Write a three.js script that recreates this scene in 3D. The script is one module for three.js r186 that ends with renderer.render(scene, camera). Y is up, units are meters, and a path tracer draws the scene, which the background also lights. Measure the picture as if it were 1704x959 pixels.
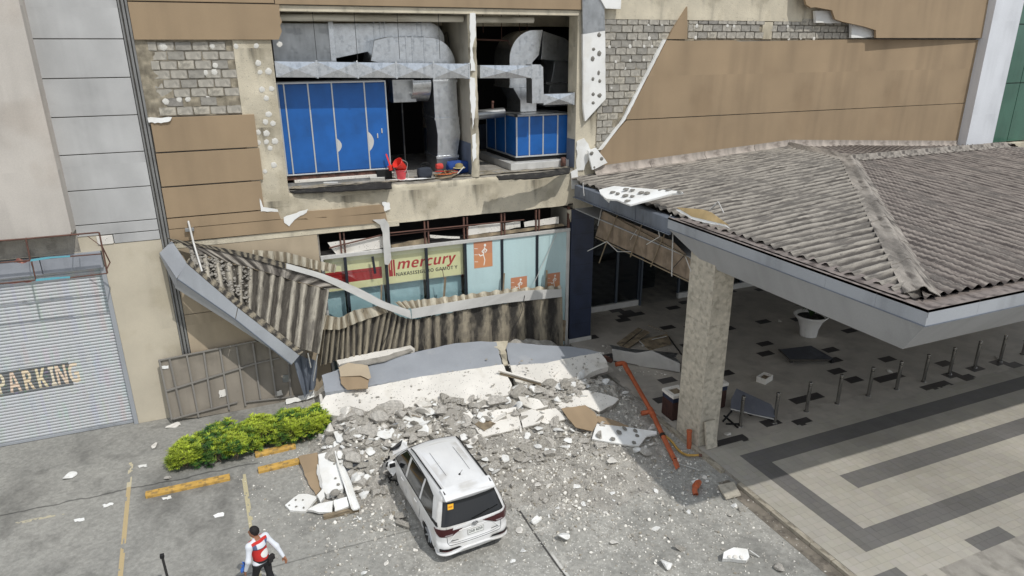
import * as THREE from 'three';
import { mergeGeometries, mergeVertices, toCreasedNormals } from 'three/addons/utils/BufferGeometryUtils.js';
import { RoundedBoxGeometry } from 'three/addons/geometries/RoundedBoxGeometry.js';
import { MarchingCubes } from 'three/addons/objects/MarchingCubes.js';

// ---------------------------------------------------------------- camera, sky, sun, exposure
const scene = new THREE.Scene();
const EYE = new THREE.Vector3(0, 10.8, 21.49), FOCAL = 1119.47, PITCH = 0.335512, YAW = 0.393871, ROLL = -0.007813;
const FWD = new THREE.Vector3(Math.sin(YAW) * Math.cos(PITCH), -Math.sin(PITCH), -Math.cos(YAW) * Math.cos(PITCH));
const R0 = new THREE.Vector3(Math.cos(YAW), 0, Math.sin(YAW)), U0 = R0.clone().cross(FWD);
const RIGHT = R0.clone().multiplyScalar(Math.cos(ROLL)).addScaledVector(U0, Math.sin(ROLL));
const UP = U0.clone().multiplyScalar(Math.cos(ROLL)).addScaledVector(R0, -Math.sin(ROLL));
const camera = new THREE.PerspectiveCamera(2 * Math.atan(479.5 / FOCAL) * 180 / Math.PI, 1024 / 576, 0.1, 2000);
camera.position.copy(EYE);
camera.quaternion.setFromRotationMatrix(new THREE.Matrix4().makeBasis(RIGHT, UP, FWD.clone().negate()));
scene.add(camera);
const renderer = new THREE.WebGLRenderer({ antialias: true });
renderer.setSize(1024, 576);
renderer.toneMapping = THREE.LinearToneMapping;
renderer.toneMappingExposure = 0.745;
renderer.shadowMap.enabled = true;
const SUN = new THREE.Vector3(0.25, 1, 0.66).normalize();
const sun = new THREE.DirectionalLight(new THREE.Color(1, 0.97, 0.92), 3.25);
sun.position.copy(SUN).multiplyScalar(60).add(new THREE.Vector3(9, 0, 5));
sun.target.position.set(9, 0, 5); sun.castShadow = true; sun.shadow.radius = 1.2;
Object.assign(sun.shadow.camera, { left: -32, right: 32, top: 28, bottom: -28, near: 1, far: 140 });
sun.shadow.mapSize.set(4096, 4096); scene.add(sun, sun.target);

// ---------------------------------------------------------------- helpers
const V = (x, y, z) => new THREE.Vector3(x, y, z);
let seedState = 12345;
const rnd = () => { seedState = (seedState * 1664525 + 1013904223) >>> 0; return seedState / 4294967296; };
const rr = (a, b) => a + (b - a) * rnd();
const reseed = s => { seedState = s >>> 0; };
const clamp = (x, a = 0, b = 1) => Math.min(b, Math.max(a, x));
const lerp = (a, b, t) => a + (b - a) * t;
const smooth = (a, b, x) => { const t = clamp((x - a) / (b - a)); return t * t * (3 - 2 * t); };
const hash = (x, y, s) => { let h = (x * 374761393 + y * 668265263 + s * 974634777) | 0; h = Math.imul(h ^ (h >>> 13), 1274126177); h ^= h >>> 16; return (h >>> 0) / 4294967296; };
function vn(x, y, s, per = 0) {          // value noise, tiling when per > 0
  let x0 = Math.floor(x), y0 = Math.floor(y); const fx = x - x0, fy = y - y0, u = fx * fx * (3 - 2 * fx), v = fy * fy * (3 - 2 * fy);
  let x1 = x0 + 1, y1 = y0 + 1;
  if (per) { x0 = ((x0 % per) + per) % per; x1 = ((x1 % per) + per) % per; y0 = ((y0 % per) + per) % per; y1 = ((y1 % per) + per) % per; }
  return lerp(lerp(hash(x0, y0, s), hash(x1, y0, s), u), lerp(hash(x0, y1, s), hash(x1, y1, s), u), v);
}
function fbm(x, y, s, oct = 4, per = 0) {
  let a = 0.5, t = 0, n = 0;
  for (let i = 0; i < oct; i++) { t += a * vn(x, y, s + i * 17, per); n += a; a *= 0.5; x *= 2; y *= 2; per *= 2; }
  return t / n;
}
// a pixel of the photograph seen as a sight line, met with a plane of the place
const sight = (px, py) => FWD.clone().multiplyScalar(FOCAL).addScaledVector(RIGHT, px - 852).addScaledVector(UP, 479.5 - py);
const onY = (px, py, y = 0) => { const d = sight(px, py); return d.multiplyScalar((y - EYE.y) / d.y).add(EYE); };
const onZ = (px, py, z = 0) => { const d = sight(px, py); return d.multiplyScalar((z - EYE.z) / d.z).add(EYE); };
const onX = (px, py, x = 0) => { const d = sight(px, py); return d.multiplyScalar((x - EYE.x) / d.x).add(EYE); };

const usedNames = {};
function numbered(name) { const n = usedNames[name] = (usedNames[name] ?? -1) + 1; return n ? `${name}_${String(n).padStart(3, '0')}` : name; }
function tag(o, label, category, group) { o.userData = { ...o.userData, label, category }; if (group) o.userData.group = group; return o; }
function thing(name, label, category, pos = [0, 0, 0], turn = 0, group) {
  const o = new THREE.Group(); o.name = numbered(name); o.position.set(...pos); o.rotation.y = turn; scene.add(o);
  return tag(o, label, category, group);
}
function std(g) {
  if (g.index) g = g.toNonIndexed();
  for (const k of Object.keys(g.attributes)) if (!['position', 'normal', 'uv', 'color'].includes(k)) g.deleteAttribute(k);
  if (!g.attributes.normal) g.computeVertexNormals();
  if (!g.attributes.uv) g.setAttribute('uv', new THREE.BufferAttribute(new Float32Array(g.attributes.position.count * 2), 2));
  g.morphAttributes = {}; return g;
}
const merge = list => { list = (Array.isArray(list) ? list : [list]).map(std); return list.length === 1 ? list[0] : mergeGeometries(list); };
function obj(name, geos, mat, parent = scene, label) {
  const m = new THREE.Mesh(merge(geos), mat); m.castShadow = m.receiveShadow = true;
  m.name = parent === scene ? numbered(name) : name; if (label) m.userData.label = label; parent.add(m); return m;
}
function struct(name, geos, mat) { const m = obj(name, geos, mat, scene); m.userData.kind = 'structure'; return m; }
function uvBox(g, s = 1, ox = 0, oy = 0) {                 // texture coordinates in metres from the face's main direction
  g = std(g); const p = g.attributes.position, uv = g.attributes.uv, a = V(), b = V(), c = V();
  for (let i = 0; i < p.count; i += 3) {
    a.fromBufferAttribute(p, i); b.fromBufferAttribute(p, i + 1); c.fromBufferAttribute(p, i + 2);
    const n = b.clone().sub(a).cross(c.clone().sub(a)), nx = Math.abs(n.x), ny = Math.abs(n.y), nz = Math.abs(n.z);
    [a, b, c].forEach((q, k) => { const [u, v] = ny >= nx && ny >= nz ? [q.x, -q.z] : nx > nz ? [q.z, q.y] : [q.x, q.y]; uv.setXY(i + k, (u + ox) / s, (v + oy) / s); });
  }
  return g;
}
function box(x0, x1, y0, y1, z0, z1, bevel = 0) {
  const w = x1 - x0, h = y1 - y0, d = z1 - z0, g = bevel ? new RoundedBoxGeometry(w, h, d, 1, Math.min(bevel, w / 2.1, h / 2.1, d / 2.1)) : new THREE.BoxGeometry(w, h, d);
  g.translate((x0 + x1) / 2, (y0 + y1) / 2, (z0 + z1) / 2); return uvBox(g);
}
function bar(a, b, w, h, roll = 0) {                            // a straight bar of rectangular section
  const L = a.distanceTo(b), g = new THREE.BoxGeometry(w, L, h); g.rotateY(roll);
  g.applyQuaternion(new THREE.Quaternion().setFromUnitVectors(V(0, 1, 0), b.clone().sub(a).normalize())); g.translate((a.x + b.x) / 2, (a.y + b.y) / 2, (a.z + b.z) / 2); return std(g);
}
function rod(a, b, r, r2 = r, seg = 10, open = false) {
  const L = a.distanceTo(b), g = new THREE.CylinderGeometry(r2, r, L, seg, 1, open);
  g.applyQuaternion(new THREE.Quaternion().setFromUnitVectors(V(0, 1, 0), b.clone().sub(a).normalize())); g.translate((a.x + b.x) / 2, (a.y + b.y) / 2, (a.z + b.z) / 2); return std(g);
}
const tube = (pts, r, n = 24, seg = 6, tension = 0.5) => std(new THREE.TubeGeometry(new THREE.CatmullRomCurve3(pts, false, 'catmullrom', tension), n, r, seg, false));
function jagged(pts, step, amp) {                            // breaks an outline into an uneven edge
  const out = [], n = pts.length;
  for (let i = 0; i < n; i++) {
    const a = pts[i], b = pts[(i + 1) % n], L = a.distanceTo(b), k = Math.max(1, Math.round(L / step));
    for (let j = 0; j < k; j++) { const q = a.clone().lerp(b, j / k); if (j) q.add(V(rr(-1, 1), rr(-1, 1), rr(-1, 1)).multiplyScalar(amp)); out.push(q); }
  }
  return out;
}
function plate(pts, th, { jag = 0, step = 0.12, s = 1, up, bend } = {}) {   // a flat piece of any outline with real thickness
  const n = V(), c = V();
  pts.forEach((p, i) => { const q = pts[(i + 1) % pts.length]; n.x += (p.y - q.y) * (p.z + q.z); n.y += (p.z - q.z) * (p.x + q.x); n.z += (p.x - q.x) * (p.y + q.y); c.add(p); });
  c.multiplyScalar(1 / pts.length); n.normalize();
  if (n.dot(up || EYE.clone().sub(c)) < 0) { n.negate(); pts = pts.slice().reverse(); }
  const e1 = pts[1].clone().sub(pts[0]); e1.addScaledVector(n, -e1.dot(n)).normalize(); const e2 = n.clone().cross(e1);
  let o = pts.map(p => { const d = p.clone().sub(c); return new THREE.Vector2(d.dot(e1), d.dot(e2)); });
  if (jag) {
    const q = []; o.forEach((a, i) => { const b = o[(i + 1) % o.length], L = a.distanceTo(b), k = Math.max(1, Math.round(L / step)); for (let j = 0; j < k; j++) { const t = a.clone().lerp(b, j / k); if (j) t.add(new THREE.Vector2(rr(-jag, jag), rr(-jag, jag))); q.push(t); } });
    o = q;
  }
  const tri = THREE.ShapeUtils.triangulateShape(o, []), P = [], UVs = [];
  const at = (q, d) => { const r = c.clone().addScaledVector(e1, q.x).addScaledVector(e2, q.y); const h = bend ? bend(q.x, q.y) : 0; return r.addScaledVector(n, h - d); };
  const put = (q, d, u, v) => { P.push(...at(q, d).toArray()); UVs.push(u / s, v / s); };
  for (const t of tri) { for (const i of t) put(o[i], 0, o[i].x + c.x, o[i].y + c.y); for (const i of [t[0], t[2], t[1]]) put(o[i], th, o[i].x + c.x, o[i].y + c.y); }
  let run = 0;
  o.forEach((a, i) => { const b = o[(i + 1) % o.length], L = a.distanceTo(b); put(a, 0, run, 0); put(a, th, run, th); put(b, th, run + L, th); put(a, 0, run, 0); put(b, th, run + L, th); put(b, 0, run + L, 0); run += L; });
  const g = new THREE.BufferGeometry(); g.setAttribute('position', new THREE.Float32BufferAttribute(P, 3)); g.setAttribute('uv', new THREE.Float32BufferAttribute(UVs, 2)); g.computeVertexNormals(); return uvBox(g);
}
function sheet(nu, nv, fn, { s = 1, th = 0, uvfn } = {}) {     // a surface from fn(u, v) -> Vector3; th gives it a back face
  const P = [], UVs = [], I = [], k = (nu + 1) * (nv + 1);
  for (let j = 0; j <= nv; j++) for (let i = 0; i <= nu; i++) { const p = fn(i / nu, j / nv); P.push(p.x, p.y, p.z); const uv = uvfn ? uvfn(i / nu, j / nv, p) : [i / nu, j / nv]; UVs.push(uv[0] / s, uv[1] / s); }
  for (let j = 0; j < nv; j++) for (let i = 0; i < nu; i++) { const a = j * (nu + 1) + i, b = a + 1, c = a + nu + 1, d = c + 1; I.push(a, b, d, a, d, c); }
  const g = new THREE.BufferGeometry(); g.setAttribute('position', new THREE.Float32BufferAttribute(P, 3)); g.setAttribute('uv', new THREE.Float32BufferAttribute(UVs, 2)); g.setIndex(I); g.computeVertexNormals();
  if (th) {
    const nrm = g.attributes.normal, P2 = P.slice(), I2 = I.slice();
    for (let i = 0; i < k; i++) P2.push(P[3 * i] - nrm.getX(i) * th, P[3 * i + 1] - nrm.getY(i) * th, P[3 * i + 2] - nrm.getZ(i) * th);
    for (let i = 0; i < I.length; i += 3) I2.push(I[i] + k, I[i + 2] + k, I[i + 1] + k);
    const rim = []; for (let i = 0; i <= nu; i++) rim.push(i); for (let j = 1; j <= nv; j++) rim.push(j * (nu + 1) + nu); for (let i = nu - 1; i >= 0; i--) rim.push(nv * (nu + 1) + i); for (let j = nv - 1; j > 0; j--) rim.push(j * (nu + 1));
    rim.forEach((a, i) => { const b = rim[(i + 1) % rim.length]; I2.push(a, a + k, b + k, a, b + k, b); });
    const h = new THREE.BufferGeometry(); h.setAttribute('position', new THREE.Float32BufferAttribute(P2, 3)); h.setAttribute('uv', new THREE.Float32BufferAttribute([...UVs, ...UVs], 2)); h.setIndex(I2);
    return std(toCreasedNormals(h.toNonIndexed(), 0.9));
  }
  return g;
}
const lathe = (prof, seg = 28) => std(new THREE.LatheGeometry(prof.map(p => new THREE.Vector2(p[0], p[1])), seg));
const mirrorTube = (r, R, seg = 20) => std(new THREE.TorusGeometry(R, r, 8, seg));

// ---------------------------------------------------------------- textures and materials
function tex(n, m, fn, srgb = true) {
  const d = new Uint8Array(n * m * 4);
  for (let j = 0; j < m; j++) for (let i = 0; i < n; i++) { const c = fn((i + 0.5) / n, (j + 0.5) / m), k = (j * n + i) * 4; if (c.length) { d[k] = clamp(c[0], 0, 255); d[k + 1] = clamp(c[1], 0, 255); d[k + 2] = clamp(c[2], 0, 255); } else d[k] = d[k + 1] = d[k + 2] = clamp(c * 255, 0, 255); d[k + 3] = 255; }
  const t = new THREE.DataTexture(d, n, m); t.wrapS = t.wrapT = THREE.RepeatWrapping; t.magFilter = THREE.LinearFilter; t.minFilter = THREE.LinearMipmapLinearFilter; t.generateMipmaps = true;
  if (srgb) t.colorSpace = THREE.SRGBColorSpace; t.needsUpdate = true; return t;
}
const rep = (t, s) => { const c = t.clone(); c.repeat.set(1 / s, 1 / s); c.needsUpdate = true; return c; };
const mix3 = (a, b, t) => [lerp(a[0], b[0], t), lerp(a[1], b[1], t), lerp(a[2], b[2], t)];
const mul3 = (a, k) => [a[0] * k, a[1] * k, a[2] * k];
const bumpFine = tex(256, 256, (u, v) => fbm(u * 32, v * 32, 5, 3, 32), false);
const bumpCoarse = tex(256, 256, (u, v) => fbm(u * 8, v * 8, 9, 5, 8), false);
// weathered surface: base colour, mottling, streaks running down, blotches of a second colour
function weathered(base, { second = mul3(base, 0.75), blot = 0.25, mott = 0.1, streak = 0.1, grain = 0.05, seed = 1, n = 320, f = 4, dots = 0 } = {}) {
  return tex(n, n, (u, v) => {
    const m = fbm(u * f, v * f, seed, 5, f), b = smooth(0.52, 0.75, fbm(u * f, v * f, seed + 50, 5, f)), st = fbm(u * f * 8, v * 2, seed + 90, 3, 0) * smooth(0.3, 0.8, fbm(u * f * 2, v * 2, seed + 31, 2, f * 2)) , g = hash(Math.floor(u * n), Math.floor(v * n), seed);
    const edge = Math.sin(Math.PI * clamp(u)) ** 0.3;
    let c = mix3(base, second, b * blot); let k = 1 + (m - 0.5) * 2 * mott - st * streak * edge + (g - 0.5) * grain;
    if (dots && hash(Math.floor(u * n / 2), Math.floor(v * n / 2), seed + 7) > 1 - dots) k *= 0.55;
    return mul3(c, k);
  });
}
// fibre cement sheet: eight corrugations wide, 4 m long, dirt gathered in the troughs, lichen patches
function corrugated(ridge, trough, seed, lichen) {
  return tex(1024, 768, (u, v) => {
    const h = 0.5 + 0.5 * Math.cos(u * 8 * Math.PI * 2), n = fbm(u * 64, v * 16, seed, 4, 0), m = fbm(u * 6, v * 6, seed + 3, 5, 6), st = fbm(u * 64, v * 3, seed + 5, 2), g = hash(Math.floor(u * 1024), Math.floor(v * 768), seed), e = Math.min(1, 12 * Math.min(v, 1 - v));
    let c = mix3(trough, ridge, smooth(-0.05, 0.95, h + e * (n - 0.5) * 1.3 + (m - 0.5) * 0.9)); c = mix3(c, [70, 66, 63], lichen * smooth(0.48, 0.7, m * 0.55 + n * 0.45)); if (g > 0.98) c = mul3(c, 0.6); else if (g < 0.025) c = mix3(c, [226, 222, 212], 0.55);
    return mul3(c, 0.92 + 0.2 * (g - 0.5) + 0.25 * e * (st - 0.5));
  });
}
function M({ map, s = 1, color, rough = 0.85, metal = 0, bump, bs = 0.25, bumpScale = 0.004, ...rest } = {}) {
  const p = { roughness: rough, metalness: metal, side: THREE.DoubleSide, ...rest };
  if (map) p.map = s === 1 ? map : rep(map, s);
  if (color) p.color = new THREE.Color().setRGB(color[0] / 255, color[1] / 255, color[2] / 255, THREE.SRGBColorSpace);
  if (bump) { p.bumpMap = rep(bump, bs); p.bumpScale = bumpScale; }
  return rest.transmission !== undefined || rest.clearcoat !== undefined ? new THREE.MeshPhysicalMaterial(p) : new THREE.MeshStandardMaterial(p);
}
const mats = {
  brown: M({ map: weathered([161, 140, 113], { second: [145, 124, 98], mott: 0.08, streak: 0.11, blot: 0.45, grain: 0.02, seed: 3, f: 3 }), s: 5, rough: 0.9, bump: bumpFine, bs: 0.5, bumpScale: 0.002 }),
  greyPanel: M({ map: weathered([190, 190, 189], { second: [170, 170, 169], mott: 0.06, streak: 0.14, blot: 0.5, grain: 0.02, seed: 13, f: 3 }), s: 4, rough: 0.8, bump: bumpCoarse, bs: 3, bumpScale: 0.006 }),
  pinkConcrete: M({ map: weathered([197, 191, 183], { second: [178, 169, 159], mott: 0.07, streak: 0.16, blot: 0.6, seed: 23, f: 3 }), s: 4, rough: 0.88 }),
  cream: M({ map: weathered([196, 187, 168], { second: [172, 162, 140], mott: 0.07, streak: 0.12, blot: 0.5, seed: 33, f: 3 }), s: 3, rough: 0.88, bump: bumpFine, bs: 0.6, bumpScale: 0.002 }),
  beige: M({ map: weathered([178, 163, 140], { second: [158, 142, 118], mott: 0.06, streak: 0.1, blot: 0.4, seed: 36, f: 3 }), s: 3, rough: 0.88 }),
  rawConcrete: M({ map: weathered([206, 197, 176], { second: [168, 158, 136], mott: 0.12, streak: 0.42, blot: 0.5, grain: 0.08, seed: 43, f: 4, dots: 0.004 }), s: 2.2, rough: 0.92, bump: bumpFine, bs: 0.4, bumpScale: 0.012 }),
  greyConcrete: M({ map: weathered([168, 163, 154], { second: [128, 124, 116], mott: 0.16, streak: 0.05, blot: 0.6, grain: 0.1, seed: 53, f: 4 }), s: 1.2, rough: 0.95, bump: bumpFine, bs: 0.3, bumpScale: 0.015 }),
  mortar: M({ map: weathered([176, 166, 146], { mott: 0.25, grain: 0.2, seed: 63, f: 8 }), s: 1, rough: 0.97, bump: bumpFine, bs: 0.25, bumpScale: 0.03 }),
  foam: M({ map: weathered([236, 236, 233], { second: [214, 210, 200], mott: 0.04, streak: 0.02, blot: 0.4, seed: 73, f: 3 }), s: 1.5, rough: 0.9, bump: bumpFine, bs: 0.3, bumpScale: 0.004 }),
  whitePaint: M({ map: weathered([226, 222, 214], { second: [196, 190, 178], mott: 0.07, streak: 0.02, blot: 0.6, seed: 83, f: 5, dots: 0.012 }), s: 3, rough: 0.8, bump: bumpFine, bs: 0.4, bumpScale: 0.003 }),
  bluePaint: M({ map: weathered([150, 154, 160], { second: [170, 171, 172], mott: 0.06, streak: 0.02, blot: 0.6, seed: 93, f: 5 }), s: 3, rough: 0.75 }),
  roofing: M({ map: corrugated([170, 163, 152], [80, 75, 70], 103, 0.6), rough: 0.95, bump: bumpFine, bs: 0.25, bumpScale: 0.01 }),
  roofingBrown: M({ map: corrugated([152, 142, 133], [78, 70, 66], 104, 0.6), rough: 0.95, bump: bumpFine, bs: 0.25, bumpScale: 0.01 }),
  roofingPale: M({ map: corrugated([184, 177, 162], [84, 79, 72], 105, 0.55), rough: 0.95, bump: bumpFine, bs: 0.25, bumpScale: 0.01 }),
  roofingDark: M({ map: corrugated([166, 156, 136], [60, 57, 53], 108, 0.3), rough: 0.95, bump: bumpFine, bs: 0.25, bumpScale: 0.01 }),
  roofTop: M({ map: corrugated([206, 198, 178], [140, 128, 108], 109, 0.15), rough: 0.95 }),
  fascia: M({ map: weathered([166, 170, 175], { second: [146, 149, 154], mott: 0.05, streak: 0.14, blot: 0.5, seed: 113, f: 3 }), s: 3, rough: 0.55, metal: 0.1 }),
  fasciaDark: M({ map: weathered([118, 125, 136], { second: [92, 96, 102], mott: 0.08, streak: 0.2, blot: 0.5, seed: 118, f: 3 }), s: 2, rough: 0.6, metal: 0.1 }),
  soffit: M({ map: weathered([162, 163, 164], { second: [146, 147, 147], mott: 0.04, streak: 0.1, blot: 0.4, seed: 123, f: 3 }), s: 4, rough: 0.7 }),
  galv: M({ map: weathered([222, 225, 228], { second: [190, 194, 198], mott: 0.06, streak: 0.05, blot: 0.6, seed: 133, f: 6 }), s: 0.8, rough: 0.27, metal: 0.93, bump: bumpCoarse, bs: 1.2, bumpScale: 0.003 }),
  galvDull: M({ map: weathered([180, 182, 183], { second: [140, 142, 144], mott: 0.1, blot: 0.6, seed: 138, f: 4 }), s: 1, rough: 0.36, metal: 0.85, bump: bumpCoarse, bs: 1.2, bumpScale: 0.004 }),
  blueCoat: M({ map: weathered([30, 98, 174], { second: [30, 86, 152], mott: 0.12, streak: 0.1, blot: 0.4, seed: 143, f: 3 }), s: 1.5, rough: 0.42 }),
  alu: M({ color: [205, 208, 210], rough: 0.4, metal: 0.5 }),
  steel: M({ map: weathered([158, 156, 152], { mott: 0.12, seed: 148 }), s: 0.6, rough: 0.26, metal: 0.9 }),
  darkSteel: M({ color: [58, 57, 56], rough: 0.6, metal: 0.3 }),
  rust: M({ map: weathered([104, 74, 64], { second: [76, 58, 52], mott: 0.3, blot: 0.8, seed: 153, f: 8 }), s: 0.6, rough: 0.85 }),
  black: M({ color: [22, 22, 23], rough: 0.7 }),
  tar: M({ map: weathered([52, 50, 47], { second: [96, 92, 84], mott: 0.3, blot: 0.6, grain: 0.3, seed: 158, f: 8 }), s: 1, rough: 0.95, bump: bumpFine, bs: 0.3, bumpScale: 0.03 }),
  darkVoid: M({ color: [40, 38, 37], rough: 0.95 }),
  roomWall: M({ map: weathered([188, 182, 168], { second: [150, 144, 130], mott: 0.08, streak: 0.15, blot: 0.6, seed: 163, f: 3 }), s: 3, rough: 0.9 }),
  slateWall: M({ map: weathered([98, 108, 126], { mott: 0.08, seed: 168 }), s: 2, rough: 0.8 }),
  navy: M({ map: weathered([44, 53, 74], { second: [36, 43, 60], mott: 0.12, blot: 0.4, grain: 0.06, seed: 173 }), s: 1.5, rough: 0.35 }),
  orange: M({ map: weathered([180, 94, 58], { second: [138, 80, 56], mott: 0.1, streak: 0.1, blot: 0.6, seed: 183, f: 6 }), s: 0.7, rough: 0.6 }),
  wood: M({ map: weathered([142, 128, 106], { second: [104, 92, 76], mott: 0.2, streak: 0.3, blot: 0.6, seed: 193, f: 4 }), s: 0.7, rough: 0.9 }),
  whiteMetal: M({ map: weathered([204, 203, 199], { second: [160, 155, 146], mott: 0.1, streak: 0.1, blot: 0.6, seed: 203, f: 3 }), s: 1.4, rough: 0.5, metal: 0.15 }),
  stone: M({ map: weathered([184, 177, 162], { second: [158, 152, 138], mott: 0.14, streak: 0.02, blot: 0.75, grain: 0.06, seed: 213, f: 16, n: 512 }), s: 1.6, rough: 0.8, bump: bumpFine, bs: 0.6, bumpScale: 0.004 }),
};

// ---------------------------------------------------------------- sky
{
  const W = 512, H = 256, d = new Float32Array(W * H * 4);
  for (let j = 0; j < H; j++) for (let i = 0; i < W; i++) {
    const az = (i + 0.5) / W * Math.PI * 2, el = ((j + 0.5) / H - 0.5) * Math.PI, e = Math.sin(el);
    let c;
    if (el < 0) c = [0.34, 0.33, 0.31];
    else {
      const x = Math.cos(az) * Math.cos(el) / (e + 0.15), y = Math.sin(az) * Math.cos(el) / (e + 0.15), cl = smooth(0.42, 0.68, fbm(x * 1.1 + 20, y * 1.1 + 20, 77, 5));
      c = mul3(mix3(mix3([0.8, 0.84, 0.88], [0.42, 0.56, 0.78], smooth(0, 0.7, e)), [1.2, 1.2, 1.2], cl * 0.85), 1.12);
    }
    const k = (j * W + i) * 4; d[k] = c[0]; d[k + 1] = c[1]; d[k + 2] = c[2]; d[k + 3] = 1;
  }
  const sky = new THREE.DataTexture(d, W, H, THREE.RGBAFormat, THREE.FloatType);
  sky.mapping = THREE.EquirectangularReflectionMapping; sky.magFilter = THREE.LinearFilter; sky.minFilter = THREE.LinearFilter; sky.needsUpdate = true;
  scene.background = sky; scene.environment = sky; scene.backgroundIntensity = 1; scene.environmentIntensity = 1;
}

// ---------------------------------------------------------------- ground: worn concrete yard, dust, plaza
const YX0 = -15, YX1 = 13, YZ0 = -3, YZ1 = 18;
{
  const t = tex(2048, 1536, (u, v) => {
    const x = lerp(YX0, YX1, u), z = lerp(YZ1, YZ0, v);
    const big = fbm(x * 0.35, z * 0.35, 301, 4), mid = fbm(x * 1.6, z * 1.6, 311, 4), fine = fbm(x * 14, z * 14, 321, 3), g = hash(Math.floor(u * 2048), Math.floor(v * 1536), 5);
    let c = mix3([132, 131, 126], [160, 158, 151], big * 0.6 + mid * 0.5);
    c = mul3(c, 0.89 + fine * 0.22 + (g - 0.5) * 0.1);
    // tyre-dark lanes and oil stains of the parking bays
    const st = smooth(0.5, 0.9, fbm(x * 0.8 + 3, z * 0.5, 331, 5)) * (1 - smooth(2, 4, x)); c = mul3(c, 1 - 0.3 * st);
    c = mul3(c, 1 - 0.12 * smooth(0.6, 0.85, fbm(x * 2.2, z * 2.2, 335, 4)));
    // pale cement dust round the fallen wall
    const dr = Math.hypot((x - 6.5) / 6.6, (z - 4.5) / 7.2), dust = clamp(1.25 - dr + (mid - 0.5) * 1.1) * smooth(-0.2, 1.6, x - (z > 6 ? 1.2 : 0));
    c = mix3(c, mul3([179, 176, 168], 0.78 + fine * 0.44 + (g - 0.5) * 0.14), dust * 0.72);
    const fleck = hash(Math.floor(x * 40), Math.floor(z * 40), 9); if (fleck > 1 - 0.09 * dust) c = mix3(c, [222, 220, 214], 0.65);
    // saw cuts and cracks between the slabs
    const cut = (dd, w, k) => { const e = 1 - smooth(w * 0.4, w, Math.abs(dd)); if (e > 0) c = mul3(c, 1 - k * e); };
    const wob = (fbm(x * 2.5, z * 0.7, 351, 4) - 0.5) * 0.22;
    if (x < -0.4) cut(z - 3.75 - wob - 0.02 * x, 0.04, 0.32);
    if (x < 3) { cut(z - 8.2 - wob * 0.25, 0.03, 0.2);  }
    if (z > 8) cut(x - 5.52 - (z - 9) * 0.02 - wob * 0.4, 0.035, 0.6);
    if (z > 9.6) { const e = 1 - smooth(0.02, 0.045, Math.abs(x - 5.58 - (z - 9) * 0.02 - wob * 0.4)); c = mix3(c, [214, 212, 206], 0.7 * e * smooth(0.35, 0.5, mid)); }
    return c;
  });
  const g = new THREE.PlaneGeometry(YX1 - YX0, YZ1 - YZ0, 1, 1); g.rotateX(-Math.PI / 2); g.translate((YX0 + YX1) / 2, 0, (YZ0 + YZ1) / 2);
  struct('yard_ground', g, M({ map: t, rough: 0.93, bump: bumpFine, bs: 0.035, bumpScale: 0.006 }));
  const far = new THREE.PlaneGeometry(1600, 1600); far.rotateX(-Math.PI / 2); far.translate(0, -0.03, 0);
  struct('ground', uvBox(far, 6), M({ map: weathered([150, 147, 141], { seed: 361 }), rough: 0.95 }));
}
// painted parking bay lines, worn
function paintedLine(x0, z0, x1, z1, w, wear, seed, col) {
  const geos = [], L = Math.hypot(x1 - x0, z1 - z0), n = Math.ceil(L / 0.05), dx = (x1 - x0) / L, dz = (z1 - z0) / L;
  for (let i = 0; i < n; i++) for (let k = 0; k < 3; k++) {
    if (fbm(i * 0.22, k * 0.7, seed, 3) < wear(i / n)) continue;
    const cx = x0 + dx * (i + 0.5) * L / n - dz * (k - 1) * w / 3, cz = z0 + dz * (i + 0.5) * L / n + dx * (k - 1) * w / 3;
    const g = new THREE.PlaneGeometry(w / 3 * 1.02, L / n * 1.02); g.rotateX(-Math.PI / 2); g.rotateY(Math.atan2(dx, dz)); g.translate(cx, 0.004, cz); geos.push(g);
  }
  struct('parking_line', geos, M({ map: weathered(col, { mott: 0.2, grain: 0.2, seed }), s: 0.3, rough: 0.9 }));
}
{
  const a = onY(218, 770), b = onY(200, 959), d = b.clone().sub(a).normalize(); b.addScaledVector(d, 1.5);
  const m = a.clone().lerp(b, 0.2);
  paintedLine(a.x, a.z, m.x, m.z, 0.11, () => 0.5, 401, [196, 186, 158]);
  paintedLine(m.x, m.z, b.x, b.z, 0.1, t => 0.33, 403, [188, 168, 128]);
  const p = onY(405, 790), q = onY(419, 882).addScaledVector(onY(419, 882).sub(p).normalize(), 3);
  paintedLine(p.x, p.z, q.x, q.z, 0.11, t => 0.37, 405, [190, 180, 146]);
  const r = onY(25, 872), s = onY(115, 853); paintedLine(r.x, r.z, s.x, s.z, 0.1, () => 0.5, 407, [190, 182, 158]);
}
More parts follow.
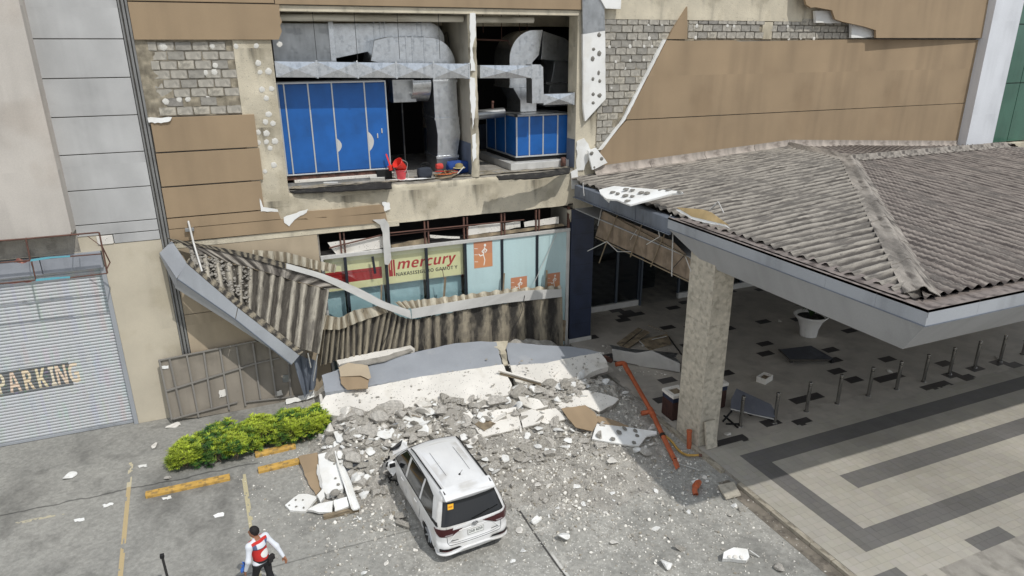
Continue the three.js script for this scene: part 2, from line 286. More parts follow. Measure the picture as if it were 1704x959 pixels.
// plaza slab with kerb face, pavers and dark bands
const PY = 0.1, KERB = 11.16;
{
  const plaza = new THREE.Group(); plaza.name = 'plaza_pavement'; plaza.userData = { kind: 'structure' }; scene.add(plaza);
  const tileM = M({ map: weathered([174, 168, 158], { second: [156, 150, 142], mott: 0.1, streak: 0, blot: 0.6, grain: 0.05, seed: 411, f: 6 }), s: 3, rough: 0.6 });
  obj('slab', box(KERB + 0.14, 60, -12, PY - 0.012, -9, 30), mats.greyConcrete, plaza);
  // floor tiles of the covered part, 0.6 x 0.3, every tenth or so dark
  const TW = 0.62, TD = 0.36, light = [], dark = []; reseed(77);
  const tiles = (x, z, w, d) => { const g = new THREE.BoxGeometry(w - 0.006, 0.02, d - 0.006); g.translate(x + w / 2, PY - 0.01 + rr(-0.0008, 0.0008), z + d / 2); return uvBox(g, 1); };
  for (let j = 0, z = -2.4; z < 8.2; j++, z += TD) for (let i = 0, x = 11.4 - (j % 2) * TW / 2; x < 34; i++, x += TW) {
    const isDark = hash(i * 3 + (j % 2), j * 5, 41) > 0.925 || (hash(i - 1, j, 42) > 0.985);
    const tx = Math.max(x, 11.3); if (x + TW - tx < 0.05) continue;
    (isDark ? dark : light).push(tiles(tx, z, x + TW - tx, TD));
  }
  const lt = obj('light_tiles', light, tileM, plaza); lt.userData.kind = 'stuff';
  const dkM = M({ map: weathered([66, 63, 62], { second: [52, 50, 50], mott: 0.12, seed: 415, f: 6 }), s: 2, rough: 0.5 });
  for (const g of dark) obj('dark_tile', g, dkM, plaza);
  // small pavers in front, laid as bands
  const geo = new THREE.BoxGeometry(0.196, 0.03, 0.196); geo.translate(0, PY - 0.015, 0);
  const inBand = (x, z) => (x > 12.05 && x < 12.66 && z > 8.85 && z < 13.2) || (x > 12.05 && z > 8.85 && z < 9.47) || (x > 13.9 && z > 10.76 && z < 11.4) || (x > 12.05 && z > 12.6 && z < 13.2) || (x > 14.4 && z > 13.75 && z < 14.05 && x < 15.6) || (x < 12.2 && z > 13.75 && z < 14.2);
  const spots = [[], []];
  for (let z = 8.42; z < 14.6; z += 0.2) for (let x = KERB + 0.24; x < 34; x += 0.2) { if (z > 14.1 && x > 12.2 - (z - 14.1) && fbm(x * 1.3, z * 3, 433, 2) > 0.3) continue; spots[inBand(x, z) ? 1 : 0].push([x, z]); }
  const paveM = [M({ color: [176, 171, 160], rough: 0.85, bump: bumpFine, bs: 0.3, bumpScale: 0.003 }), M({ color: [112, 110, 107], rough: 0.85, bump: bumpFine, bs: 0.3, bumpScale: 0.003 })];
  const q = new THREE.Matrix4(), col = new THREE.Color();
  spots.forEach((list, k) => {
    const m = new THREE.InstancedMesh(geo, paveM[k], list.length); m.name = k ? 'dark_pavers' : 'pale_pavers'; m.userData.kind = 'stuff'; m.castShadow = m.receiveShadow = true;
    list.forEach(([x, z], i) => { q.makeRotationX((hash(i, k, 1) - 0.5) * 0.008); q.setPosition(x, (hash(i, k, 2) - 0.5) * 0.003 + (k ? 0.0005 : 0), z); m.setMatrixAt(i, q); const big = fbm(x * 0.5, z * 0.5, 437, 3), v = 0.88 + 0.05 * hash(i, k, 3) + (big - 0.5) * 0.4 + (fbm(x * 2.4, z * 2.4, 439, 3) - 0.5) * 0.2; m.setColorAt(i, col.setRGB(v, v * (0.99 + 0.02 * hash(i, k, 4)), v * (0.97 + 0.05 * hash(i, k, 5)))); });
    plaza.add(m);
  });
  // ragged cement patch where the pavers stop near the road
  obj('cement_strip', box(KERB + 0.14, 34, 0, PY - 0.03, 14.15, 20), M({ map: weathered([138, 132, 120], { second: [110, 104, 94], mott: 0.2, blot: 0.8, grain: 0.12, seed: 441, f: 6 }), s: 3, rough: 0.95, bump: bumpFine, bs: 0.3, bumpScale: 0.01 }), plaza);
  // kerb stones
  const kM = M({ map: weathered([170, 162, 146], { second: [128, 120, 106], mott: 0.15, blot: 0.7, grain: 0.1, seed: 445, f: 6 }), s: 1, rough: 0.95, bump: bumpFine, bs: 0.3, bumpScale: 0.01 });
  for (let z = 6.2, i = 0; z < 19; z += 0.62, i++) { if (z > 9.1 && z < 9.4) continue; const g = box(KERB, KERB + 0.135, -0.05, PY + 0.004 - (i % 3) * 0.004, z, z + 0.61, 0.012); g.rotateY(0); obj('kerb_stone', g, kM, plaza); }
  obj('gutter_strip', box(KERB - 0.34, KERB - 0.002, -0.05, 0.008, 9.6, 20), M({ map: weathered([138, 130, 118], { second: [96, 90, 82], mott: 0.2, blot: 0.8, grain: 0.15, seed: 447, f: 8 }), s: 1.5, rough: 0.95, bump: bumpFine, bs: 0.2, bumpScale: 0.015 }), plaza);
}

// ---------------------------------------------------------------- the damaged mall front (its face stands on z = 0)
const mall = thing('mall_building', 'brown clad mall front with torn cladding and a hole into the plant room', 'building');
const PZ = 0.075, PT = 0.09;
const fz = (px, py, z = PZ) => onZ(px, py, z);
const XY = (x, y, z = PZ) => V(x, y, z);
const pan = (x0, x1, y0, y1) => obj('wall_panel', box(x0, x1, y0 + 0.011, y1 - 0.011, PZ - PT, PZ, 0.008), mats.brown, mall);
reseed(501);
// solid wall and roof behind everything (rooms left open)
obj('core_wall', [box(-1.95, 0.5, 5.5, 13.6, -0.4, -0.07), box(-1.95, 1.5, 0, 13.6, -6.5, -6.2), box(-2.1, -1.95, 0, 13.6, -6.5, -0.07), box(12.2, 34, 5.62, 13.6, -0.6, -0.07), box(0.5, 12.2, 12.14, 13.6, -0.5, -0.04), box(-1.9, 2.3, 0, 5.5, -0.3, -0.05), box(12.2, 34, 5.62, 5.9, -9, -0.6), box(-2, 34, 13.6, 13.8, -7, -0.02)], mats.greyConcrete, mall);
// left cladding
pan(-1.9, 1.75, 12.17, 13.6); pan(1.77, 11.62, 12.15, 13.6);
obj('wall_panel', plate([XY(-1.9, 11.225), XY(-1.9, 12.15), XY(1.88, 12.15), XY(1.86, 11.85), XY(1.9, 11.7), XY(1.84, 11.6), XY(1.87, 11.45), XY(1.76, 11.225)], PT), mats.brown, mall);
pan(-1.87, 0.84, 8.25, 9.2); pan(-1.88, 0.86, 7.28, 8.23); pan(-1.89, 0.78, 6.37, 7.26);
obj('wall_panel', plate([XY(-1.89, 6.05), XY(-1.89, 6.35), XY(0.75, 6.35), XY(0.82, 6.28), XY(1.16, 6.3), XY(1.22, 6.05)], PT), mats.brown, mall);
obj('wall_panel', plate([fz(476, 366), fz(487, 361), fz(510, 352), fz(560, 349), fz(600, 344), fz(634, 341), fz(638, 344), fz(640, 355), fz(560, 361), fz(497, 367)], PT), mats.brown, mall);
obj('wall_panel', plate([XY(-1.9, 5.66), XY(-1.9, 6.03), XY(1.3, 6.03), XY(1.5, 6.0), XY(4.46, 5.96), XY(4.5, 5.62), XY(2.4, 5.64)], PT), mats.brown, mall);
obj('ledge', box(-1.9, 4.9, 5.44, 5.62, -0.2, 0.03, 0.01), mats.rawConcrete, mall);
// exposed column, beam and pier
obj('concrete_column', box(0.52, 1.55, 6.4, 11.22, -0.5, 0, 0.01), mats.rawConcrete, mall);
obj('concrete_column', box(11.42, 12.24, 5.4, 13.6, -0.68, -0.03, 0.01), mats.rawConcrete, mall);
{
  const g = sheet(90, 16, (u, v) => {                             // long rough edge beam with a broken upper edge
    const x = lerp(0.6, 11.5, u), nse = fbm(x * 3, 1, 511, 4) - 0.5, top = 6.78 + nse * 0.14 - 0.1 * smooth(0.45, 0, Math.abs(x - 4.1) * 0.3) * 0;
    const lowCut = 5.55 + 0.05 * (fbm(x * 2, 7, 512, 4) - 0.5) + (x > 11.2 ? 0.1 : 0);
    if (v < 0.75) return V(x, lerp(lowCut, top, v / 0.75), -0.005 + 0.012 * (fbm(x * 5, v * 8, 513, 3) - 0.5) - 0.03 * smooth(0.66, 0.75, v));
    return V(x, top + 0.05 * (fbm(x * 4, v * 30, 514, 3) - 0.3), lerp(-0.03, -0.55, (v - 0.75) / 0.25));
  }, { uvfn: (u, v, p) => [p.x, p.y - p.z] });
  obj('concrete_beam', [g, box(0.6, 11.45, 5.56, 6.7, -0.5, -0.06)], mats.rawConcrete, mall);
}
for (const g of [plate(jagged([onY(482, 316, 6.9), onY(560, 308, 6.9), onY(652, 302, 6.9), onY(652, 312, 6.8), onY(560, 318, 6.8), onY(490, 322, 6.8)], 0.15, 0.03), 0.04, { up: V(0, 1, 0.3) }), plate(jagged([onY(826, 293, 6.95), onY(900, 286, 6.95), onY(950, 279, 6.95), onY(947, 288, 6.85), onY(895, 295, 6.85), onY(830, 300, 6.85)], 0.15, 0.03), 0.04, { up: V(0, 1, 0.3) })]) obj('roof_membrane', g, mats.tar, mall);
// block infill that lost its render
const blockGeos = [0, 1, 2].map(() => { const g = new RoundedBoxGeometry(0.412, 0.226, 0.08, 2, 0.012), p = g.attributes.position; for (let i = 0; i < p.count; i++) p.setXYZ(i, p.getX(i) + rr(-0.006, 0.006), p.getY(i) + rr(-0.005, 0.005), p.getZ(i) + rr(-0.004, 0.004)); return uvBox(g, 1); });
const halfGeo = (() => { const g = new RoundedBoxGeometry(0.2, 0.226, 0.08, 2, 0.012); return uvBox(g, 1); })();
const blockMats = [[182, 177, 166], [168, 164, 155], [194, 188, 174], [156, 152, 145]].map((c, i) => M({ map: weathered(c, { second: mul3(c, 0.78), mott: 0.14, blot: 0.7, grain: 0.14, seed: 521 + i, f: 6 }), s: 0.7, rough: 0.97, bump: bumpFine, bs: 0.25, bumpScale: 0.012 }));
function blocks(parent, x0, x1, y0, y1, keep, lean = 0) {
  let row = 0;
  for (let y = y0; y < y1 - 0.12; y += 0.245, row++) for (let x = x0 - (row % 2 ? 0.22 : 0); x < x1 - 0.05; x += 0.435) {
    const cx = x + 0.218, half = cx - 0.218 < x0 - 0.02, hx = half ? cx + 0.11 : cx;
    if (hx + 0.1 > x1 + 0.1 || !keep(hx, y + 0.12)) continue;
    const m = new THREE.Mesh(half ? halfGeo : blockGeos[Math.floor(rnd() * 3)], blockMats[Math.floor(rnd() * rnd() * 4)]); m.castShadow = m.receiveShadow = true;
    m.name = 'block'; m.position.set(hx, y + 0.122, -0.055 + rr(-0.014, 0.01)); m.rotation.set(rr(-0.02, 0.02), rr(-0.02, 0.02), rr(-0.012, 0.012)); parent.add(m);
  }
}
{
  const bw = new THREE.Group(); bw.name = 'block_wall'; mall.add(bw);
  obj('mortar', sheet(50, 40, (u, v) => V(lerp(-1.93, 0.54, u), lerp(9.2, 11.24, v), -0.034 + 0.05 * (fbm(u * 9, v * 8, 531, 4) - 0.5) + 0.05 * smooth(0.22, 0.05, u) * fbm(u * 30, v * 14, 532, 3)), { uvfn: (u, v, p) => [p.x, p.y] }), mats.mortar, bw);
  blocks(bw, -1.62, 0.5, 9.22, 11.24, (x, y) => x > -1.7 + 0.25 * fbm(y * 3, 1, 533, 3) && !(y < 9.62 && y > 9.42 && hash(Math.floor(x * 5), 1, 3) > 0.4));
  const bw2 = new THREE.Group(); bw2.name = 'block_wall'; mall.add(bw2);
  obj('mortar', [sheet(40, 60, (u, v) => V(lerp(12.2, 16.2, u), lerp(6.7, 11.86, v), -0.04 + 0.04 * (fbm(u * 12, v * 16, 541, 4) - 0.5)), { uvfn: (u, v, p) => [p.x, p.y] }), box(16.2, 24.6, 11.2, 11.9, -0.12, -0.06)], mats.mortar, bw2);
  const d0 = fz(1110, 65), d1 = fz(1000, 238);
  blocks(bw2, 12.26, 15.6, 7.05, 11.85, (x, y) => x < lerp(d1.x, d0.x, clamp((y - d1.y) / (d0.y - d1.y), 0, 1.3)) + 0.25 && !(y < 8.6 && y > 8.2 && x > 12.7));
  blocks(bw2, 15.9, 24.0, 11.26, 11.88, (x, y) => !(x > 19.3 && x < 19.75));
  obj('mortar_patch', [box(19.3, 19.8, 11.24, 11.86, -0.08, -0.02, 0.02)], mats.rawConcrete, bw2);
}
obj('concrete_beam', [box(12.24, 21.2, 11.88, 13.6, -0.4, -0.005, 0.01), box(21.2, 24.7, 11.88, 13.6, -0.4, -0.03)], mats.rawConcrete, mall);
// dabs of white adhesive left where the cladding was stuck
{
  const dabG = [0, 1, 2].map(k => { const g = new THREE.SphereGeometry(0.085, 10, 6), p = g.attributes.position; for (let i = 0; i < p.count; i++) { const w = 1 + 0.22 * (vn(p.getX(i) * 30 + k * 9, p.getY(i) * 30, 551) - 0.5) * 2; p.setXYZ(i, p.getX(i) * w, p.getY(i) * w, Math.max(-0.01, p.getZ(i)) * 0.16); } g.computeVertexNormals(); return std(g); });
  const dabM = M({ map: weathered([216, 214, 207], { second: [186, 182, 172], mott: 0.1, blot: 0.6, seed: 571, f: 6 }), s: 0.4, rough: 0.95 });
  const dab = (px, py, k = 1) => { const q = onZ(px, py, 0), m = new THREE.Mesh(dabG[Math.floor(rnd() * 3)], dabM); m.name = 'adhesive_dab'; m.position.set(q.x, q.y, q.x > 12.2 || q.x < 0.5 ? -0.02 : 0.004); m.rotation.z = rr(0, 6); m.scale.setScalar(k * rr(0.75, 1.15)); m.castShadow = m.receiveShadow = true; mall.add(m); };
  for (const [x, y] of [[723, 207], [942, 205], [953, 290], [910, 322], [950, 320], [733, 450], [793, 442], [832, 440], [922, 437], [1045, 205]]) dab(x / 2.663, y / 2.663);
  for (const [x, y] of [[18, 222], [130, 215], [28, 305], [36, 350], [78, 345], [45, 433], [92, 430], [67, 475], [78, 553], [62, 590], [98, 598], [67, 645], [67, 687], [108, 683], [85, 717], [103, 798], [60, 830], [28, 690], [26, 640]]) dab(420 + x * 0.344, y * 0.344);
  for (const [x, y] of [[960, 120], [1022, 118], [898, 185], [962, 180], [775, 220], [808, 218], [872, 218], [938, 218], [975, 218], [805, 290], [873, 285], [938, 282], [848, 322], [873, 385], [785, 412]]) dab(740 + x * 0.3544, y * 0.3544, 0.75);
  for (const [x, y] of [[165, 118], [305, 118], [335, 120], [580, 120], [585, 178], [640, 175], [160, 172], [700, 176]]) dab(1100 + x * 0.365, y * 0.365, 0.8);
}
// right cladding with its diagonal broken edge, upper panel standing proud
obj('wall_panel', plate([fz(1144, 11), fz(1144, 65), fz(1112, 65), fz(1119, 50)], PT), mats.brown, mall);
obj('wall_panel', plate([XY(31.5, 8.51), XY(31.5, 11.22), XY(24, 11.24), fz(1230, 69), fz(1222, 67), fz(1190, 67), fz(1144, 68), fz(1110, 67), fz(1042, 199)], PT), mats.brown, mall);
obj('wall_panel', plate([XY(31.5, 6.5), XY(31.5, 8.485), XY(13.45, 8.485), fz(1000, 250), fz(994, 273), XY(12.5, 6.5)], PT), mats.brown, mall);
obj('broken_edge', plate([fz(1041, 199, 0.08), fz(1109, 66, 0.08), fz(1105, 66, 0.08), fz(1036, 200, 0.08), fz(997, 250, 0.08), fz(1002, 249, 0.08)], 0.1, { jag: 0.012, step: 0.15 }), mats.foam, mall);
const UZ = 0.46;
obj('wall_panel', plate([fz(1336, -12, UZ), fz(1341, 8, UZ), fz(1349, 13, UZ), fz(1356, 12, UZ), fz(1385, 17, UZ), fz(1390, 32, UZ), fz(1402, 36, UZ), fz(1440, 44, UZ), fz(1460, 50, UZ), fz(1460, 64, UZ), V(31.5, 11.3, UZ - 0.3), V(31.5, 13.7, UZ - 0.3), V(20.5, 13.7, UZ)].map(p => V(p.x, Math.max(p.y, 11.29), p.z)), 0.09), mats.brown, mall);
obj('insulation_board', plate(jagged([fz(1357, 18, 0.2), fz(1383, 18, 0.2), fz(1390, 30, 0.2), fz(1400, 36, 0.2), fz(1400, 39, 0.2), fz(1358, 38, 0.2)], 0.3, 0.012), 0.12), mats.foam, mall);
obj('insulation_board', plate(jagged([fz(1417, 39, 0.2), fz(1440, 41, 0.2), fz(1459, 50, 0.2), fz(1459, 62, 0.2), fz(1417, 63, 0.2)], 0.3, 0.012), 0.12), mats.foam, mall);
// torn paper-white rims of the lower cladding
obj('torn_coating', [plate(jagged([fz(472, 362, 0.1), fz(498, 352, 0.1), fz(512, 348, 0.1), fz(510, 354, 0.1), fz(490, 366, 0.1), fz(481, 377, 0.1), fz(473, 371, 0.1)], 0.1, 0.015), 0.015), plate(jagged([fz(432, 330, 0.09), fz(438, 345, 0.09), fz(462, 349, 0.09), fz(463, 353, 0.09), fz(434, 352, 0.09)], 0.1, 0.015), 0.012)], mats.foam, mall);
obj('torn_coating', plate(jagged([fz(620, 366, 0.1), fz(640, 364, 0.1), fz(648, 375, 0.16), fz(651, 432, 0.12), fz(646, 441, 0.12), fz(640, 440, 0.12), fz(637, 388, 0.16), fz(632, 374, 0.1)], 0.15, 0.012), 0.03), mats.whiteMetal, mall);
obj('torn_coating', plate(jagged([fz(245, 196, 0.1), fz(286, 195, 0.12), fz(283, 201, 0.15), fz(268, 205, 0.12), fz(247, 204, 0.1)], 0.08, 0.015), 0.02), mats.foam, mall);
obj('torn_coating', plate(jagged([fz(636, 336, 0.06), fz(648, 337, 0.06), fz(650, 348, 0.06), fz(640, 352, 0.06)], 0.08, 0.02), 0.02), mats.foam, mall);
// insulation strip still hanging beside the hole, spotted with dabs
const markG = [0, 1, 2, 3].map(k => { const g = new THREE.SphereGeometry(1, 14, 8), p = g.attributes.position; for (let i = 0; i < p.count; i++) { const w = 0.8 + 0.5 * vn(p.getX(i) * 2 + k * 9 + 20, p.getY(i) * 2 + 20, 557) + 0.25 * (vn(p.getX(i) * 6 + 40, p.getY(i) * 6 + k * 5, 558) - 0.5), rr2 = Math.hypot(p.getX(i), p.getY(i)); p.setXYZ(i, p.getX(i) * w, p.getY(i) * w, Math.max(-0.1, p.getZ(i)) * (rr2 < 0.6 ? 0.5 + 0.3 * vn(p.getX(i) * 5, p.getY(i) * 5, 559) : 0.4)); } g.computeVertexNormals(); return std(g); });
function spots(parent, list, mat, up) { for (const [p, n, r] of list) { const k = Math.floor(rnd() * 4), m = new THREE.Mesh(markG[k], mat); m.quaternion.setFromUnitVectors(V(0, 0, 1), n); m.scale.set(r * rr(0.7, 1.15), r * rr(0.7, 1.15), r * 0.5); m.name = 'adhesive_mark'; m.position.copy(p); m.castShadow = m.receiveShadow = true; parent.add(m); } }
const markM = M({ map: weathered([132, 129, 122], { second: [90, 88, 84], mott: 0.25, grain: 0.2, blot: 0.7, seed: 561, f: 8 }), s: 0.4, rough: 0.95 });
{
  const Z = 0.14, st = obj('insulation_board', plate(jagged([fz(970, 57, Z), fz(1007, 51, Z), fz(1008, 165, Z), fz(974, 202, Z), fz(971, 180, Z)], 0.25, 0.01), 0.1), mats.foam, mall);
  obj('insulation_board', plate([fz(969, -12, Z), fz(1005, -12, Z), fz(1007, 51, Z), fz(970, 57, Z)], 0.1), mats.galvDull, mall);
  obj('insulation_board', plate(jagged([fz(994, -10, 0.2), fz(1034, -10, 0.2), fz(1033, 15, 0.2), fz(1008, 14, 0.2)], 0.3, 0.01), 0.08), mats.foam, mall);
  for (const [x, y] of [[725, 163], [699, 231], [727, 250], [696, 275], [724, 341], [697, 370], [728, 380], [697, 442], [727, 448], [697, 483]]) spots(st, [[fz(740 + x * 0.3544, y * 0.3544, Z + 0.004), V(0, 0, 1), 0.075]], markM);
  const s2 = obj('insulation_board', plate(jagged([fz(979, 251, 0.2), fz(992, 246, 0.2), fz(1011, 271, 0.25), fz(986, 283, 0.25)], 0.2, 0.012), 0.08), mats.foam, mall);
  for (const [x, y] of [[690, 720], [738, 745], [702, 787]]) spots(s2, [[fz(740 + x * 0.3544, y * 0.3544, 0.235), V(0, 0, 1), 0.075]], markM);
  obj('torn_coating', plate(jagged([fz(950, 287, 0.06), fz(961, 281, 0.06), fz(963, 312, 0.06), fz(952, 315, 0.06)], 0.1, 0.015), 0.04), mats.foam, mall);
  obj('broken_render', plate(jagged([fz(960, 236, 0.02), fz(972, 230, 0.02), fz(984, 250, 0.02), fz(972, 283, 0.02), fz(960, 284, 0.02)], 0.12, 0.03), 0.03), mats.foam, mall);
}
// joint cover between the two buildings
obj('joint_cover', [box(-2.14, -2.1, 0, 13.6, -0.1, 0.03, 0.004), box(-2.06, -2.0, 0, 13.6, -0.1, 0.035, 0.004), box(-1.97, -1.915, 0, 13.6, -0.1, 0.03, 0.004)], M({ map: weathered([140, 140, 138], { mott: 0.1, streak: 0.2, seed: 571 }), s: 1, rough: 0.5, metal: 0.4 }), mall);
obj('joint_backing', box(-2.14, -1.91, 0, 13.6, -0.3, -0.101), mats.black, mall);
// lower wall panels left of the shop window
for (const [x0, x1, y0, y1] of [[-1.9, 2.26, 3.36, 5.43], [-1.9, 0.02, 0, 3.34], [0.1, 2.26, 2.45, 3.34], [0.1, 2.26, 0, 2.43]]) obj('wall_panel', box(x0, x1 - 0.012, y0, y1, -0.05, 0.02, 0.006), mats.beige, mall);
// far right: white pier with green glass beyond
{
  const t = thing('corner_tower', 'tall white pier and green glass wall at the right end of the mall', 'building');
  obj('pier', box(31.5, 33.36, 6.2, 13.8, -0.5, 0.5, 0.015), M({ map: weathered([218, 221, 226], { second: [198, 201, 206], mott: 0.04, streak: 0.08, blot: 0.4, seed: 581, f: 3 }), s: 4, rough: 0.7 }), t);
  const gg = M({ map: weathered([62, 104, 88], { second: [52, 92, 78], mott: 0.08, blot: 0.5, seed: 585, f: 3 }), s: 4, rough: 0.22, clearcoat: 0.3 });
  for (const [y0, y1] of [[6.55, 9.3], [9.32, 11.9], [11.92, 13.8]]) for (const [x0, x1] of [[33.4, 35.3], [35.32, 37.3], [37.32, 39.3]]) obj('glass_pane', box(x0, x1 - 0.02, y0, y1 - 0.02, -0.12, -0.06, 0.006), gg, t);
  obj('frame', box(33.3, 39.4, 6.3, 13.8, -0.5, -0.125), mats.black, t);
  obj('ledge', box(33.36, 39.4, 5.6, 6.5, -0.5, 0.3, 0.01), mats.rawConcrete, t);
  obj('lower_wall', box(31.5, 40, 0, 6.19, -0.6, -0.1), mats.beige, t);
}
// ---------------------------------------------------------------- garage wing on the left
const wing = thing('garage_wing', 'grey panelled garage wing with a roller shutter left of the mall', 'building');
{
  const gp = (x0, x1, y0, y1) => obj('wall_panel', box(x0, x1, y0 + 0.012, y1 - 0.012, -0.06, 0.02, 0.01), mats.greyPanel, wing);
  const ys = [5.76, 6.04, 6.37, 7.33, 8.3, 9.29, 10.27, 11.24, 12.2, 13.6];
  for (let i = 0; i + 1 < ys.length; i++) i === 0 ? (gp(-3.33, -2.16, ys[0], ys[1]), obj('wall_panel', box(-3.75, -3.35, 5.77, 6.02, -0.06, 0.03, 0.01), mats.whitePaint, wing)) : gp(-4.2, -2.16, ys[i], ys[i + 1]);
  obj('core_wall', [box(-14, -2.15, 5.62, 13.6, -0.5, -0.07), box(-14, -4.2, 5.62, 6.3, -0.06, 0)], mats.greyConcrete, wing);
  obj('corner_strip', box(-4.32, -4.2, 6.3, 13.6, 0.021, 0.09), mats.greyPanel, wing);
  obj('projecting_block', box(-14, -4.185, 6.27, 13.6, -0.05, 0.6, 0.02), mats.pinkConcrete, wing);
  obj('garage_pier', [box(-3.7, -2.15, 0, 5.76, -0.5, 0, 0.01)], mats.cream, wing);
  obj('lintel', box(-14, -3.7, 5.6, 6.26, -0.5, -0.002), mats.cream, wing);
  obj('header_box', [box(-5.18, -3.72, 5.12, 5.6, -0.2, 0.1, 0.012), box(-14, -5.2, 5.1, 5.58, -0.2, 0.1, 0.012)], M({ map: weathered([160, 164, 172], { second: [142, 146, 154], mott: 0.06, streak: 0.12, blot: 0.5, seed: 591 }), s: 2, rough: 0.5, metal: 0.2 }), wing);
  obj('guide_rail', box(-3.82, -3.7, 0, 5.11, -0.16, 0.012, 0.008), mats.fascia, wing);
  obj('garage_back', box(-14, -3.7, 0, 5.6, -0.5, -0.3), mats.darkVoid, wing);
  // painted lettering is a print on the slats
  const cv = document.createElement('canvas'); cv.width = 2048; cv.height = 1024; const cx = cv.getContext('2d');   // 5.12 m x 2.56 m: x -8.9 .. -3.78, y 0.6 .. 3.16
  const PX = x => (x + 8.9) * 400, PYc = y => (3.16 - y) * 400;
  cx.fillStyle = '#bcbfc1'; cx.fillRect(0, 0, 2048, 1024);
  reseed(61); for (let i = 0; i < 500; i++) { cx.fillStyle = `rgba(${120 + rnd() * 90},${122 + rnd() * 90},${124 + rnd() * 90},${0.08 * rnd()})`; const w = 10 + rnd() * 60; cx.fillRect(rnd() * 2048, rnd() * 1024, w, 30 + rnd() * 300); }
  cx.fillStyle = '#6e7172'; cx.fillRect(PX(-8.7), PYc(2.34), PX(-5.16) - PX(-8.7), 300);
  for (let i = 0; i < 260; i++) { cx.fillStyle = `rgba(${70 + rnd() * 110},${80 + rnd() * 105},${85 + rnd() * 100},0.35)`; cx.fillRect(PX(-8.7) + rnd() * 1400, PYc(2.36) + rnd() * 300, 30 * rnd(), 26 * rnd()); }
  const word = 'PARKING', x0 = PX(-7.44); cx.font = 'bold 350px sans-serif'; cx.textBaseline = 'alphabetic';
  [...word].forEach((ch, i) => {
    const xs = [-7.02, -6.72, -6.38, -6.05, -5.71, -5.57, -5.24][i]; cx.save(); cx.translate(PX(xs), PYc(1.66)); cx.scale(0.5, 1);
    cx.fillStyle = ['#d8cdb4', '#d9c3ae', '#d9c8ac', '#dacdae', '#d8cdb8', '#d9c6b0', '#d9cab2'][i]; cx.fillText(ch, 0, 0); cx.restore();
  });
  const tx = new THREE.CanvasTexture(cv); tx.colorSpace = THREE.SRGBColorSpace;
  const shutterM = M({ map: tx, rough: 0.45, metal: 0.25 });
  const sh = new THREE.Group(); sh.name = 'roller_shutter'; wing.add(sh);
  const pitch = 0.098;
  for (let i = 0, y = 0.1; y < 5.1; i++, y += pitch) {
    const big = y < 0.5 && i > 0 ? 1 : 0;
    const g = sheet(1, 7, (u, v) => V(lerp(-8.9, -3.8, u), y + v * pitch * 0.985, -0.13 + 0.024 * Math.sin(Math.PI * v) ** 0.8), { uvfn: (u, v) => [u * 5.1 / 5.12, (y + v * pitch - 0.6) / 2.56] });
    if (y < 0.55 || y > 3.1) { const uv = g.attributes.uv; for (let k = 0; k < uv.count; k++) uv.setY(k, 0.12 + (i % 7) * 0.004 + 0.02 * uv.getY(k) % 0.02); }
    obj('slat', g, shutterM, sh);
  }
  obj('bottom_bar', box(-8.9, -3.8, 0.012, 0.1, -0.17, -0.1, 0.01), mats.fascia, sh);
  obj('side_wall', box(-14.2, -14, 0, 13.6, -6, 0.5), mats.pinkConcrete, wing);
}
// hanging sign frame of thin pipe in front of the shutter head
{
  const t = thing('pipe_gantry', 'bent rusty pipe frame with torn cyan tape hanging above the roller shutter', 'sign frame');
  const z = 0.85, p = (x, y) => onZ(x * 0.12516, 380 + y * 0.12516, z), r = 0.022;
  obj('rail', [rod(onZ(-30, 403, z), p(340, 140), r), rod(p(340, 140), p(1310, 55), r)], mats.rust, t);
  obj('rail', rod(onZ(-30, 440, z), p(400, 425), r * 0.8), mats.rust, t); obj('rail', rod(p(930, 375), p(1340, 342), r * 0.8), mats.rust, t);
  obj('rail', rod(onZ(-30, 475, z), p(470, 690), r * 0.8), mats.rust, t); obj('rail', rod(p(930, 660), p(1420, 600), r * 0.8), mats.rust, t);
  obj('upright', [rod(p(1315, 55), p(1345, 200), r), rod(p(1345, 200), p(1425, 600), r)], mats.rust, t);
  obj('upright', [rod(p(1345, 220), onZ(1460 * 0.12516, 437, z - 0.25), r * 0.8), rod(onZ(1460 * 0.12516, 437, z - 0.25), p(1415, 545), r * 0.8), rod(p(1360, 300), p(1405, 500), r * 0.7)], mats.rust, t);
  obj('upright', [rod(p(340, 140), p(400, 425), r), rod(p(415, 440), p(470, 690), r)], mats.rust, t);
  obj('brace', rod(p(1160, 105), p(1345, 240), r * 0.45), mats.rust, t);
  obj('brace', [rod(p(1040, 95), onZ(130, 392, 0.6), 0.012), rod(p(930, 100), onZ(119, 387, 0.6), 0.012), rod(p(340, 135), onZ(43, 396, 0.6), 0.012)], mats.rust, t);
  const cy = M({ map: weathered([96, 170, 186], { second: [150, 200, 206], mott: 0.15, blot: 0.8, seed: 601, f: 8 }), s: 0.4, rough: 0.6 });
  obj('tape', [bar(p(400, 428), p(660, 390), 0.05, 0.035), bar(p(660, 390), p(930, 372), 0.035, 0.035), bar(p(470, 690), p(780, 660), 0.055, 0.035), bar(p(780, 660), p(930, 650), 0.04, 0.035), bar(p(425, 500), p(468, 690), 0.03, 0.03)], cy, t);
  obj('torn_banner', [plate(jagged([p(200, 430), p(240, 395), p(320, 430), p(400, 425), p(390, 440), p(300, 470), p(180, 460)], 0.06, 0.02), 0.006), plate(jagged([p(20, 730), p(420, 700), p(420, 712), p(200, 735), p(30, 745)], 0.1, 0.015), 0.006)], M({ map: weathered([150, 92, 84], { second: [180, 140, 120], mott: 0.3, blot: 0.8, seed: 605, f: 8 }), s: 0.4, rough: 0.9 }), t);
}

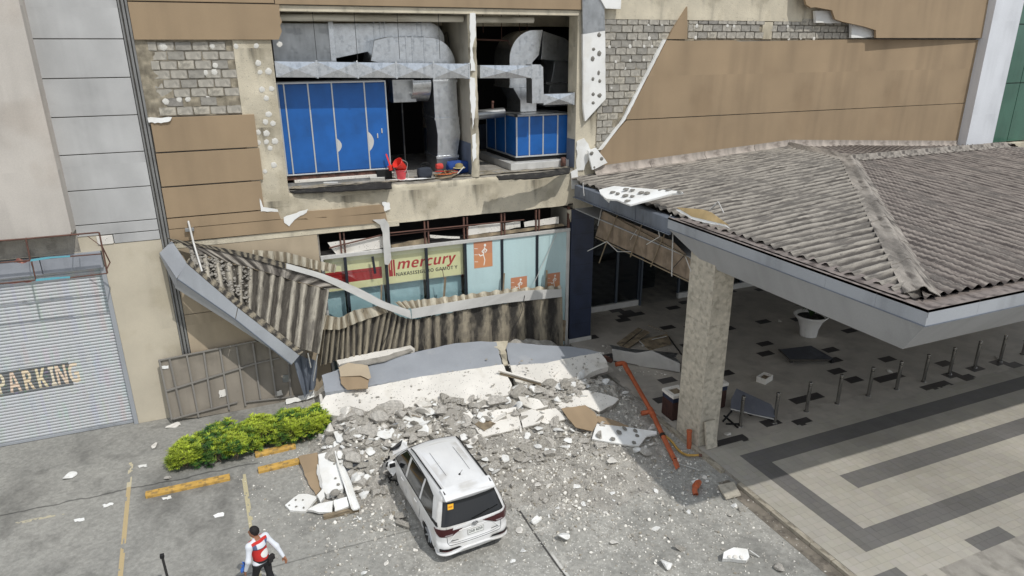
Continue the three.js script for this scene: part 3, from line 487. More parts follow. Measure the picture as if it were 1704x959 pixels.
// ---------------------------------------------------------------- plant room behind the hole: shell, air handlers, ducts, clutter
{
  const rm = new THREE.Group(); rm.name = 'plant_room'; mall.add(rm);
  obj('floor', [box(1.0, 17, 6.7, 6.9, -6.2, -0.3), box(1.55, 11.42, 6.6, 6.86, -0.32, -0.1)], mats.greyConcrete, rm);
  obj('ceiling', box(0.5, 17, 12.2, 12.35, -6.2, -0.45), mats.rawConcrete, rm);
  obj('ceiling_beam', box(0.5, 17, 11.75, 12.2, -3.4, -3.0), mats.rawConcrete, rm);
  obj('rear_wall', box(0.5, 17, 6.9, 12.3, -6.4, -6.2), mats.darkVoid, rm); obj('back_wall', [box(0.6, 1.45, 6.9, 12.3, -6.2, -0.5), box(16.8, 17, 6.9, 12.3, -6.2, -0.6)], mats.roomWall, rm);  // rear wall coloured near-black, the deep shade of the room put into its colour
  obj('partition', box(7.58, 7.79, 6.87, 12.19, -6.19, -0.12), mats.roomWall, rm);
  for (const g of [box(7.565, 7.578, 6.9, 7.95, -6.1, -0.2), box(7.792, 7.805, 6.9, 7.95, -6.1, -0.2), box(11.405, 11.418, 6.9, 7.9, -0.66, -0.06), box(7.82, 16, 6.9, 7.95, -6.19, -6.17)]) obj('painted_dado', g, mats.slateWall, rm);
  reseed(701);
  obj('broken_partition_end', sheet(6, 60, (u, v) => { const y = lerp(6.85, 12.1, v), a = u * Math.PI; return V(lerp(7.54, 7.82, u) + 0.05 * (fbm(y * 4, u * 3, 702, 3) - 0.5), y, -0.13 + 0.14 * Math.sin(a) * (0.5 + fbm(y * 5, u * 4, 703, 4))); }, { uvfn: (u, v, p) => [p.x, p.y] }), mats.rawConcrete, rm);
  const flake = (...pts) => obj('paint_flake', plate(jagged(pts.map(p => onZ(p[0], p[1], 0.03)), 0.1, 0.02), 0.02), mats.foam, rm);
  flake([782, 22], [791, 22], [792, 60], [786, 80], [791, 118], [783, 118]); flake([782, 128], [790, 130], [792, 175], [787, 215], [783, 170]); flake([786, 225], [792, 222], [793, 262], [787, 270]);
  const crack = (pts, X) => obj('wall_crack', tube(pts.map(p => onX(p[0], p[1], X)), 0.012, 30, 4), mats.black, rm);
  crack([[722, 42], [728, 52], [738, 58], [744, 54], [746, 66], [749, 84]], 7.57);
  obj('lintel', box(1.5, 11.45, 11.98, 12.14, -0.3, 0.0, 0.01), mats.rawConcrete, rm);
  obj('rubble_crust', sheet(80, 4, (u, v) => { const x = lerp(1.6, 11.3, u); return V(x, 6.87 + 0.06 * fbm(x * 4, v * 5, 704, 4), lerp(-0.1, -0.8, v)); }, { uvfn: (u, v, p) => [p.x, p.z] }), mats.mortar, rm);
}
const blueDark = mats.blueCoat;
{
  const t = thing('air_handler', 'big blue panelled air handling unit filling the left of the plant room', 'air handler', [1.6, 6.9, -2.6]);
  const xs = [0.012, 0.2, 0.9, 1.61, 2.61, 3.28], F = 2.0;
  obj('base_rail', [box(0, 3.3, 0.0, 0.1, 0, F - 0.02)], mats.galvDull, t); obj('red_base_strip', box(0, 2.95, 0.19, 0.29, 0, F - 0.06), mats.rust, t); obj('pallet', box(0.2, 3.4, 0.1, 0.19, 0.1, F + 0.02, 0.01), mats.whitePaint, t);
  obj('casing', box(0.02, 3.26, 0.37, 3.08, 0, F - 0.05), mats.blueCoat, t);
  for (let i = 0; i < 5; i++) obj('panel', box(xs[i] + 0.022, xs[i + 1] - 0.022, 0.4, 3.06, F - 0.05, F - 0.012, 0.01), mats.blueCoat, t);
  for (const x of xs) obj('frame_strip', box(x - 0.022, x + 0.022, 0.37, 3.1, F - 0.05, F, 0.006), mats.alu, t);
  obj('frame_rail', box(-0.01, 3.3, 0.33, 0.37, F - 0.06, F + 0.004, 0.006), mats.alu, t); obj('frame_rail', box(-0.01, 3.3, 3.08, 3.13, F - 0.06, F + 0.004, 0.006), mats.alu, t);
  obj('top', box(0, 3.3, 3.09, 3.13, 0, F - 0.06), mats.galvDull, t);
  const bare = (x, y, h, w) => obj('peeled_patch', plate([0, 1, 2, 3, 4, 5, 6, 7, 8].map(i => V(x + w * Math.sin(Math.PI * i / 8) ** 0.8, y + h * i / 8, F - 0.009)), 0.004, { up: V(0, 0, 1) }), mats.whiteMetal, t);
  bare(1.632, 0.98, 0.42, 0.13); bare(2.632, 0.95, 0.62, 0.16);
  for (const x of [2.9, 3.05]) { const m = obj('handle', [box(x, x + 0.04, 1.35 + (x - 2.9), 1.5 + (x - 2.9), F - 0.012, F + 0.02, 0.01)], mats.whiteMetal, t); }
  obj('black_box', box(2.8, 3.3, 0.02, 0.32, F - 0.055, F + 0.05, 0.01), mats.black, t);
}
{
  const t = thing('air_handler', 'smaller blue air handling unit with pale plinth in the right bay', 'air handler', [9.46, 6.9, -3.8]);
  obj('plinth', box(-0.35, 2.4, 0, 0.24, -0.2, 3.35, 0.015), mats.whiteMetal, t); obj('skid', box(0, 2.1, 0.24, 0.36, 0, 2.95), mats.black, t);
  const F = 3.0;
  obj('casing', box(0.02, 2.1, 0.42, 1.8, 0.02, F - 0.03), mats.blueCoat, t);
  for (const [a, b] of [[0.06, 0.5], [0.54, 1.04], [1.08, 1.62], [1.66, 2.08]]) obj('panel', box(a, b, 0.45, 1.78, F - 0.03, F, 0.01), mats.blueCoat, t);
  for (const x of [0.03, 0.52, 1.06, 1.64, 2.1]) obj('frame_strip', box(x - 0.025, x + 0.025, 0.4, 1.83, F - 0.03, F + 0.012, 0.006), mats.alu, t);
  for (const [a, b] of [[0.1, 1.0], [1.05, 2.0], [2.05, 2.95]]) obj('panel', box(-0.005, 0.02, 0.45, 1.78, a, b, 0.006), mats.blueCoat, t);
  for (const z of [0.06, 1.02, 2.02]) obj('frame_strip', box(-0.014, 0.03, 0.4, 1.83, z - 0.022, z + 0.022, 0.004), mats.alu, t);
  obj('frame_rail', [box(-0.02, 2.12, 0.38, 0.43, F - 0.03, F + 0.014, 0.006)], mats.alu, t); obj('frame_rail', box(-0.02, 0.03, 0.38, 0.43, 0, F - 0.031, 0.006), mats.alu, t);
  obj('top', box(-0.03, 2.15, 1.8, 1.87, -0.02, F + 0.02, 0.015), mats.galvDull, t); obj('corner_cap', box(-0.04, 0.06, 1.79, 1.89, F - 0.04, F + 0.03, 0.01), mats.black, t);
}
// ducts: plane outlines pushed through their depth, with flanges
const ductXY = (pts, z0, z1) => { const s = new THREE.Shape(pts.map(p => new THREE.Vector2(p[0], p[1]))), g = new THREE.ExtrudeGeometry(s, { depth: z1 - z0 - 0.02, bevelEnabled: true, bevelSize: 0.01, bevelThickness: 0.01, bevelSegments: 1, curveSegments: 12 }); g.translate(0, 0, z0 + 0.01); return uvBox(toCreasedNormals(g, 0.6)); };
const arcPts = (cx, cy, r, a0, a1, n) => Array.from({ length: n + 1 }, (_, i) => { const a = lerp(a0, a1, i / n) * Math.PI / 180; return [cx + r * Math.cos(a), cy + r * Math.sin(a)]; });
const ring = (x0, x1, y0, y1, z0, z1) => box(x0, x1, y0, y1, z0, z1, 0.006);
function crossDuct(t, a, b, h, d, secs) {                         // run of thin duct, each length stiffened by a raised cross
  for (let i = 0; i < secs; i++) {
    const p = a.clone().lerp(b, i / secs), q = a.clone().lerp(b, (i + 1) / secs), c = p.clone().lerp(q, 0.5), P = [], k = 0.035;
    const A = V(p.x + 0.02, p.y, p.z), B = V(q.x - 0.02, q.y, q.z), C = V(q.x - 0.02, q.y + h, q.z), D = V(p.x + 0.02, p.y + h, p.z), E = V(c.x, c.y + h / 2, c.z + k);
    const back = [A, B, C, D].map(v => V(v.x, v.y, v.z - d));
    const tri = (...v) => v.forEach(w => P.push(w.x, w.y, w.z));
    for (const [m, n] of [[A, B], [B, C], [C, D], [D, A]]) tri(m, n, E);
    const F = [A, B, C, D]; for (let s = 0; s < 4; s++) { const n = (s + 1) % 4; tri(F[s], back[s], back[n]); tri(F[s], back[n], F[n]); } tri(back[0], back[2], back[1]); tri(back[0], back[3], back[2]);
    const g = new THREE.BufferGeometry(); g.setAttribute('position', new THREE.Float32BufferAttribute(P, 3)); g.computeVertexNormals();
    obj('duct_section', uvBox(g), mats.galv, t); obj('flange', box(q.x - 0.025, q.x + 0.025, q.y - 0.03, q.y + h + 0.03, q.z - d - 0.02, q.z + 0.02, 0.005), mats.galv, t);
  }
}
{
  const t = thing('air_duct', 'long shiny rectangular air duct with crossed stiffening running across both bays', 'duct');
  crossDuct(t, V(1.56, 10.2, 0.0), V(7.5, 10.06, 0.0), 0.44, 0.42, 5);
  crossDuct(t, V(7.86, 10.05, -0.02), V(9.72, 10.02, -0.02), 0.4, 0.42, 1);
  obj('duct_section', ductXY([[9.75, 10.42], [10.02, 10.44], [10.12, 10.36], [10.16, 9.2], [9.74, 9.2], [9.73, 9.98]], -0.5, 0.0), mats.galv, t);
  crossDuct(t, V(10.18, 9.12, -0.1), V(11.36, 9.12, -0.1), 0.36, 0.4, 1);
  for (const x of [2.8, 4.0, 5.3, 6.6]) obj('hanger', rod(V(x, 10.66, -0.2), V(x, 12.2, -0.2), 0.008), mats.darkSteel, t);
}
{
  const t = thing('air_duct', 'large silver duct bending down with a round elbow beside the big blue unit', 'duct');
  obj('elbow', ductXY([[4.6, 10.62], [4.75, 11.22], [5.2, 11.32], [6.3, 11.32], ...arcPts(6.55, 10.45, 0.86, 90, 0, 12), [7.4, 9.95], [6.62, 9.95], [6.62, 10.5], [5.2, 10.5]], -2.5, -1.15), mats.galv, t);
  for (const x of [5.75, 5.95, 6.35]) obj('flange', ring(x, x + 0.05, 10.4, 11.36, -2.54, -1.11), mats.galv, t);
  obj('duct_drop', ductXY([[6.62, 9.94], [7.42, 9.94], [7.45, 8.75], [6.64, 8.75]], -2.5, -1.15), mats.galv, t);
  obj('flange', ring(6.6, 7.48, 8.68, 8.76, -2.54, -1.1), mats.galv, t); obj('flange', ring(6.6, 7.46, 9.9, 9.98, -2.54, -1.11), mats.galv, t);
  obj('bent_duct', ductXY([[6.64, 8.68], [7.46, 8.68], [7.5, 8.2], [7.36, 7.45], [6.66, 7.45], [6.7, 8.2]], -2.5, -1.12), mats.galv, t);
  obj('flange', ring(6.6, 7.42, 7.38, 7.48, -2.54, -1.08), mats.galv, t); obj('duct_foot', ductXY([[6.64, 7.37], [7.4, 7.37], [7.4, 6.92], [6.64, 6.92]], -2.5, -1.14), mats.galvDull, t);
}
{
  const t = thing('air_duct', 'high duct with standing seams running under the plant room ceiling to a round end', 'duct');
  obj('duct_section', ductXY([[1.7, 10.6], [1.7, 11.72], [3.4, 11.72], [3.4, 10.55]], -3.2, -1.5), mats.galvDull, t);
  obj('flange', ring(3.4, 3.56, 10.5, 11.78, -3.25, -1.45), mats.galv, t);
  obj('duct_section', ductXY([[3.6, 10.7], [3.6, 11.74], [6.6, 11.78], ...arcPts(6.75, 11.25, 0.55, 85, -60, 8), [5.2, 11.0]], -3.2, -1.9), mats.galv, t);
  for (const x of [4.9, 5.1, 5.25, 6.35, 6.5]) obj('flange', ring(x, x + 0.035, 10.9, 11.82, -3.24, -1.86), mats.galv, t);
  obj('duct_hood', ductXY([[1.75, 10.3], [1.75, 10.62], [3.5, 10.62], [3.5, 10.3]], -2.4, -1.3), mats.galv, t);
}
{
  const t = thing('air_duct', 'short duct collar with a shiny curved band between blue unit and tall duct', 'duct');
  obj('collar', ductXY([[5.28, 9.3], [5.28, 10.0], [6.0, 10.0], [6.05, 9.3]], -2.4, -1.3), mats.galvDull, t);
  obj('band', sheet(10, 1, (u, v) => { const a = lerp(-0.4, 1.9, u); return V(5.88 + v * 0.62, 9.68 - 0.38 * Math.cos(a + 0.6), -1.3 + 0.36 * Math.sin(a) - 0.05); }, { th: 0.012 }), mats.galv, t); obj('stand', rod(V(5.6, 6.9, -1.5), V(5.6, 9.3, -1.5), 0.03), mats.darkSteel, t);
}
{
  const t = thing('air_duct', 'duct with a round elbow dropping onto the smaller blue unit', 'duct');
  const z0 = -3.2, z1 = -1.7;
  obj('elbow', ductXY([...arcPts(10.6, 10.6, 0.98, 100, 180, 10), [9.62, 9.7], [10.35, 9.7], [10.5, 10.5], [10.75, 10.75], [10.9, 11.58]], z0, z1), mats.galv, t);
  obj('flange', ring(9.58, 10.42, 9.64, 9.72, z0 - 0.03, z1 + 0.04), mats.galv, t);
  obj('duct_drop', ductXY([[9.72, 9.64], [10.42, 9.64], [10.62, 9.1], [10.62, 8.8], [10.0, 8.8], [10.0, 9.2]], -2.9, -1.62), mats.galv, t);
  obj('upper_cross_duct', ductXY([[10.95, 10.6], [11.0, 11.55], [11.9, 11.3], [12.3, 11.0], [12.2, 10.5]], -3.4, -1.9), mats.galv, t);
  obj('second_elbow', ductXY([...arcPts(12.5, 10.2, 0.9, 90, 180, 8), [11.3, 8.9], [12.9, 8.9], [12.9, 11.1]], -3.4, -2.2), mats.galvDull, t);
  obj('flange', ring(11.3, 12.9, 9.7, 9.78, -3.44, -2.16), mats.galv, t);
}
{
  const pipeM = M({ map: weathered([206, 200, 184], { second: [160, 152, 134], mott: 0.1, blot: 0.6, seed: 711 }), s: 1, rough: 0.7 });
  tag(obj('ceiling_pipe', rod(V(1.75, 11.84, -0.5), V(7.5, 11.86, -0.5), 0.1, 0.1, 16), pipeM), 'cream horizontal pipe under the lintel of the left bay', 'pipe');
  tag(obj('ceiling_pipe', rod(V(7.82, 11.84, -0.55), V(10.0, 11.86, -0.55), 0.1, 0.1, 16), pipeM), 'short cream horizontal pipe under the lintel of the right bay', 'pipe');
  const t = thing('water_pipe', 'pair of shiny upright pipes ending in a tank at the right bay partition', 'pipe');
  for (const [x, r] of [[8.05, 0.05], [8.25, 0.04]]) obj('riser', rod(V(x, 7.9 + r, -1.6), V(x, 12.1, -1.6), r), mats.galv, t);
  obj('tank', rod(V(8.0, 8.75, -1.5), V(9.35, 8.8, -1.7), 0.17, 0.17, 16), mats.galvDull, t); obj('valve', [rod(V(8.9, 8.95, -1.6), V(8.9, 9.15, -1.6), 0.04), box(8.86, 8.95, 9.14, 9.22, -1.64, -1.55, 0.02)], mats.rust, t);
  obj('sprinkler_line', [rod(V(8.0, 11.3, -2.4), V(11.2, 11.2, -2.4), 0.03)], mats.rust, t);
  for (const x of [8.9, 9.6, 10.3, 10.6]) obj('hanger', rod(V(x, 10.6 + (x % 1), -2.4), V(x, 12.15, -2.4), 0.012), mats.rust, t);
  tag(obj('orange_canister', [lathe([[0.001, 0], [0.1, 0], [0.1, 0.2], [0.085, 0.23], [0.085, 0.3], [0.001, 0.3]], 14).translate(11.12, 6.95, -0.35)], mats.rust), 'small rusty red canister standing right of the smaller blue unit', 'canister');
}
// clutter on the floor edge
{
  const red = M({ color: [226, 60, 48], rough: 0.42 }), pink = M({ color: [226, 84, 92], rough: 0.42 });
  const pail = () => { const g = new THREE.Group(); return g; };
  const prof = [[0.001, 0.0], [0.125, 0.0], [0.175, 0.33], [0.19, 0.33], [0.19, 0.35], [0.165, 0.35], [0.115, 0.02], [0.001, 0.02]];
  const mk = (label, mat, pos, rx, rz) => { const b = thing('bucket', label, 'bucket', pos); b.rotation.set(rx, 0, rz); obj('pail', lathe(prof, 28), mat, b); obj('handle', tube([V(-0.19, 0.32, 0), V(-0.23, 0.12, 0.06), V(0, 0.02, 0.2), V(0.23, 0.12, 0.06), V(0.19, 0.32, 0)], 0.007, 30, 5), mats.whiteMetal, b); return b; };
  const c = onY(676, 306, 6.87);
  mk('pinkish red bucket standing on the broken floor edge', pink, [c.x, 6.88, -0.3], 0, 0);
  mk('bright red bucket tipped on top of another bucket', red, [c.x + 0.1, 7.26, -0.32], 0.5, -0.75 + 1.5);
  tag(obj('dipper', [bar(V(c.x - 0.32, 7.35, -0.4), V(c.x - 0.42, 7.75, -0.45), 0.05, 0.02), rod(V(c.x - 0.3, 7.22, -0.38), V(c.x - 0.33, 7.38, -0.4), 0.07, 0.09, 12)], red), 'red long handled dipper leaning left of the stacked buckets', 'dipper');
  const bagShape = (w, h, d, seed) => { const g = new THREE.SphereGeometry(1, 24, 16), p = g.attributes.position; for (let i = 0; i < p.count; i++) { let x = p.getX(i), y = p.getY(i), z = p.getZ(i); const n = Math.max(Math.abs(x), Math.abs(y), Math.abs(z)) ** 0.55; x /= n; y /= n; z /= n; const k = 1 + 0.25 * (fbm(x * 3 + 5, y * 3 + z * 2, seed, 3) - 0.5); p.setXYZ(i, x * w / 2 * k, h / 2 + y * h / 2 * k, z * d / 2 * k); } g.computeVertexNormals(); return std(g); };
  const at = (px, py, z) => { const q = onZ(px, py, z); return [q.x, 6.88, z]; };
  const b1 = thing('tool_bag', 'dark grey open tool bag right of the red buckets', 'bag', at(707, 300, -0.35)); obj('bag_body', bagShape(0.5, 0.38, 0.34, 721), M({ color: [52, 57, 66], rough: 0.9 }), b1); obj('strap', tube([V(-0.16, 0.34, 0.05), V(-0.1, 0.5, 0.05), V(0.12, 0.5, 0.05), V(0.17, 0.34, 0.05)], 0.014, 16, 5), mats.black, b1);
  const b2 = thing('tool_bag', 'blue holdall lying against the slate painted partition', 'bag', at(763, 284, -0.75)); obj('bag_body', bagShape(0.85, 0.46, 0.45, 725), M({ color: [36, 70, 138], rough: 0.85 }), b2); obj('end_panel', bagShape(0.2, 0.4, 0.47, 726).translate(0.4, 0, 0), M({ color: [34, 40, 60], rough: 0.9 }), b2);
  const hp = at(764, 278, -0.45); const hat = thing('cap', 'khaki cap lying on the blue holdall', 'cap', [hp[0], 7.14, hp[2]]); obj('crown', lathe([[0.15, 0], [0.15, 0.04], [0.12, 0.12], [0.05, 0.15], [0.001, 0.155]], 20), M({ color: [142, 130, 92], rough: 0.95 }), hat); obj('brim', lathe([[0.14, 0], [0.21, -0.01], [0.21, 0.0], [0.14, 0.015]], 20), M({ color: [190, 176, 130], rough: 0.95 }), hat);
  reseed(731);
  const cords = thing('cable_heap', 'tangle of orange and brown cables and tools in front of the blue holdall', 'cables', at(742, 296, -0.3));
  const cols = [[196, 104, 56], [92, 74, 54], [60, 52, 48], [176, 136, 92], [200, 60, 50]];
  for (let k = 0; k < 9; k++) { const pts = []; for (let i = 0; i < 7; i++) pts.push(V(rr(-0.42, 0.4), 0.04 + rr(0, 0.2) * (1 - i / 9), rr(-0.2, 0.2))); obj('cable', tube(pts, rr(0.012, 0.02), 48, 5), M({ color: cols[k % 5], rough: 0.8 }), cords); }
  obj('mat', plate(jagged([V(-0.45, 0.02, 0.2), V(0.1, 0.02, 0.32), V(0.45, 0.16, 0.1), V(0.2, 0.2, -0.25), V(-0.35, 0.06, -0.1)], 0.15, 0.02), 0.015, { up: V(0, 1, 0) }), mats.wood, cords);
  obj('tool', [bar(V(0.35, 0.12, 0.2), V(0.62, 0.32, 0.1), 0.03, 0.02)], mats.whiteMetal, cords);
  const rd = at(731, 278, -0.5); tag(obj('red_rag', bagShape(0.26, 0.2, 0.2, 735).translate(rd[0], 7.12, rd[2]), M({ color: [206, 74, 66], rough: 0.95 })), 'red rag lying behind the cable heap', 'rag');
  tag(obj('plastic_sheet', plate(jagged([onY(640, 300, 6.93), onY(700, 312, 6.9), onY(748, 310, 6.9), onY(720, 302, 6.9), onY(670, 298, 6.92)].map(p => V(p.x, 6.93, Math.min(p.z, -0.05))), 0.2, 0.03), 0.008, { up: V(0, 1, 0) }), mats.foam), 'pale plastic sheet lying under the red buckets', 'sheet');
  const wd = (l, x0, y0, x1, y1, w, m) => tag(obj('plank_scrap', bar(onY(x0, y0, 6.98).setZ(-0.35), onY(x1, y1, 6.98).setZ(-0.2), w, 0.03), m), l, 'scrap');
  wd('white strip of scrap lying in front of the big blue unit', 538, 304, 552, 294, 0.05, mats.foam); wd('white striped scrap piece at the right foot of the big blue unit', 618, 300, 626, 288, 0.14, mats.whitePaint);
}

// ---------------------------------------------------------------- shop window, ceiling void above it, lobby under the canopy
{
  const sw = new THREE.Group(); sw.name = 'shop_window'; mall.add(sw);
  const dark = M({ color: [44, 50, 58], rough: 0.45, metal: 0.3 }), teal = M({ map: weathered([194, 220, 222], { second: [180, 210, 213], mott: 0.03, streak: 0.06, blot: 0.3, seed: 801, f: 3 }), s: 3, rough: 0.2, clearcoat: 0.5, clearcoatRoughness: 0.12 });
  const glass = M({ color: [252, 254, 254], rough: 0.03, transmission: 1, thickness: 0, ior: 1.5 });
  const topY = x => lerp(4.6, 4.66, (x - 2.3) / 9), xs = [575, 643, 710.5, 775, 836, 894, 947].map(px => onZ(px, 440, 0).x);
  xs.unshift(2.3);
  obj('top_rail', box(2.28, 11.28, 4.58, 4.7, -0.08, 0.02, 0.008), mats.whiteMetal, sw);
  for (let i = 1; i < 7; i++) obj('mullion', box(xs[i] - 0.045, xs[i] + 0.045, 0, 4.58, -0.1, 0.015, 0.006), dark, sw);
  obj('side_frame', box(11.14, 11.26, 0, 4.58, -0.1, 0.03, 0.006), mats.whiteMetal, sw); obj('side_frame', box(2.28, 2.36, 0, 4.58, -0.1, 0.03, 0.006), mats.whiteMetal, sw);
  for (let i = 0; i < 7; i++) obj('pane', box(xs[i] + 0.047, (i === 6 ? 11.14 : xs[i + 1] - 0.047), 0.02, 4.57, -0.05, -0.038), i < 4 ? glass : teal, sw);
  obj('cracked_corner', [bar(V(xs[2] - 0.45, 4.5, 0.02), V(xs[2] - 0.4, 3.9, 0.02), 0.08, 0.02)], dark, sw);
  // interior of the shop
  obj('shop_interior', [box(2.2, 11.3, 0, 5.5, -4.2, -4), box(2.2, 2.28, 0, 5.4, -4, -0.1), box(11.2, 11.3, 0, 5.4, -4, -0.1), box(2.2, 11.3, -0.1, 0.05, -4, -0.05), box(2.2, 11.3, 4.6, 4.66, -4, -0.1)], mats.roomWall, sw);
  const screen = M({ map: weathered([168, 198, 204], { second: [196, 220, 224], mott: 0.06, streak: 0.05, blot: 0.6, seed: 805, f: 4 }), s: 2, rough: 0.5 });
  for (let i = 0; i < 4; i++) obj('blind', box(xs[i] + 0.06, xs[i + 1] - 0.06, 0.05, 3.5, -0.42, -0.4), screen, sw);
  // signboard print
  const cv = document.createElement('canvas'); cv.width = 2048; cv.height = 480; const c = cv.getContext('2d');
  c.fillStyle = '#e6e0ae'; c.fillRect(0, 0, 2048, 480); c.fillStyle = '#efebc6'; c.fillRect(0, 0, 2048, 60);
  c.fillStyle = '#a81f22'; c.fillRect(0, 200, 800, 175); c.fillStyle = '#8b1a1d'; c.fillRect(0, 235, 780, 14);
  c.fillStyle = '#b3262a'; c.beginPath(); c.moveTo(850, 120); c.lineTo(960, 120); c.lineTo(960, 370); c.lineTo(850, 370); c.fill(); c.fillStyle = '#e6e0ae'; c.fillRect(884, 180, 18, 190); c.fillRect(922, 120, 12, 150); c.fillStyle = '#b3262a'; c.fillRect(970, 120, 26, 250);
  c.fillStyle = '#b8282c'; c.font = 'italic bold 210px sans-serif'; c.save(); c.translate(1010, 275); c.scale(1.06, 1); c.fillText('mercury', 0, 0); c.restore();
  c.fillStyle = '#1d1a18'; c.font = 'bold 74px sans-serif'; c.save(); c.translate(1000, 378); c.scale(1.07, 1); c.fillText('NAKASISIGURO GAMOT Y', 0, 0); c.restore();
  const st = new THREE.CanvasTexture(cv); st.colorSpace = THREE.SRGBColorSpace;
  const x0 = xs[0] + 0.1, x1 = xs[4] - 0.03, sg = new THREE.PlaneGeometry(x1 - x0, 1.12); sg.translate((x0 + x1) / 2, 3.96, -0.2);
  obj('signboard', std(sg), M({ map: st, rough: 0.5 }), sw); obj('signboard_frame', box(x0, x1, 3.38, 4.53, -0.32, -0.21), mats.whiteMetal, sw);
  // orange stickers with a white running figure
  const post = document.createElement('canvas'); post.width = 256; post.height = 256; const p = post.getContext('2d');
  p.fillStyle = '#c78a6a'; p.fillRect(0, 0, 256, 256); p.fillStyle = 'rgba(214,150,104,0.6)'; p.fillRect(0, 120, 256, 136); p.strokeStyle = '#eef0ea'; p.lineWidth = 11; p.lineCap = 'round';
  for (const [a, b, e, f] of [[150, 60, 132, 130], [132, 130, 88, 138], [88, 138, 70, 120], [132, 130, 150, 185], [150, 185, 136, 232], [150, 70, 112, 96], [112, 96, 128, 112], [150, 70, 180, 88], [180, 88, 160, 108]]) { p.beginPath(); p.moveTo(a, b); p.lineTo(e, f); p.stroke(); }
  p.beginPath(); p.arc(156, 38, 15, 0, 7); p.fillStyle = '#eef0ea'; p.fill(); p.lineWidth = 5; for (const y of [60, 120, 190]) { p.beginPath(); p.moveTo(10, y); p.lineTo(52, y + 4); p.stroke(); }
  const pt = new THREE.CanvasTexture(post); pt.colorSpace = THREE.SRGBColorSpace; const pm = M({ map: pt, rough: 0.4 });
  const stick = (px0, py0, px1, py1, h) => { const a = onZ(px0, py0, -0.03), b = onZ(px1, py1, -0.03), w = b.x - a.x, g = new THREE.PlaneGeometry(w, h); g.translate(a.x + w / 2, a.y - h / 2, -0.032); obj('sticker', std(g), pm, sw); };
  stick(788, 404, 819, 402, 0.95); stick(850, 463, 877, 461, 0.75); stick(911, 456, 932, 454, 0.75);
  // void over the window: dark cavity, rusty studs, pipe, broken boards
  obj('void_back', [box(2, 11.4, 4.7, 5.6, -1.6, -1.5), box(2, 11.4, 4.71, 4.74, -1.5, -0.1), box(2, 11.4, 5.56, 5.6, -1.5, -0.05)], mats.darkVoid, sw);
  for (const px of [569, 710, 775, 837, 894]) for (const d of [-0.05, 0.07]) { const q = onZ(px, 400, -0.05); obj('stud', box(q.x + d - 0.022, q.x + d + 0.022, 4.72, 5.5, -0.12, -0.03), mats.rust, sw); }
  obj('stud', box(11.2, 11.27, 4.7, 5.5, -0.14, -0.02), mats.rust, sw);
  const z = -0.0; obj('bent_pipe', [rod(onZ(548, 413, z), onZ(648, 388, z), 0.025), rod(onZ(648, 388, z), onZ(872, 366, z), 0.022)], mats.rust, sw); obj('bent_pipe', rod(onZ(640, 393, -0.05), onZ(775, 378, -0.05), 0.018), mats.rust, sw);
  const bd = (m, ...pts) => obj('broken_board', plate(jagged(pts.map(q => onZ(q[0], q[1], -0.08)), 0.2, 0.015), 0.02), m, sw);
  bd(mats.whitePaint, [545, 404], [580, 400], [640, 393], [640, 412], [560, 424]); bd(mats.wood, [650, 408], [710, 396], [712, 406], [652, 412]); bd(mats.whitePaint, [715, 391], [765, 394], [765, 397], [716, 396]); bd(mats.whitePaint, [780, 377], [835, 371], [835, 384], [778, 392]); bd(mats.wood, [780, 392], [935, 372], [940, 376], [778, 398]);
  bd(mats.whitePaint, [837, 372], [866, 369], [866, 378], [838, 383]); bd(mats.whitePaint, [872, 370], [930, 361], [930, 372], [873, 378]); bd(mats.cream, [437, 402], [496, 396], [496, 414], [440, 417]);
  obj('rubble_lump', plate(jagged([onZ(945, 350, 0.02), onZ(968, 347, 0.02), onZ(972, 364, 0.02), onZ(958, 376, 0.02), onZ(950, 370, 0.02)], 0.1, 0.03), 0.1), mats.rawConcrete, sw);
  obj('corner_post', box(4.42, 4.52, 4.4, 5.4, -0.06, 0.0), mats.rust, sw);
}
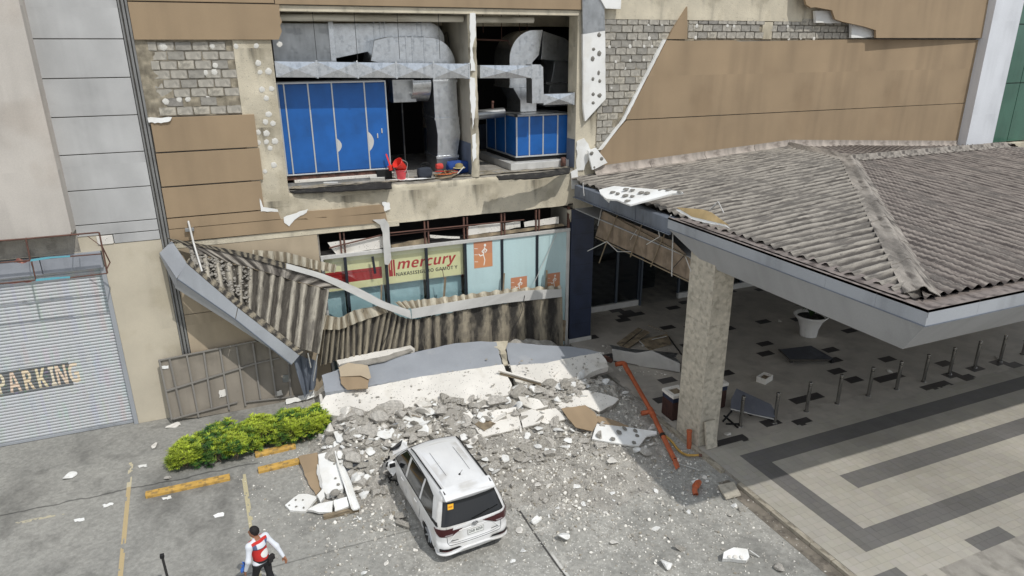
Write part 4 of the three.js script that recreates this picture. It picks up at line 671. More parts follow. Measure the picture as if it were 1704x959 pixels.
{
  const t = new THREE.Group(); t.name = 'lobby_front'; mall.add(t);
  obj('tiled_pillar', box(11.3, 12.24, 0.25, 5.39, -0.7, 0.08, 0.012), mats.navy, t); obj('pillar_base', box(11.27, 12.27, 0.0, 0.25, -0.72, 0.11, 0.01), mats.whiteMetal, t);
  for (let y = 0.85; y < 5.4; y += 0.6) obj('tile_joint', box(11.301, 12.239, y, y + 0.006, 0.078, 0.0815), mats.black, t);
  const gl = M({ color: [215, 220, 224], rough: 0.04, transmission: 1, thickness: 0, ior: 1.5 }), fr = M({ color: [86, 94, 104], rough: 0.4, metal: 0.4 });
  obj('side_return', box(12.0, 12.24, 0, 5.4, -2.5, -0.7), mats.navy, t);
  for (const [a, b] of [[12.26, 13.6], [13.6, 14.9], [14.9, 16.05], [18.2, 20], [20, 21.8], [21.8, 23.6], [23.6, 26], [26, 28.5], [28.5, 31.5]]) {
    obj('sill', box(a, b, 0.1, 0.36, -2.55, -2.38, 0.008), mats.whiteMetal, t); obj('pane', box(a + 0.05, b - 0.05, 0.37, 5.3, -2.47, -2.458), gl, t);
    obj('mullion', box(a - 0.04, a + 0.05, 0.36, 5.4, -2.52, -2.4, 0.006), fr, t); obj('mullion', box(b - 0.06, b + 0.02, 0.36, 5.4, -2.515, -2.405, 0.006), fr, t);
  }
  obj('door_return', [box(16.06, 16.14, 0.1, 5.4, -4.2, -2.3, 0.006)], fr, t);
  for (const [a, b] of [[16.2, 17.2], [17.2, 18.2]]) { obj('door_pane', box(a + 0.08, b - 0.08, 0.12, 3, -4.2, -4.19), gl, t); obj('door_frame', box(a, a + 0.08, 0.1, 5.4, -4.25, -4.14, 0.006), fr, t); obj('door_handle', rod(V(b - 0.16, 0.9, -4.12), V(b - 0.16, 2.2, -4.12), 0.02), mats.steel, t); }
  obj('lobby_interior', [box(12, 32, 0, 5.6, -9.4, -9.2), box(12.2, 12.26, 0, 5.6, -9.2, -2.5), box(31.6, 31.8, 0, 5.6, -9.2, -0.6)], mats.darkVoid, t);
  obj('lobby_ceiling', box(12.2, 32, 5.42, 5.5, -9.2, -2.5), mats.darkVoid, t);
}

// ---------------------------------------------------------------- entrance canopy with a hipped roof of corrugated sheet
const canopy = thing('entrance_canopy', 'grey entrance canopy with a dirty corrugated hip roof, broken at its left edge', 'canopy');
{
  const FX = 10.95, FZ = 14.15, TOP = 6.5, LOW = 6.2, SOF = 5.42, BX = 36.8, BRK = 6.4;
  const RX = 19.9, RY = 7.22, RZ = 4.3, AX = 21.2, AY = 7.14;   // inner end of the hips; the back hip meets the wall at AX; the ridge runs on along x
  const wallY = x => x < AX ? lerp(6.66, AY, clamp((x - 12) / (AX - 12))) : x < 31.4 ? lerp(AY, 6.56, (x - AX) / (31.4 - AX)) : lerp(6.56, 5.9, (x - 31.4) / 5);
  const wave = (t, p = 0.32, a = 0.04) => a * Math.cos(2 * Math.PI * t / p);
  const warp = (x, z) => 0.07 * (fbm(x * 0.8, z * 0.8, 611, 3) - 0.5) + 0.024 * (fbm(x * 5, z * 5, 612, 3) - 0.5);
  const eave = FX + 0.42, fe = FZ - 0.42, EY = TOP + 0.04, courses = 1;
  // left slope (falls to -x), corrugations run along x; one sheet course after another, lapped
  const leftEnd = z => z <= RZ ? [lerp(AX, RX, clamp(z / RZ)), lerp(AY, RY, clamp(z / RZ))] : [lerp(RX, eave, (z - RZ) / (fe - RZ)), lerp(RY, EY, (z - RZ) / (fe - RZ))];
  for (let k = 0; k < courses; k++) obj('roof_sheet', sheet(60, 560, (u, v) => {
    const z = lerp(0.02, fe, v), [ex, ey] = leftEnd(z), x0 = lerp(eave, ex, k / courses), x1 = Math.min(ex, lerp(eave, ex, (k + 1) / courses) + (k < courses - 1 ? 0.14 : 0));
    const rag = k === 0 ? -0.03 - 0.09 * hash(Math.floor(z / 0.32), 3, 5) * (z < 6.6 ? 1.6 : 1) : 0, x = lerp(x0 + rag, x1, u), h = lerp(EY, ey, (x - eave) / Math.max(0.01, ex - eave));
    return V(x, h + wave(z) + warp(x, z) + (1 - u) * 0.012 * (k ? 1 : 0) - 0.008 * u * (k < courses - 1 ? 1 : 0), z);
  }, { uvfn: (u, v, p) => [p.z / 2.56, p.x / 4] }), mats.roofing, canopy);
  // front slope (falls to +z), corrugations run along z
  for (let k = 0; k < 1; k++) obj('roof_sheet', sheet(600, 56, (u, v) => {
    const za = lerp(RZ, fe, 0), zb = fe + 0.03, z = lerp(za, zb, v), t = clamp((z - RZ) / (fe - RZ));
    const x = lerp(lerp(RX, eave, t), lerp(28, BX - 0.4, t), u);
    return V(x, lerp(RY, EY, t) + wave(x) + warp(x, z) + v * 0.008, z);
  }, { uvfn: (u, v, p) => [p.x / 2.56, p.z / 4] }), mats.roofingBrown, canopy);
  // back slope between the ridge and the wall
  obj('roof_sheet', sheet(420, 10, (u, v) => { const x = lerp(lerp(AX, RX, v), lerp(36.5, 28, v), u), z = lerp(0.02, RZ, v); return V(x, lerp(wallY(x), RY, v) + wave(x) * 0.9 + warp(x, z), z); }, { uvfn: (u, v, p) => [p.x / 2.56, p.z / 4] }), mats.roofingBrown, canopy);
  obj('roof_sheet', sheet(10, 300, (u, v) => { const z = lerp(0.02, fe, v), rx = z < RZ ? lerp(36.4, 28, z / RZ) : lerp(28, BX - 0.4, (z - RZ) / (fe - RZ)), ry = z < RZ ? lerp(5.95, RY, z / RZ) : lerp(RY, EY, (z - RZ) / (fe - RZ)); return V(lerp(rx, BX, u), lerp(ry, Math.min(ry, EY) - 0.02, u) + wave(z) * 0.5, z); }, { uvfn: (u, v, p) => [p.z / 2.56, p.x / 4] }), mats.roofing, canopy);
  // hip and ridge caps, one piece after another
  const capM = M({ map: weathered([168, 160, 150], { second: [96, 90, 84], mott: 0.25, streak: 0.3, blot: 0.9, grain: 0.2, seed: 621, f: 6 }), s: 1.2, rough: 0.9, bump: bumpFine, bs: 0.2, bumpScale: 0.012 });
  const cap = (A, B, n, w, nm) => {
    for (let i = 0; i < n; i++) {
      const a = A.clone().lerp(B, i / n), b = A.clone().lerp(B, (i + 1.12) / n), d = b.clone().sub(a).normalize(), side = V(-d.z, 0, d.x).normalize();
      const g = sheet(12, 2, (u, v) => { const s = (u - 0.5) * 2, q = a.clone().lerp(b, v); q.addScaledVector(side, s * w); q.y += 0.1 - 0.13 * Math.abs(s) ** 1.1 + (Math.abs(s) < 0.25 ? 0.045 : 0) + 0.012 * (1 - v) + 0.03 * (fbm(q.x * 3, q.z * 3, 625, 3) - 0.5); return q; }, { th: 0.012, uvfn: (u, v, p) => [p.x + p.z * 0.5, u * 0.6] });
      obj(nm, g, capM, canopy);
    }
  };
  cap(V(eave + 0.1, EY + 0.02, fe - 0.1), V(RX, RY + 0.02, RZ), 8, 0.3, 'hip_cap');
  cap(V(RX, RY + 0.02, RZ), V(AX, AY + 0.02, 0.1), 4, 0.22, 'hip_cap');
  cap(V(RX, RY + 0.03, RZ), V(28, RY + 0.03, RZ), 7, 0.24, 'ridge_cap');
  // flashing up the wall
  const flM = M({ map: weathered([172, 162, 152], { second: [120, 110, 102], mott: 0.1, streak: 0.3, blot: 0.6, seed: 631 }), s: 1.5, rough: 0.8 });
  const fl = [[12.15, 14.5], [14.52, 17], [17.02, 19.4], [19.42, AX], [AX + 0.02, 24], [24.02, 27.6], [27.62, 31.4]];
  for (const [a, b] of fl) obj('flashing', sheet(4, 3, (u, v) => { const x = lerp(a, b, u); return v < 0.5 ? V(x, wallY(x) + 0.02 - 0.05 + v * 0.04, 0.42 - v * 0.5) : V(x, wallY(x) - 0.04 + (v - 0.3) * 0.42, 0.12); }, { th: 0.01, uvfn: (u, v, p) => [p.x, v] }), flM, canopy);
  // box gutter, fascia boards and sloping soffit
  const gut = M({ map: weathered([132, 122, 116], { second: [86, 76, 72], mott: 0.2, streak: 0.2, blot: 0.9, grain: 0.15, seed: 641, f: 8 }), s: 1.2, rough: 0.85 });
  obj('gutter', [box(FX + 0.02, FX + 0.5, TOP - 0.07, TOP - 0.045, BRK, FZ - 0.02), box(FX + 0.5, BX, TOP - 0.07, TOP - 0.045, FZ - 0.5, FZ - 0.02)], gut, canopy);
  obj('gutter_lip', [box(FX + 0.0, FX + 0.07, TOP - 0.05, TOP + 0.002, BRK, FZ), box(FX + 0.07, BX, TOP - 0.05, TOP + 0.002, FZ - 0.07, FZ)], gut, canopy);
  let zs = [BRK, 7.6, 9.05, 10.5, 11.9, 13.1, FZ]; for (let i = 0; i < 6; i++) obj('fascia_board', plate([V(FX, TOP, zs[i] + 0.004), V(FX, TOP, zs[i + 1]), V(FX, LOW, zs[i + 1]), V(FX, LOW, zs[i] + 0.004)], 0.02), mats.fascia, canopy);
  let xs = [FX, 12.3, 14.2, 16.2, 18.2, 20.4, 23.4, 28, BX]; for (let i = 0; i < 8; i++) obj('fascia_board', plate([V(xs[i] + 0.004, TOP, FZ), V(xs[i + 1], TOP, FZ), V(xs[i + 1], LOW, FZ), V(xs[i] + 0.004, LOW, FZ)], 0.02), mats.fascia, canopy);
  obj('fascia_trim', [box(FX - 0.012, FX + 0.02, LOW - 0.02, LOW, BRK, FZ + 0.012), box(FX + 0.02, BX, LOW - 0.02, LOW, FZ - 0.02, FZ + 0.012)], mats.fasciaDark, canopy);
  const IN = 0.42;
  obj('soffit', [plate([V(FX + 0.012, LOW - 0.02, BRK + 0.02), V(FX + 0.012, LOW - 0.02, FZ - 0.012), V(FX + IN, SOF, FZ - IN - 0.2), V(FX + IN, SOF, BRK + 1.25)], 0.02, { up: V(-1, -0.3, 0) }), plate([V(FX + 0.012, LOW - 0.02, FZ - 0.012), V(BX, LOW - 0.02, FZ - 0.012), V(BX, SOF, FZ - IN - 0.2), V(FX + IN, SOF, FZ - IN - 0.2)], 0.02, { up: V(0, -0.3, 1) })], mats.soffit, canopy);
  obj('ceiling', [box(FX + IN, BX, SOF, SOF + 0.03, 0.15, FZ - IN - 0.2), box(12.24, 36.8, SOF + 0.03, SOF + 0.06, -2.5, 0.15)], mats.soffit, canopy);
  obj('roof_core', [box(BX - 0.03, BX, SOF, TOP, 0.1, FZ - 0.02)], mats.soffit, canopy);
  // broken length towards the wall: steel gutter beam, hanging ceiling board and battens
  const bx = FX + 0.12, j = [0.65, 2.0, 3.5, 5.0, BRK];
  for (let i = 0; i < 4; i++) obj('gutter_beam', box(bx, bx + 0.03, 6.02 - i * 0.004, 6.42, j[i] + 0.01, j[i + 1], 0.004), mats.fasciaDark, canopy);
  obj('gutter_beam_lip', [box(bx - 0.06, bx + 0.03, 5.99, 6.012, 0.65, BRK), box(bx + 0.03, bx + 0.3, 6.4, 6.425, 0.65, BRK), box(bx - 0.02, bx, 6.03, 6.4, 4.55, 4.6)], mats.fasciaDark, canopy);
  const ply = M({ map: weathered([142, 126, 108], { second: [108, 94, 78], mott: 0.12, streak: 0.25, blot: 0.7, seed: 651 }), s: 2, rough: 0.9 });
  const q = (x, y, X = 11.42) => onX(x, y, X);
  obj('ceiling_board', plate([q(1003, 352), q(1060, 376), q(1110, 398), q(1118, 400), q(1158, 440), q(1147, 467), q(1070, 428), q(991, 393)], 0.02), ply, canopy);
  obj('batten', [bar(q(1005, 352, 11.38), q(1148, 430, 11.38), 0.04, 0.03), bar(q(991, 395, 11.38), q(1147, 469, 11.38), 0.03, 0.03)], mats.wood, canopy);
  const b = (x0, y0, x1, y1, w, m, X0 = 11.36, X1 = X0) => obj('hanging_batten', bar(q(x0, y0, X0), q(x1, y1, X1), w, w * 0.7), m, canopy);
  b(1033, 345, 1010, 400, 0.03, mats.wood); b(1068, 374, 1049, 428, 0.03, mats.wood); b(1106, 390, 1083, 444, 0.03, mats.wood); b(1140, 424, 1115, 452, 0.02, mats.darkSteel);
  b(1120, 388, 1118, 460, 0.028, mats.whiteMetal, 11.2); b(1010, 402, 978, 418, 0.03, mats.whiteMetal); b(1010, 402, 997, 438, 0.03, mats.wood); b(1010, 402, 1028, 419, 0.025, mats.whiteMetal); b(1028, 419, 1050, 419, 0.02, mats.whiteMetal);
  b(1117, 358, 1096, 384, 0.028, mats.whiteMetal, 11.1); b(1096, 384, 1098, 394, 0.025, mats.whiteMetal, 11.1); b(1098, 394, 1076, 407, 0.022, mats.whiteMetal, 11.1); b(1060, 382, 1049, 399, 0.012, mats.whiteMetal); b(1001, 348, 995, 376, 0.022, mats.whiteMetal); b(1141, 428, 1150, 452, 0.02, mats.whiteMetal, 11.2); b(970, 304, 972, 326, 0.02, mats.whiteMetal, 11);
  // ragged earth-dark debris along the eave
  obj('eave_grime', sheet(160, 2, (u, v) => { const z = lerp(6.6, FZ - 0.6, u); return V(FX + 0.2 + v * 0.36, TOP - 0.03 + 0.05 * v + 0.03 * fbm(z * 6, v * 3, 661, 3), z); }, { uvfn: (u, v, p) => [p.z, p.x] }), gut, canopy);
}
// stone clad column carrying it
{
  const t = thing('stone_column', 'pale stone clad square column at the edge of the broken canopy', 'column', [11.3, 0, 7.07]);
  for (let i = 0; i < 9; i++) obj('stone_slab', box(0, 0.67, 0.1 + i * 0.62, 0.1 + (i + 1) * 0.62 - 0.001, 0, 1.03, 0.006), mats.stone, t);
  obj('footing', box(-0.03, 0.7, -0.05, 0.1, -0.03, 1.06), mats.greyConcrete, t);
  obj('loose_base_slab', plate([onY(1177, 749, 0.12), onZ(1174, 704, 8.22), onZ(1191, 699, 8.22), onY(1194, 744, 0.12)].map(p => V(p.x - 11.3, p.y, p.z - 7.07)), 0.06, { up: V(-0.3, 0.2, 1) }), mats.stone, t);
}

// ---------------------------------------------------------------- collapsed side canopy hanging on the shop front
const curve = pts => new THREE.CatmullRomCurve3(pts, false, 'catmullrom', 0.3);
const zline = (z0, z1, list) => curve(list.map((q, i) => onZ(q[0], q[1], lerp(z0, z1, i / (list.length - 1)))));
function ruled(c0, c1, nu, nv, disp, opt = {}) {              // surface between two curves, displaced along its own normal
  return sheet(nu, nv, (u, v) => {
    const a = c0.getPoint(u), b = c1.getPoint(u), p = a.clone().lerp(b, v), t = c0.getPoint(Math.min(1, u + 0.01)).sub(c0.getPoint(Math.max(0, u - 0.01))), n = t.cross(b.clone().sub(a)).normalize();
    if (n.dot(EYE.clone().sub(p)) < 0) n.negate();
    return p.addScaledVector(n, disp ? disp(u, v) : 0);
  }, { th: opt.th ?? 0.008, uvfn: (u, v, p) => [u * (opt.lu ?? 4) / 2 + (opt.u0 ?? 0) / 2, v * (opt.lv ?? 1.5) / 4 + (opt.v0 ?? 0.1)] });
}
const corr = (u, n, a = 0.05) => a * Math.cos(2 * Math.PI * u * n);
{
  const t = thing('fallen_canopy_gutter', 'long grey metal canopy fascia fallen diagonally from the wall joint towards the hedge', 'fascia');
  const P = (x, y, z) => onZ(x, y, z);
  obj('return_board', plate([P(287, 402, 0.12), P(309, 438, 0.98), P(295, 464, 1.0), P(264, 420, 0.12)], 0.02), mats.fascia, t);
  obj('face_board', plate([P(309, 438, 0.985), P(395, 512, 1.22), P(391, 531, 1.24), P(295, 464, 1.005)], 0.02), mats.fascia, t);
  obj('face_board', plate([P(396, 513, 1.222), P(498, 592, 1.5), P(485, 607, 1.5), P(392, 532, 1.242)], 0.02), mats.fascia, t);
  obj('under_board', plate([P(264, 421, 0.1), P(295, 465, 0.985), P(291, 479, 0.8), P(266, 424, 0.05)], 0.015, { up: V(0, -1, 1) }), mats.fascia, t);
  obj('under_board', plate([P(295, 465, 0.985), P(392, 532, 1.225), P(452, 584, 1.38), P(380, 535, 1.1), P(291, 479, 0.8)], 0.015, { up: V(0, -1, 1) }), mats.soffit, t);
  obj('trim', [bar(P(295, 464.5, 1.01), P(391, 531.5, 1.25), 0.03, 0.02), bar(P(391, 531.5, 1.25), P(485, 607, 1.51), 0.03, 0.02)], mats.fasciaDark, t);
  obj('gutter_tray', ruled(zline(0.95, 1.48, [[309, 437], [395, 511], [497, 591]]), zline(0.8, 1.35, [[314, 430], [402, 504], [504, 586]]), 60, 3, (u, v) => 0.03 * fbm(u * 30, v * 3, 901, 3)), mats.roofingDark, t);
}
{
  const t = thing('fallen_roof', 'sagging corrugated roof sheets hanging from the wall above the fallen fascia', 'roof sheets');
  const top = zline(0.3, 0.55, [[318, 419], [368, 434], [414, 446], [457, 457], [499, 471], [547, 482]]), bot = zline(0.92, 1.3, [[322, 446], [376, 487], [412, 520], [445, 549], [488, 575], [530, 589]]);
  const N = 12; const cut = (a, b) => { const A = curve([0, 0.25, 0.5, 0.75, 1].map(k => top.getPoint(lerp(a, b, k)))), B = curve([0, 0.25, 0.5, 0.75, 1].map(k => bot.getPoint(lerp(a, b, k)))); return [A, B]; };
  const part = (a, b, lift) => { const [A, B] = cut(a, b); return ruled(A, B, 90, 12, (u, v) => corr(lerp(a, b, u), N, 0.075) + lift + 0.02 * (fbm(u * 9, v * 7, 905, 3) - 0.5), { lu: (b - a) * N / 4, u0: a * N / 4, lv: 1.4 }); };
  obj('roof_sheet', part(0, 0.42, 0.0), mats.roofingPale, t); obj('roof_sheet', part(0.41, 0.74, 0.012), mats.roofingPale, t); obj('roof_sheet', part(0.73, 1, 0.024), mats.roofingPale, t);
  const fl = zline(0.2, 0.5, [[300, 404], [326, 408], [387, 421], [453, 435], [530, 454], [585, 480]]);
  obj('roof_sheet', ruled(fl, curve([0, 0.25, 0.5, 0.75, 1].map(k => top.getPoint(k).add(V(0, 0.03, 0.06)))), 120, 6, (u, v) => corr(u, N, 0.06) * smooth(0.2, 1, v) + 0.02 * (fbm(u * 20, v * 5, 907, 3) - 0.5), { lu: N / 4, lv: 0.6 }), mats.roofing, t);
  obj('flashing', ruled(zline(0.2, 0.45, [[275, 395], [345, 408], [414, 421], [476, 438]]), zline(0.22, 0.47, [[292, 403], [356, 415], [414, 429], [476, 447]]), 60, 2, () => 0.03, { th: 0.02 }), mats.roofingDark, t);
  obj('flashing', ruled(zline(0.47, 0.62, [[476, 438], [538, 456], [595, 479], [640, 502], [682, 516]]), zline(0.5, 0.64, [[476, 447], [530, 463], [580, 486], [630, 510], [684, 530]]), 60, 2, () => 0.03, { th: 0.02 }), mats.whiteMetal, t);
  obj('roof_sheet', ruled(zline(0.1, 0.3, [[420, 416], [476, 420], [520, 432], [560, 441]]), zline(0.14, 0.36, [[420, 424], [476, 437], [520, 447], [557, 454]]), 80, 3, (u, v) => corr(u, 11, 0.04), { lu: 11 / 4, lv: 0.5 }), mats.roofTop, t);
  obj('loose_rod', [rod(onZ(313, 368, 0.12), onZ(322, 405, 0.4), 0.03), rod(onZ(322, 405, 0.4), onZ(336, 452, 0.95), 0.03)], mats.whiteMetal, t); obj('bracket', box(onZ(313, 368, 0.1).x - 0.12, onZ(313, 368, 0.1).x + 0.12, 5.95, 6.05, 0.07, 0.2, 0.01), mats.galvDull, t);
  obj('hanging_strip', bar(onZ(512, 588, 1.28), onZ(517, 612, 1.2), 0.035, 0.02), mats.whiteMetal, t); obj('hanging_strip', bar(onZ(528, 590, 1.28), onZ(521, 634, 1.1), 0.06, 0.02), mats.whiteMetal, t);
  reseed(911); const ch = [];
  for (let i = 0; i < 260; i++) { const u = rnd() ** 1.6 * 0.42, v = rr(0.02, 0.8), p = top.getPoint(u).lerp(bot.getPoint(u), v); const g = new THREE.IcosahedronGeometry(rr(0.02, 0.075), 0); g.scale(1, rr(0.25, 0.7), rr(0.4, 1)); g.rotateX(rr(0, 6)); g.rotateY(rr(0, 6)); g.translate(p.x, p.y + 0.05, p.z + 0.05); ch.push(uvBox(g)); }
  const st = obj('rubble', ch, mats.greyConcrete, t); st.userData.kind = 'stuff';
}
{
  const t = thing('fallen_roof', 'upright row of fallen corrugated sheets standing before the shop window', 'roof sheets');
  const topP = [[542, 527], [566, 531], [590, 519], [636, 511], [662, 525], [690, 532], [742, 521], [832, 506], [934, 493]], botP = [[532, 608], [560, 600], [590, 596], [621, 592], [650, 588], [687, 584], [742, 580], [832, 578], [936, 586]];
  const T = zline(0.42, 0.36, topP), B = zline(0.5, 0.42, botP);
  const sec = (a, b, k) => { const A = curve([0, 0.2, 0.4, 0.6, 0.8, 1].map(s => T.getPoint(lerp(a, b, s)))), Bc = curve([0, 0.2, 0.4, 0.6, 0.8, 1].map(s => B.getPoint(lerp(a, b, s)))); obj('roof_sheet', ruled(A, Bc, 110, 10, (u, v) => corr(lerp(a, b, u), 25, 0.06) + k + 0.02 * (fbm(u * 9, v * 6, 921 + a * 9, 3) - 0.5), { lu: (b - a) * 25 / 4, u0: a * 25 / 4, lv: 1.4 }), mats.roofingDark, t); };
  sec(0, 0.3, 0.02); sec(0.29, 0.64, 0); sec(0.63, 1, 0.015);
  obj('sheet_top', ruled(zline(0.42, 0.4, [[541, 524], [566, 528], [590, 516], [636, 508]]), zline(0.52, 0.5, [[536, 548], [566, 548], [596, 536], [645, 520]]), 80, 3, (u, v) => corr(u, 7, 0.055) + 0.05, { lu: 7 / 4, lv: 0.4 }), mats.roofTop, t);
  obj('sheet_top', ruled(zline(0.2, 0.2, [[655, 503], [700, 499], [770, 491], [850, 481], [932, 476]]), zline(0.4, 0.38, [[668, 514], [702, 513], [772, 501], [850, 489], [934, 483]]), 110, 3, (u, v) => corr(u, 18, 0.05), { lu: 18 / 4, lv: 0.4 }), mats.roofTop, t);
  obj('flashing', ruled(zline(0.5, 0.44, [[684, 514], [772, 499], [869, 484], [934, 481]]), zline(0.52, 0.46, [[685, 530], [742, 520], [832, 505], [934, 494]]), 60, 2, () => 0.02, { th: 0.02, lu: 3, lv: 0.3 }), mats.whiteMetal, t);
  const plank = (x0, y0, x1, y1) => obj('wood_post', bar(onZ(x0, y0, 0.16), onZ(x1, y1, 0.22), 0.085, 0.05), mats.wood, t);
  plank(635, 474, 634, 506); plank(741, 462, 738, 506); plank(839, 455, 837, 492); plank(910, 450, 908, 488);
  obj('wood_post', bar(onZ(736, 448, 0.15), onZ(740, 470, 0.16), 0.02, 0.02), mats.rust, t);
  const wire = (pts) => obj('dangling_wire', tube(pts.map(q => onZ(q[0], q[1], q[2])), 0.012, 24, 5), mats.darkSteel, t);
  wire([[655, 520, 0.5], [650, 545, 0.62], [634, 580, 0.62]]); wire([[873, 492, 0.52], [868, 520, 0.6], [856, 545, 0.62], [845, 572, 0.62]]);
  obj('hanging_strip', bar(onZ(927, 388, 0.06), onZ(888, 473, 0.3), 0.018, 0.012), mats.whiteMetal, t); obj('edge_board', plate([onZ(930, 530, 0.4), onZ(942, 534, 0.4), onZ(940, 568, 0.42), onZ(928, 566, 0.42)], 0.02), mats.wood, t);
}
{
  const t = thing('fallen_ceiling', 'brown fallen ceiling panel with steel studs leaning on the wall behind the hedge', 'panel');
  const c = (x, y, d = 0) => { const px = 260 + 0.3857 * x, py = 330 + 0.3858 * y, k = clamp((py - 560) / 140); return onZ(px, py, lerp(0.12, 0.42, k) + d); };
  const pm = M({ map: weathered([148, 140, 128], { second: [128, 121, 110], mott: 0.08, streak: 0.1, blot: 0.6, seed: 931 }), s: 2, rough: 0.9 });
  obj('board', plate([c(12, 700), c(430, 618), c(640, 640), c(655, 855), c(560, 880), c(190, 945), c(70, 955)], 0.015), pm, t);
  const stud = (a, b, w = 0.05) => obj('stud', bar(c(...a, 0.05), c(...b, 0.05), w, 0.045), M.stud ??= M({ color: [150, 146, 140], rough: 0.55, metal: 0.3 }), t);
  for (const [a, b] of [[[12, 700], [66, 955]], [[55, 690], [112, 945]], [[130, 675], [182, 945]], [[205, 665], [240, 905]], [[275, 650], [315, 912]], [[345, 640], [385, 895]], [[415, 625], [450, 865]], [[487, 640], [516, 855]], [[570, 700], [580, 855]]]) stud(a, b);
  stud([8, 700], [432, 616], 0.04); stud([40, 832], [420, 715], 0.05); stud([420, 715], [530, 690], 0.04); stud([72, 952], [350, 880], 0.04); stud([380, 880], [640, 850], 0.04);
  obj('patch', plate(jagged([c(270, 830, 0.03), c(300, 822, 0.03), c(302, 850, 0.03), c(272, 862, 0.03)], 0.05, 0.02), 0.01), mats.whitePaint, t); obj('patch', plate(jagged([c(545, 765, 0.03), c(575, 758, 0.03), c(580, 790, 0.03), c(548, 795, 0.03)], 0.05, 0.02), 0.01), mats.galvDull, t); obj('patch', plate(jagged([c(518, 833, 0.03), c(540, 828, 0.03), c(545, 850, 0.03), c(520, 855, 0.03)], 0.05, 0.02), 0.01), mats.whitePaint, t); obj('patch', plate(jagged([c(20, 725, 0.03), c(52, 722, 0.03), c(52, 735, 0.03), c(20, 738, 0.03)], 0.05, 0.01), 0.01), mats.foam, t);
  tag(obj('crumpled_sheet', ruled(curve([c(590, 690, 0.5), c(620, 680, 0.55), c(650, 690, 0.5), c(690, 700, 0.45)]), curve([c(640, 860, 0.5), c(655, 840, 0.5), c(665, 830, 0.45), c(690, 810, 0.4)]), 30, 8, (u, v) => 0.08 * Math.sin(u * 14 + v * 3)), mats.fasciaDark), 'dark crumpled metal sheet under the low end of the fallen fascia', 'metal sheet');
  reseed(933); const pl = thing('foam_scraps', 'white and grey foam scraps lying along the foot of the leaning panel', 'scraps'); for (const [x0, y0, w] of [[560, 868, 90], [610, 855, 70], [640, 845, 40]]) obj('scrap', plate(jagged([c(x0, y0, 0.15), c(x0 + w, y0 - 18, 0.2), c(x0 + w, y0 + 2, 0.3), c(x0, y0 + 20, 0.3)], 0.1, 0.03), 0.03), mats.foam, pl);
}

// ---------------------------------------------------------------- the fallen wall in slabs
const px = (list) => list.map(q => onY(q[0], q[1], q[2]));
const slabEdge = { jag: 0.018, step: 0.14 };
reseed(1001);
{
  const t = thing('fallen_wall_slab', 'largest fallen wall slab, white with a slate blue band, behind the car', 'wall slab');
  obj('blue_band', plate(px([[535, 624, 1.12], [563, 613, 1.2], [613, 607, 1.22], [687, 588, 1.26], [754, 574, 1.3], [800, 570, 1.3], [826, 571, 1.28], [837, 609, 1.08], [700, 629, 0.95], [541, 654, 0.9]]), 0.2, { ...slabEdge, up: V(0, 1, 0.4) }), mats.bluePaint, t);
  obj('white_face', plate(px([[541, 654, 0.9], [700, 629, 0.95], [837, 609, 1.08], [852, 640, 0.92], [846, 655, 0.84], [781, 674, 0.7], [700, 690, 0.56], [640, 694, 0.52], [580, 696, 0.5], [540, 694, 0.5], [531, 670, 0.78]]), 0.2, { ...slabEdge, up: V(0, 1, 0.4) }), mats.whitePaint, t);
  obj('broken_edge', plate(jagged(px([[560, 601, 1.22], [600, 590, 1.3], [683, 575, 1.34], [690, 581, 1.3], [640, 597, 1.27], [566, 610, 1.2]]), 0.2, 0.03), 0.14, { up: V(0, 1, 0.3) }), mats.whitePaint, t);
  obj('exposed_core', plate(jagged(px([[566, 606, 1.27], [640, 592, 1.32], [682, 580, 1.345], [687, 584, 1.32], [640, 600, 1.29], [570, 613, 1.25]]), 0.2, 0.03), 0.05, { up: V(0, 1, 0.3) }), mats.greyConcrete, t);
  obj('lower_edge', plate(jagged(px([[531, 655, 0.8], [541, 693, 0.45], [541, 724, 0.12], [533, 700, 0.3]]), 0.15, 0.03), 0.1, { up: V(-1, 0.5, 0.4) }), mats.whitePaint, t);
}
{
  const t = thing('fallen_wall_slab', 'right hand fallen wall slab with a blue band, beside the slate tiled pillar', 'wall slab');
  obj('blue_band', plate(px([[840, 572, 1.18], [872, 572, 1.18], [905, 574, 1.16], [955, 577, 1.1], [1000, 586, 1.0], [940, 598, 0.94], [910, 605, 0.92], [849, 608, 0.98]]), 0.2, { ...slabEdge, up: V(0, 1, 0.4) }), mats.bluePaint, t);
  obj('white_face', plate(px([[849, 608, 0.98], [910, 605, 0.92], [940, 598, 0.94], [1000, 586, 1.0], [1010, 600, 0.9], [1013, 609, 0.82], [1000, 613, 0.8], [984, 620, 0.75], [972, 629, 0.7], [940, 637, 0.66], [905, 641, 0.66], [889, 632, 0.72], [868, 648, 0.66], [858, 634, 0.8]]), 0.22, { ...slabEdge, up: V(0, 1, 0.4) }), mats.whitePaint, t);
  obj('broken_core', plate(jagged(px([[1008, 606, 0.74], [1026, 618, 0.5], [1010, 622, 0.44], [975, 634, 0.42], [950, 641, 0.44], [905, 645, 0.5], [985, 622, 0.66]]), 0.15, 0.03), 0.25, { up: V(0, 1, 0.4) }), mats.greyConcrete, t);
  obj('bare_joint', plate(jagged(px([[808, 569, 1.31], [845, 568, 1.3], [841, 580, 1.25], [845, 606, 1.1], [838, 607, 1.1], [831, 582, 1.24]]), 0.12, 0.02), 0.06, { up: V(0, 1, 0.4) }), mats.rawConcrete, t);
}
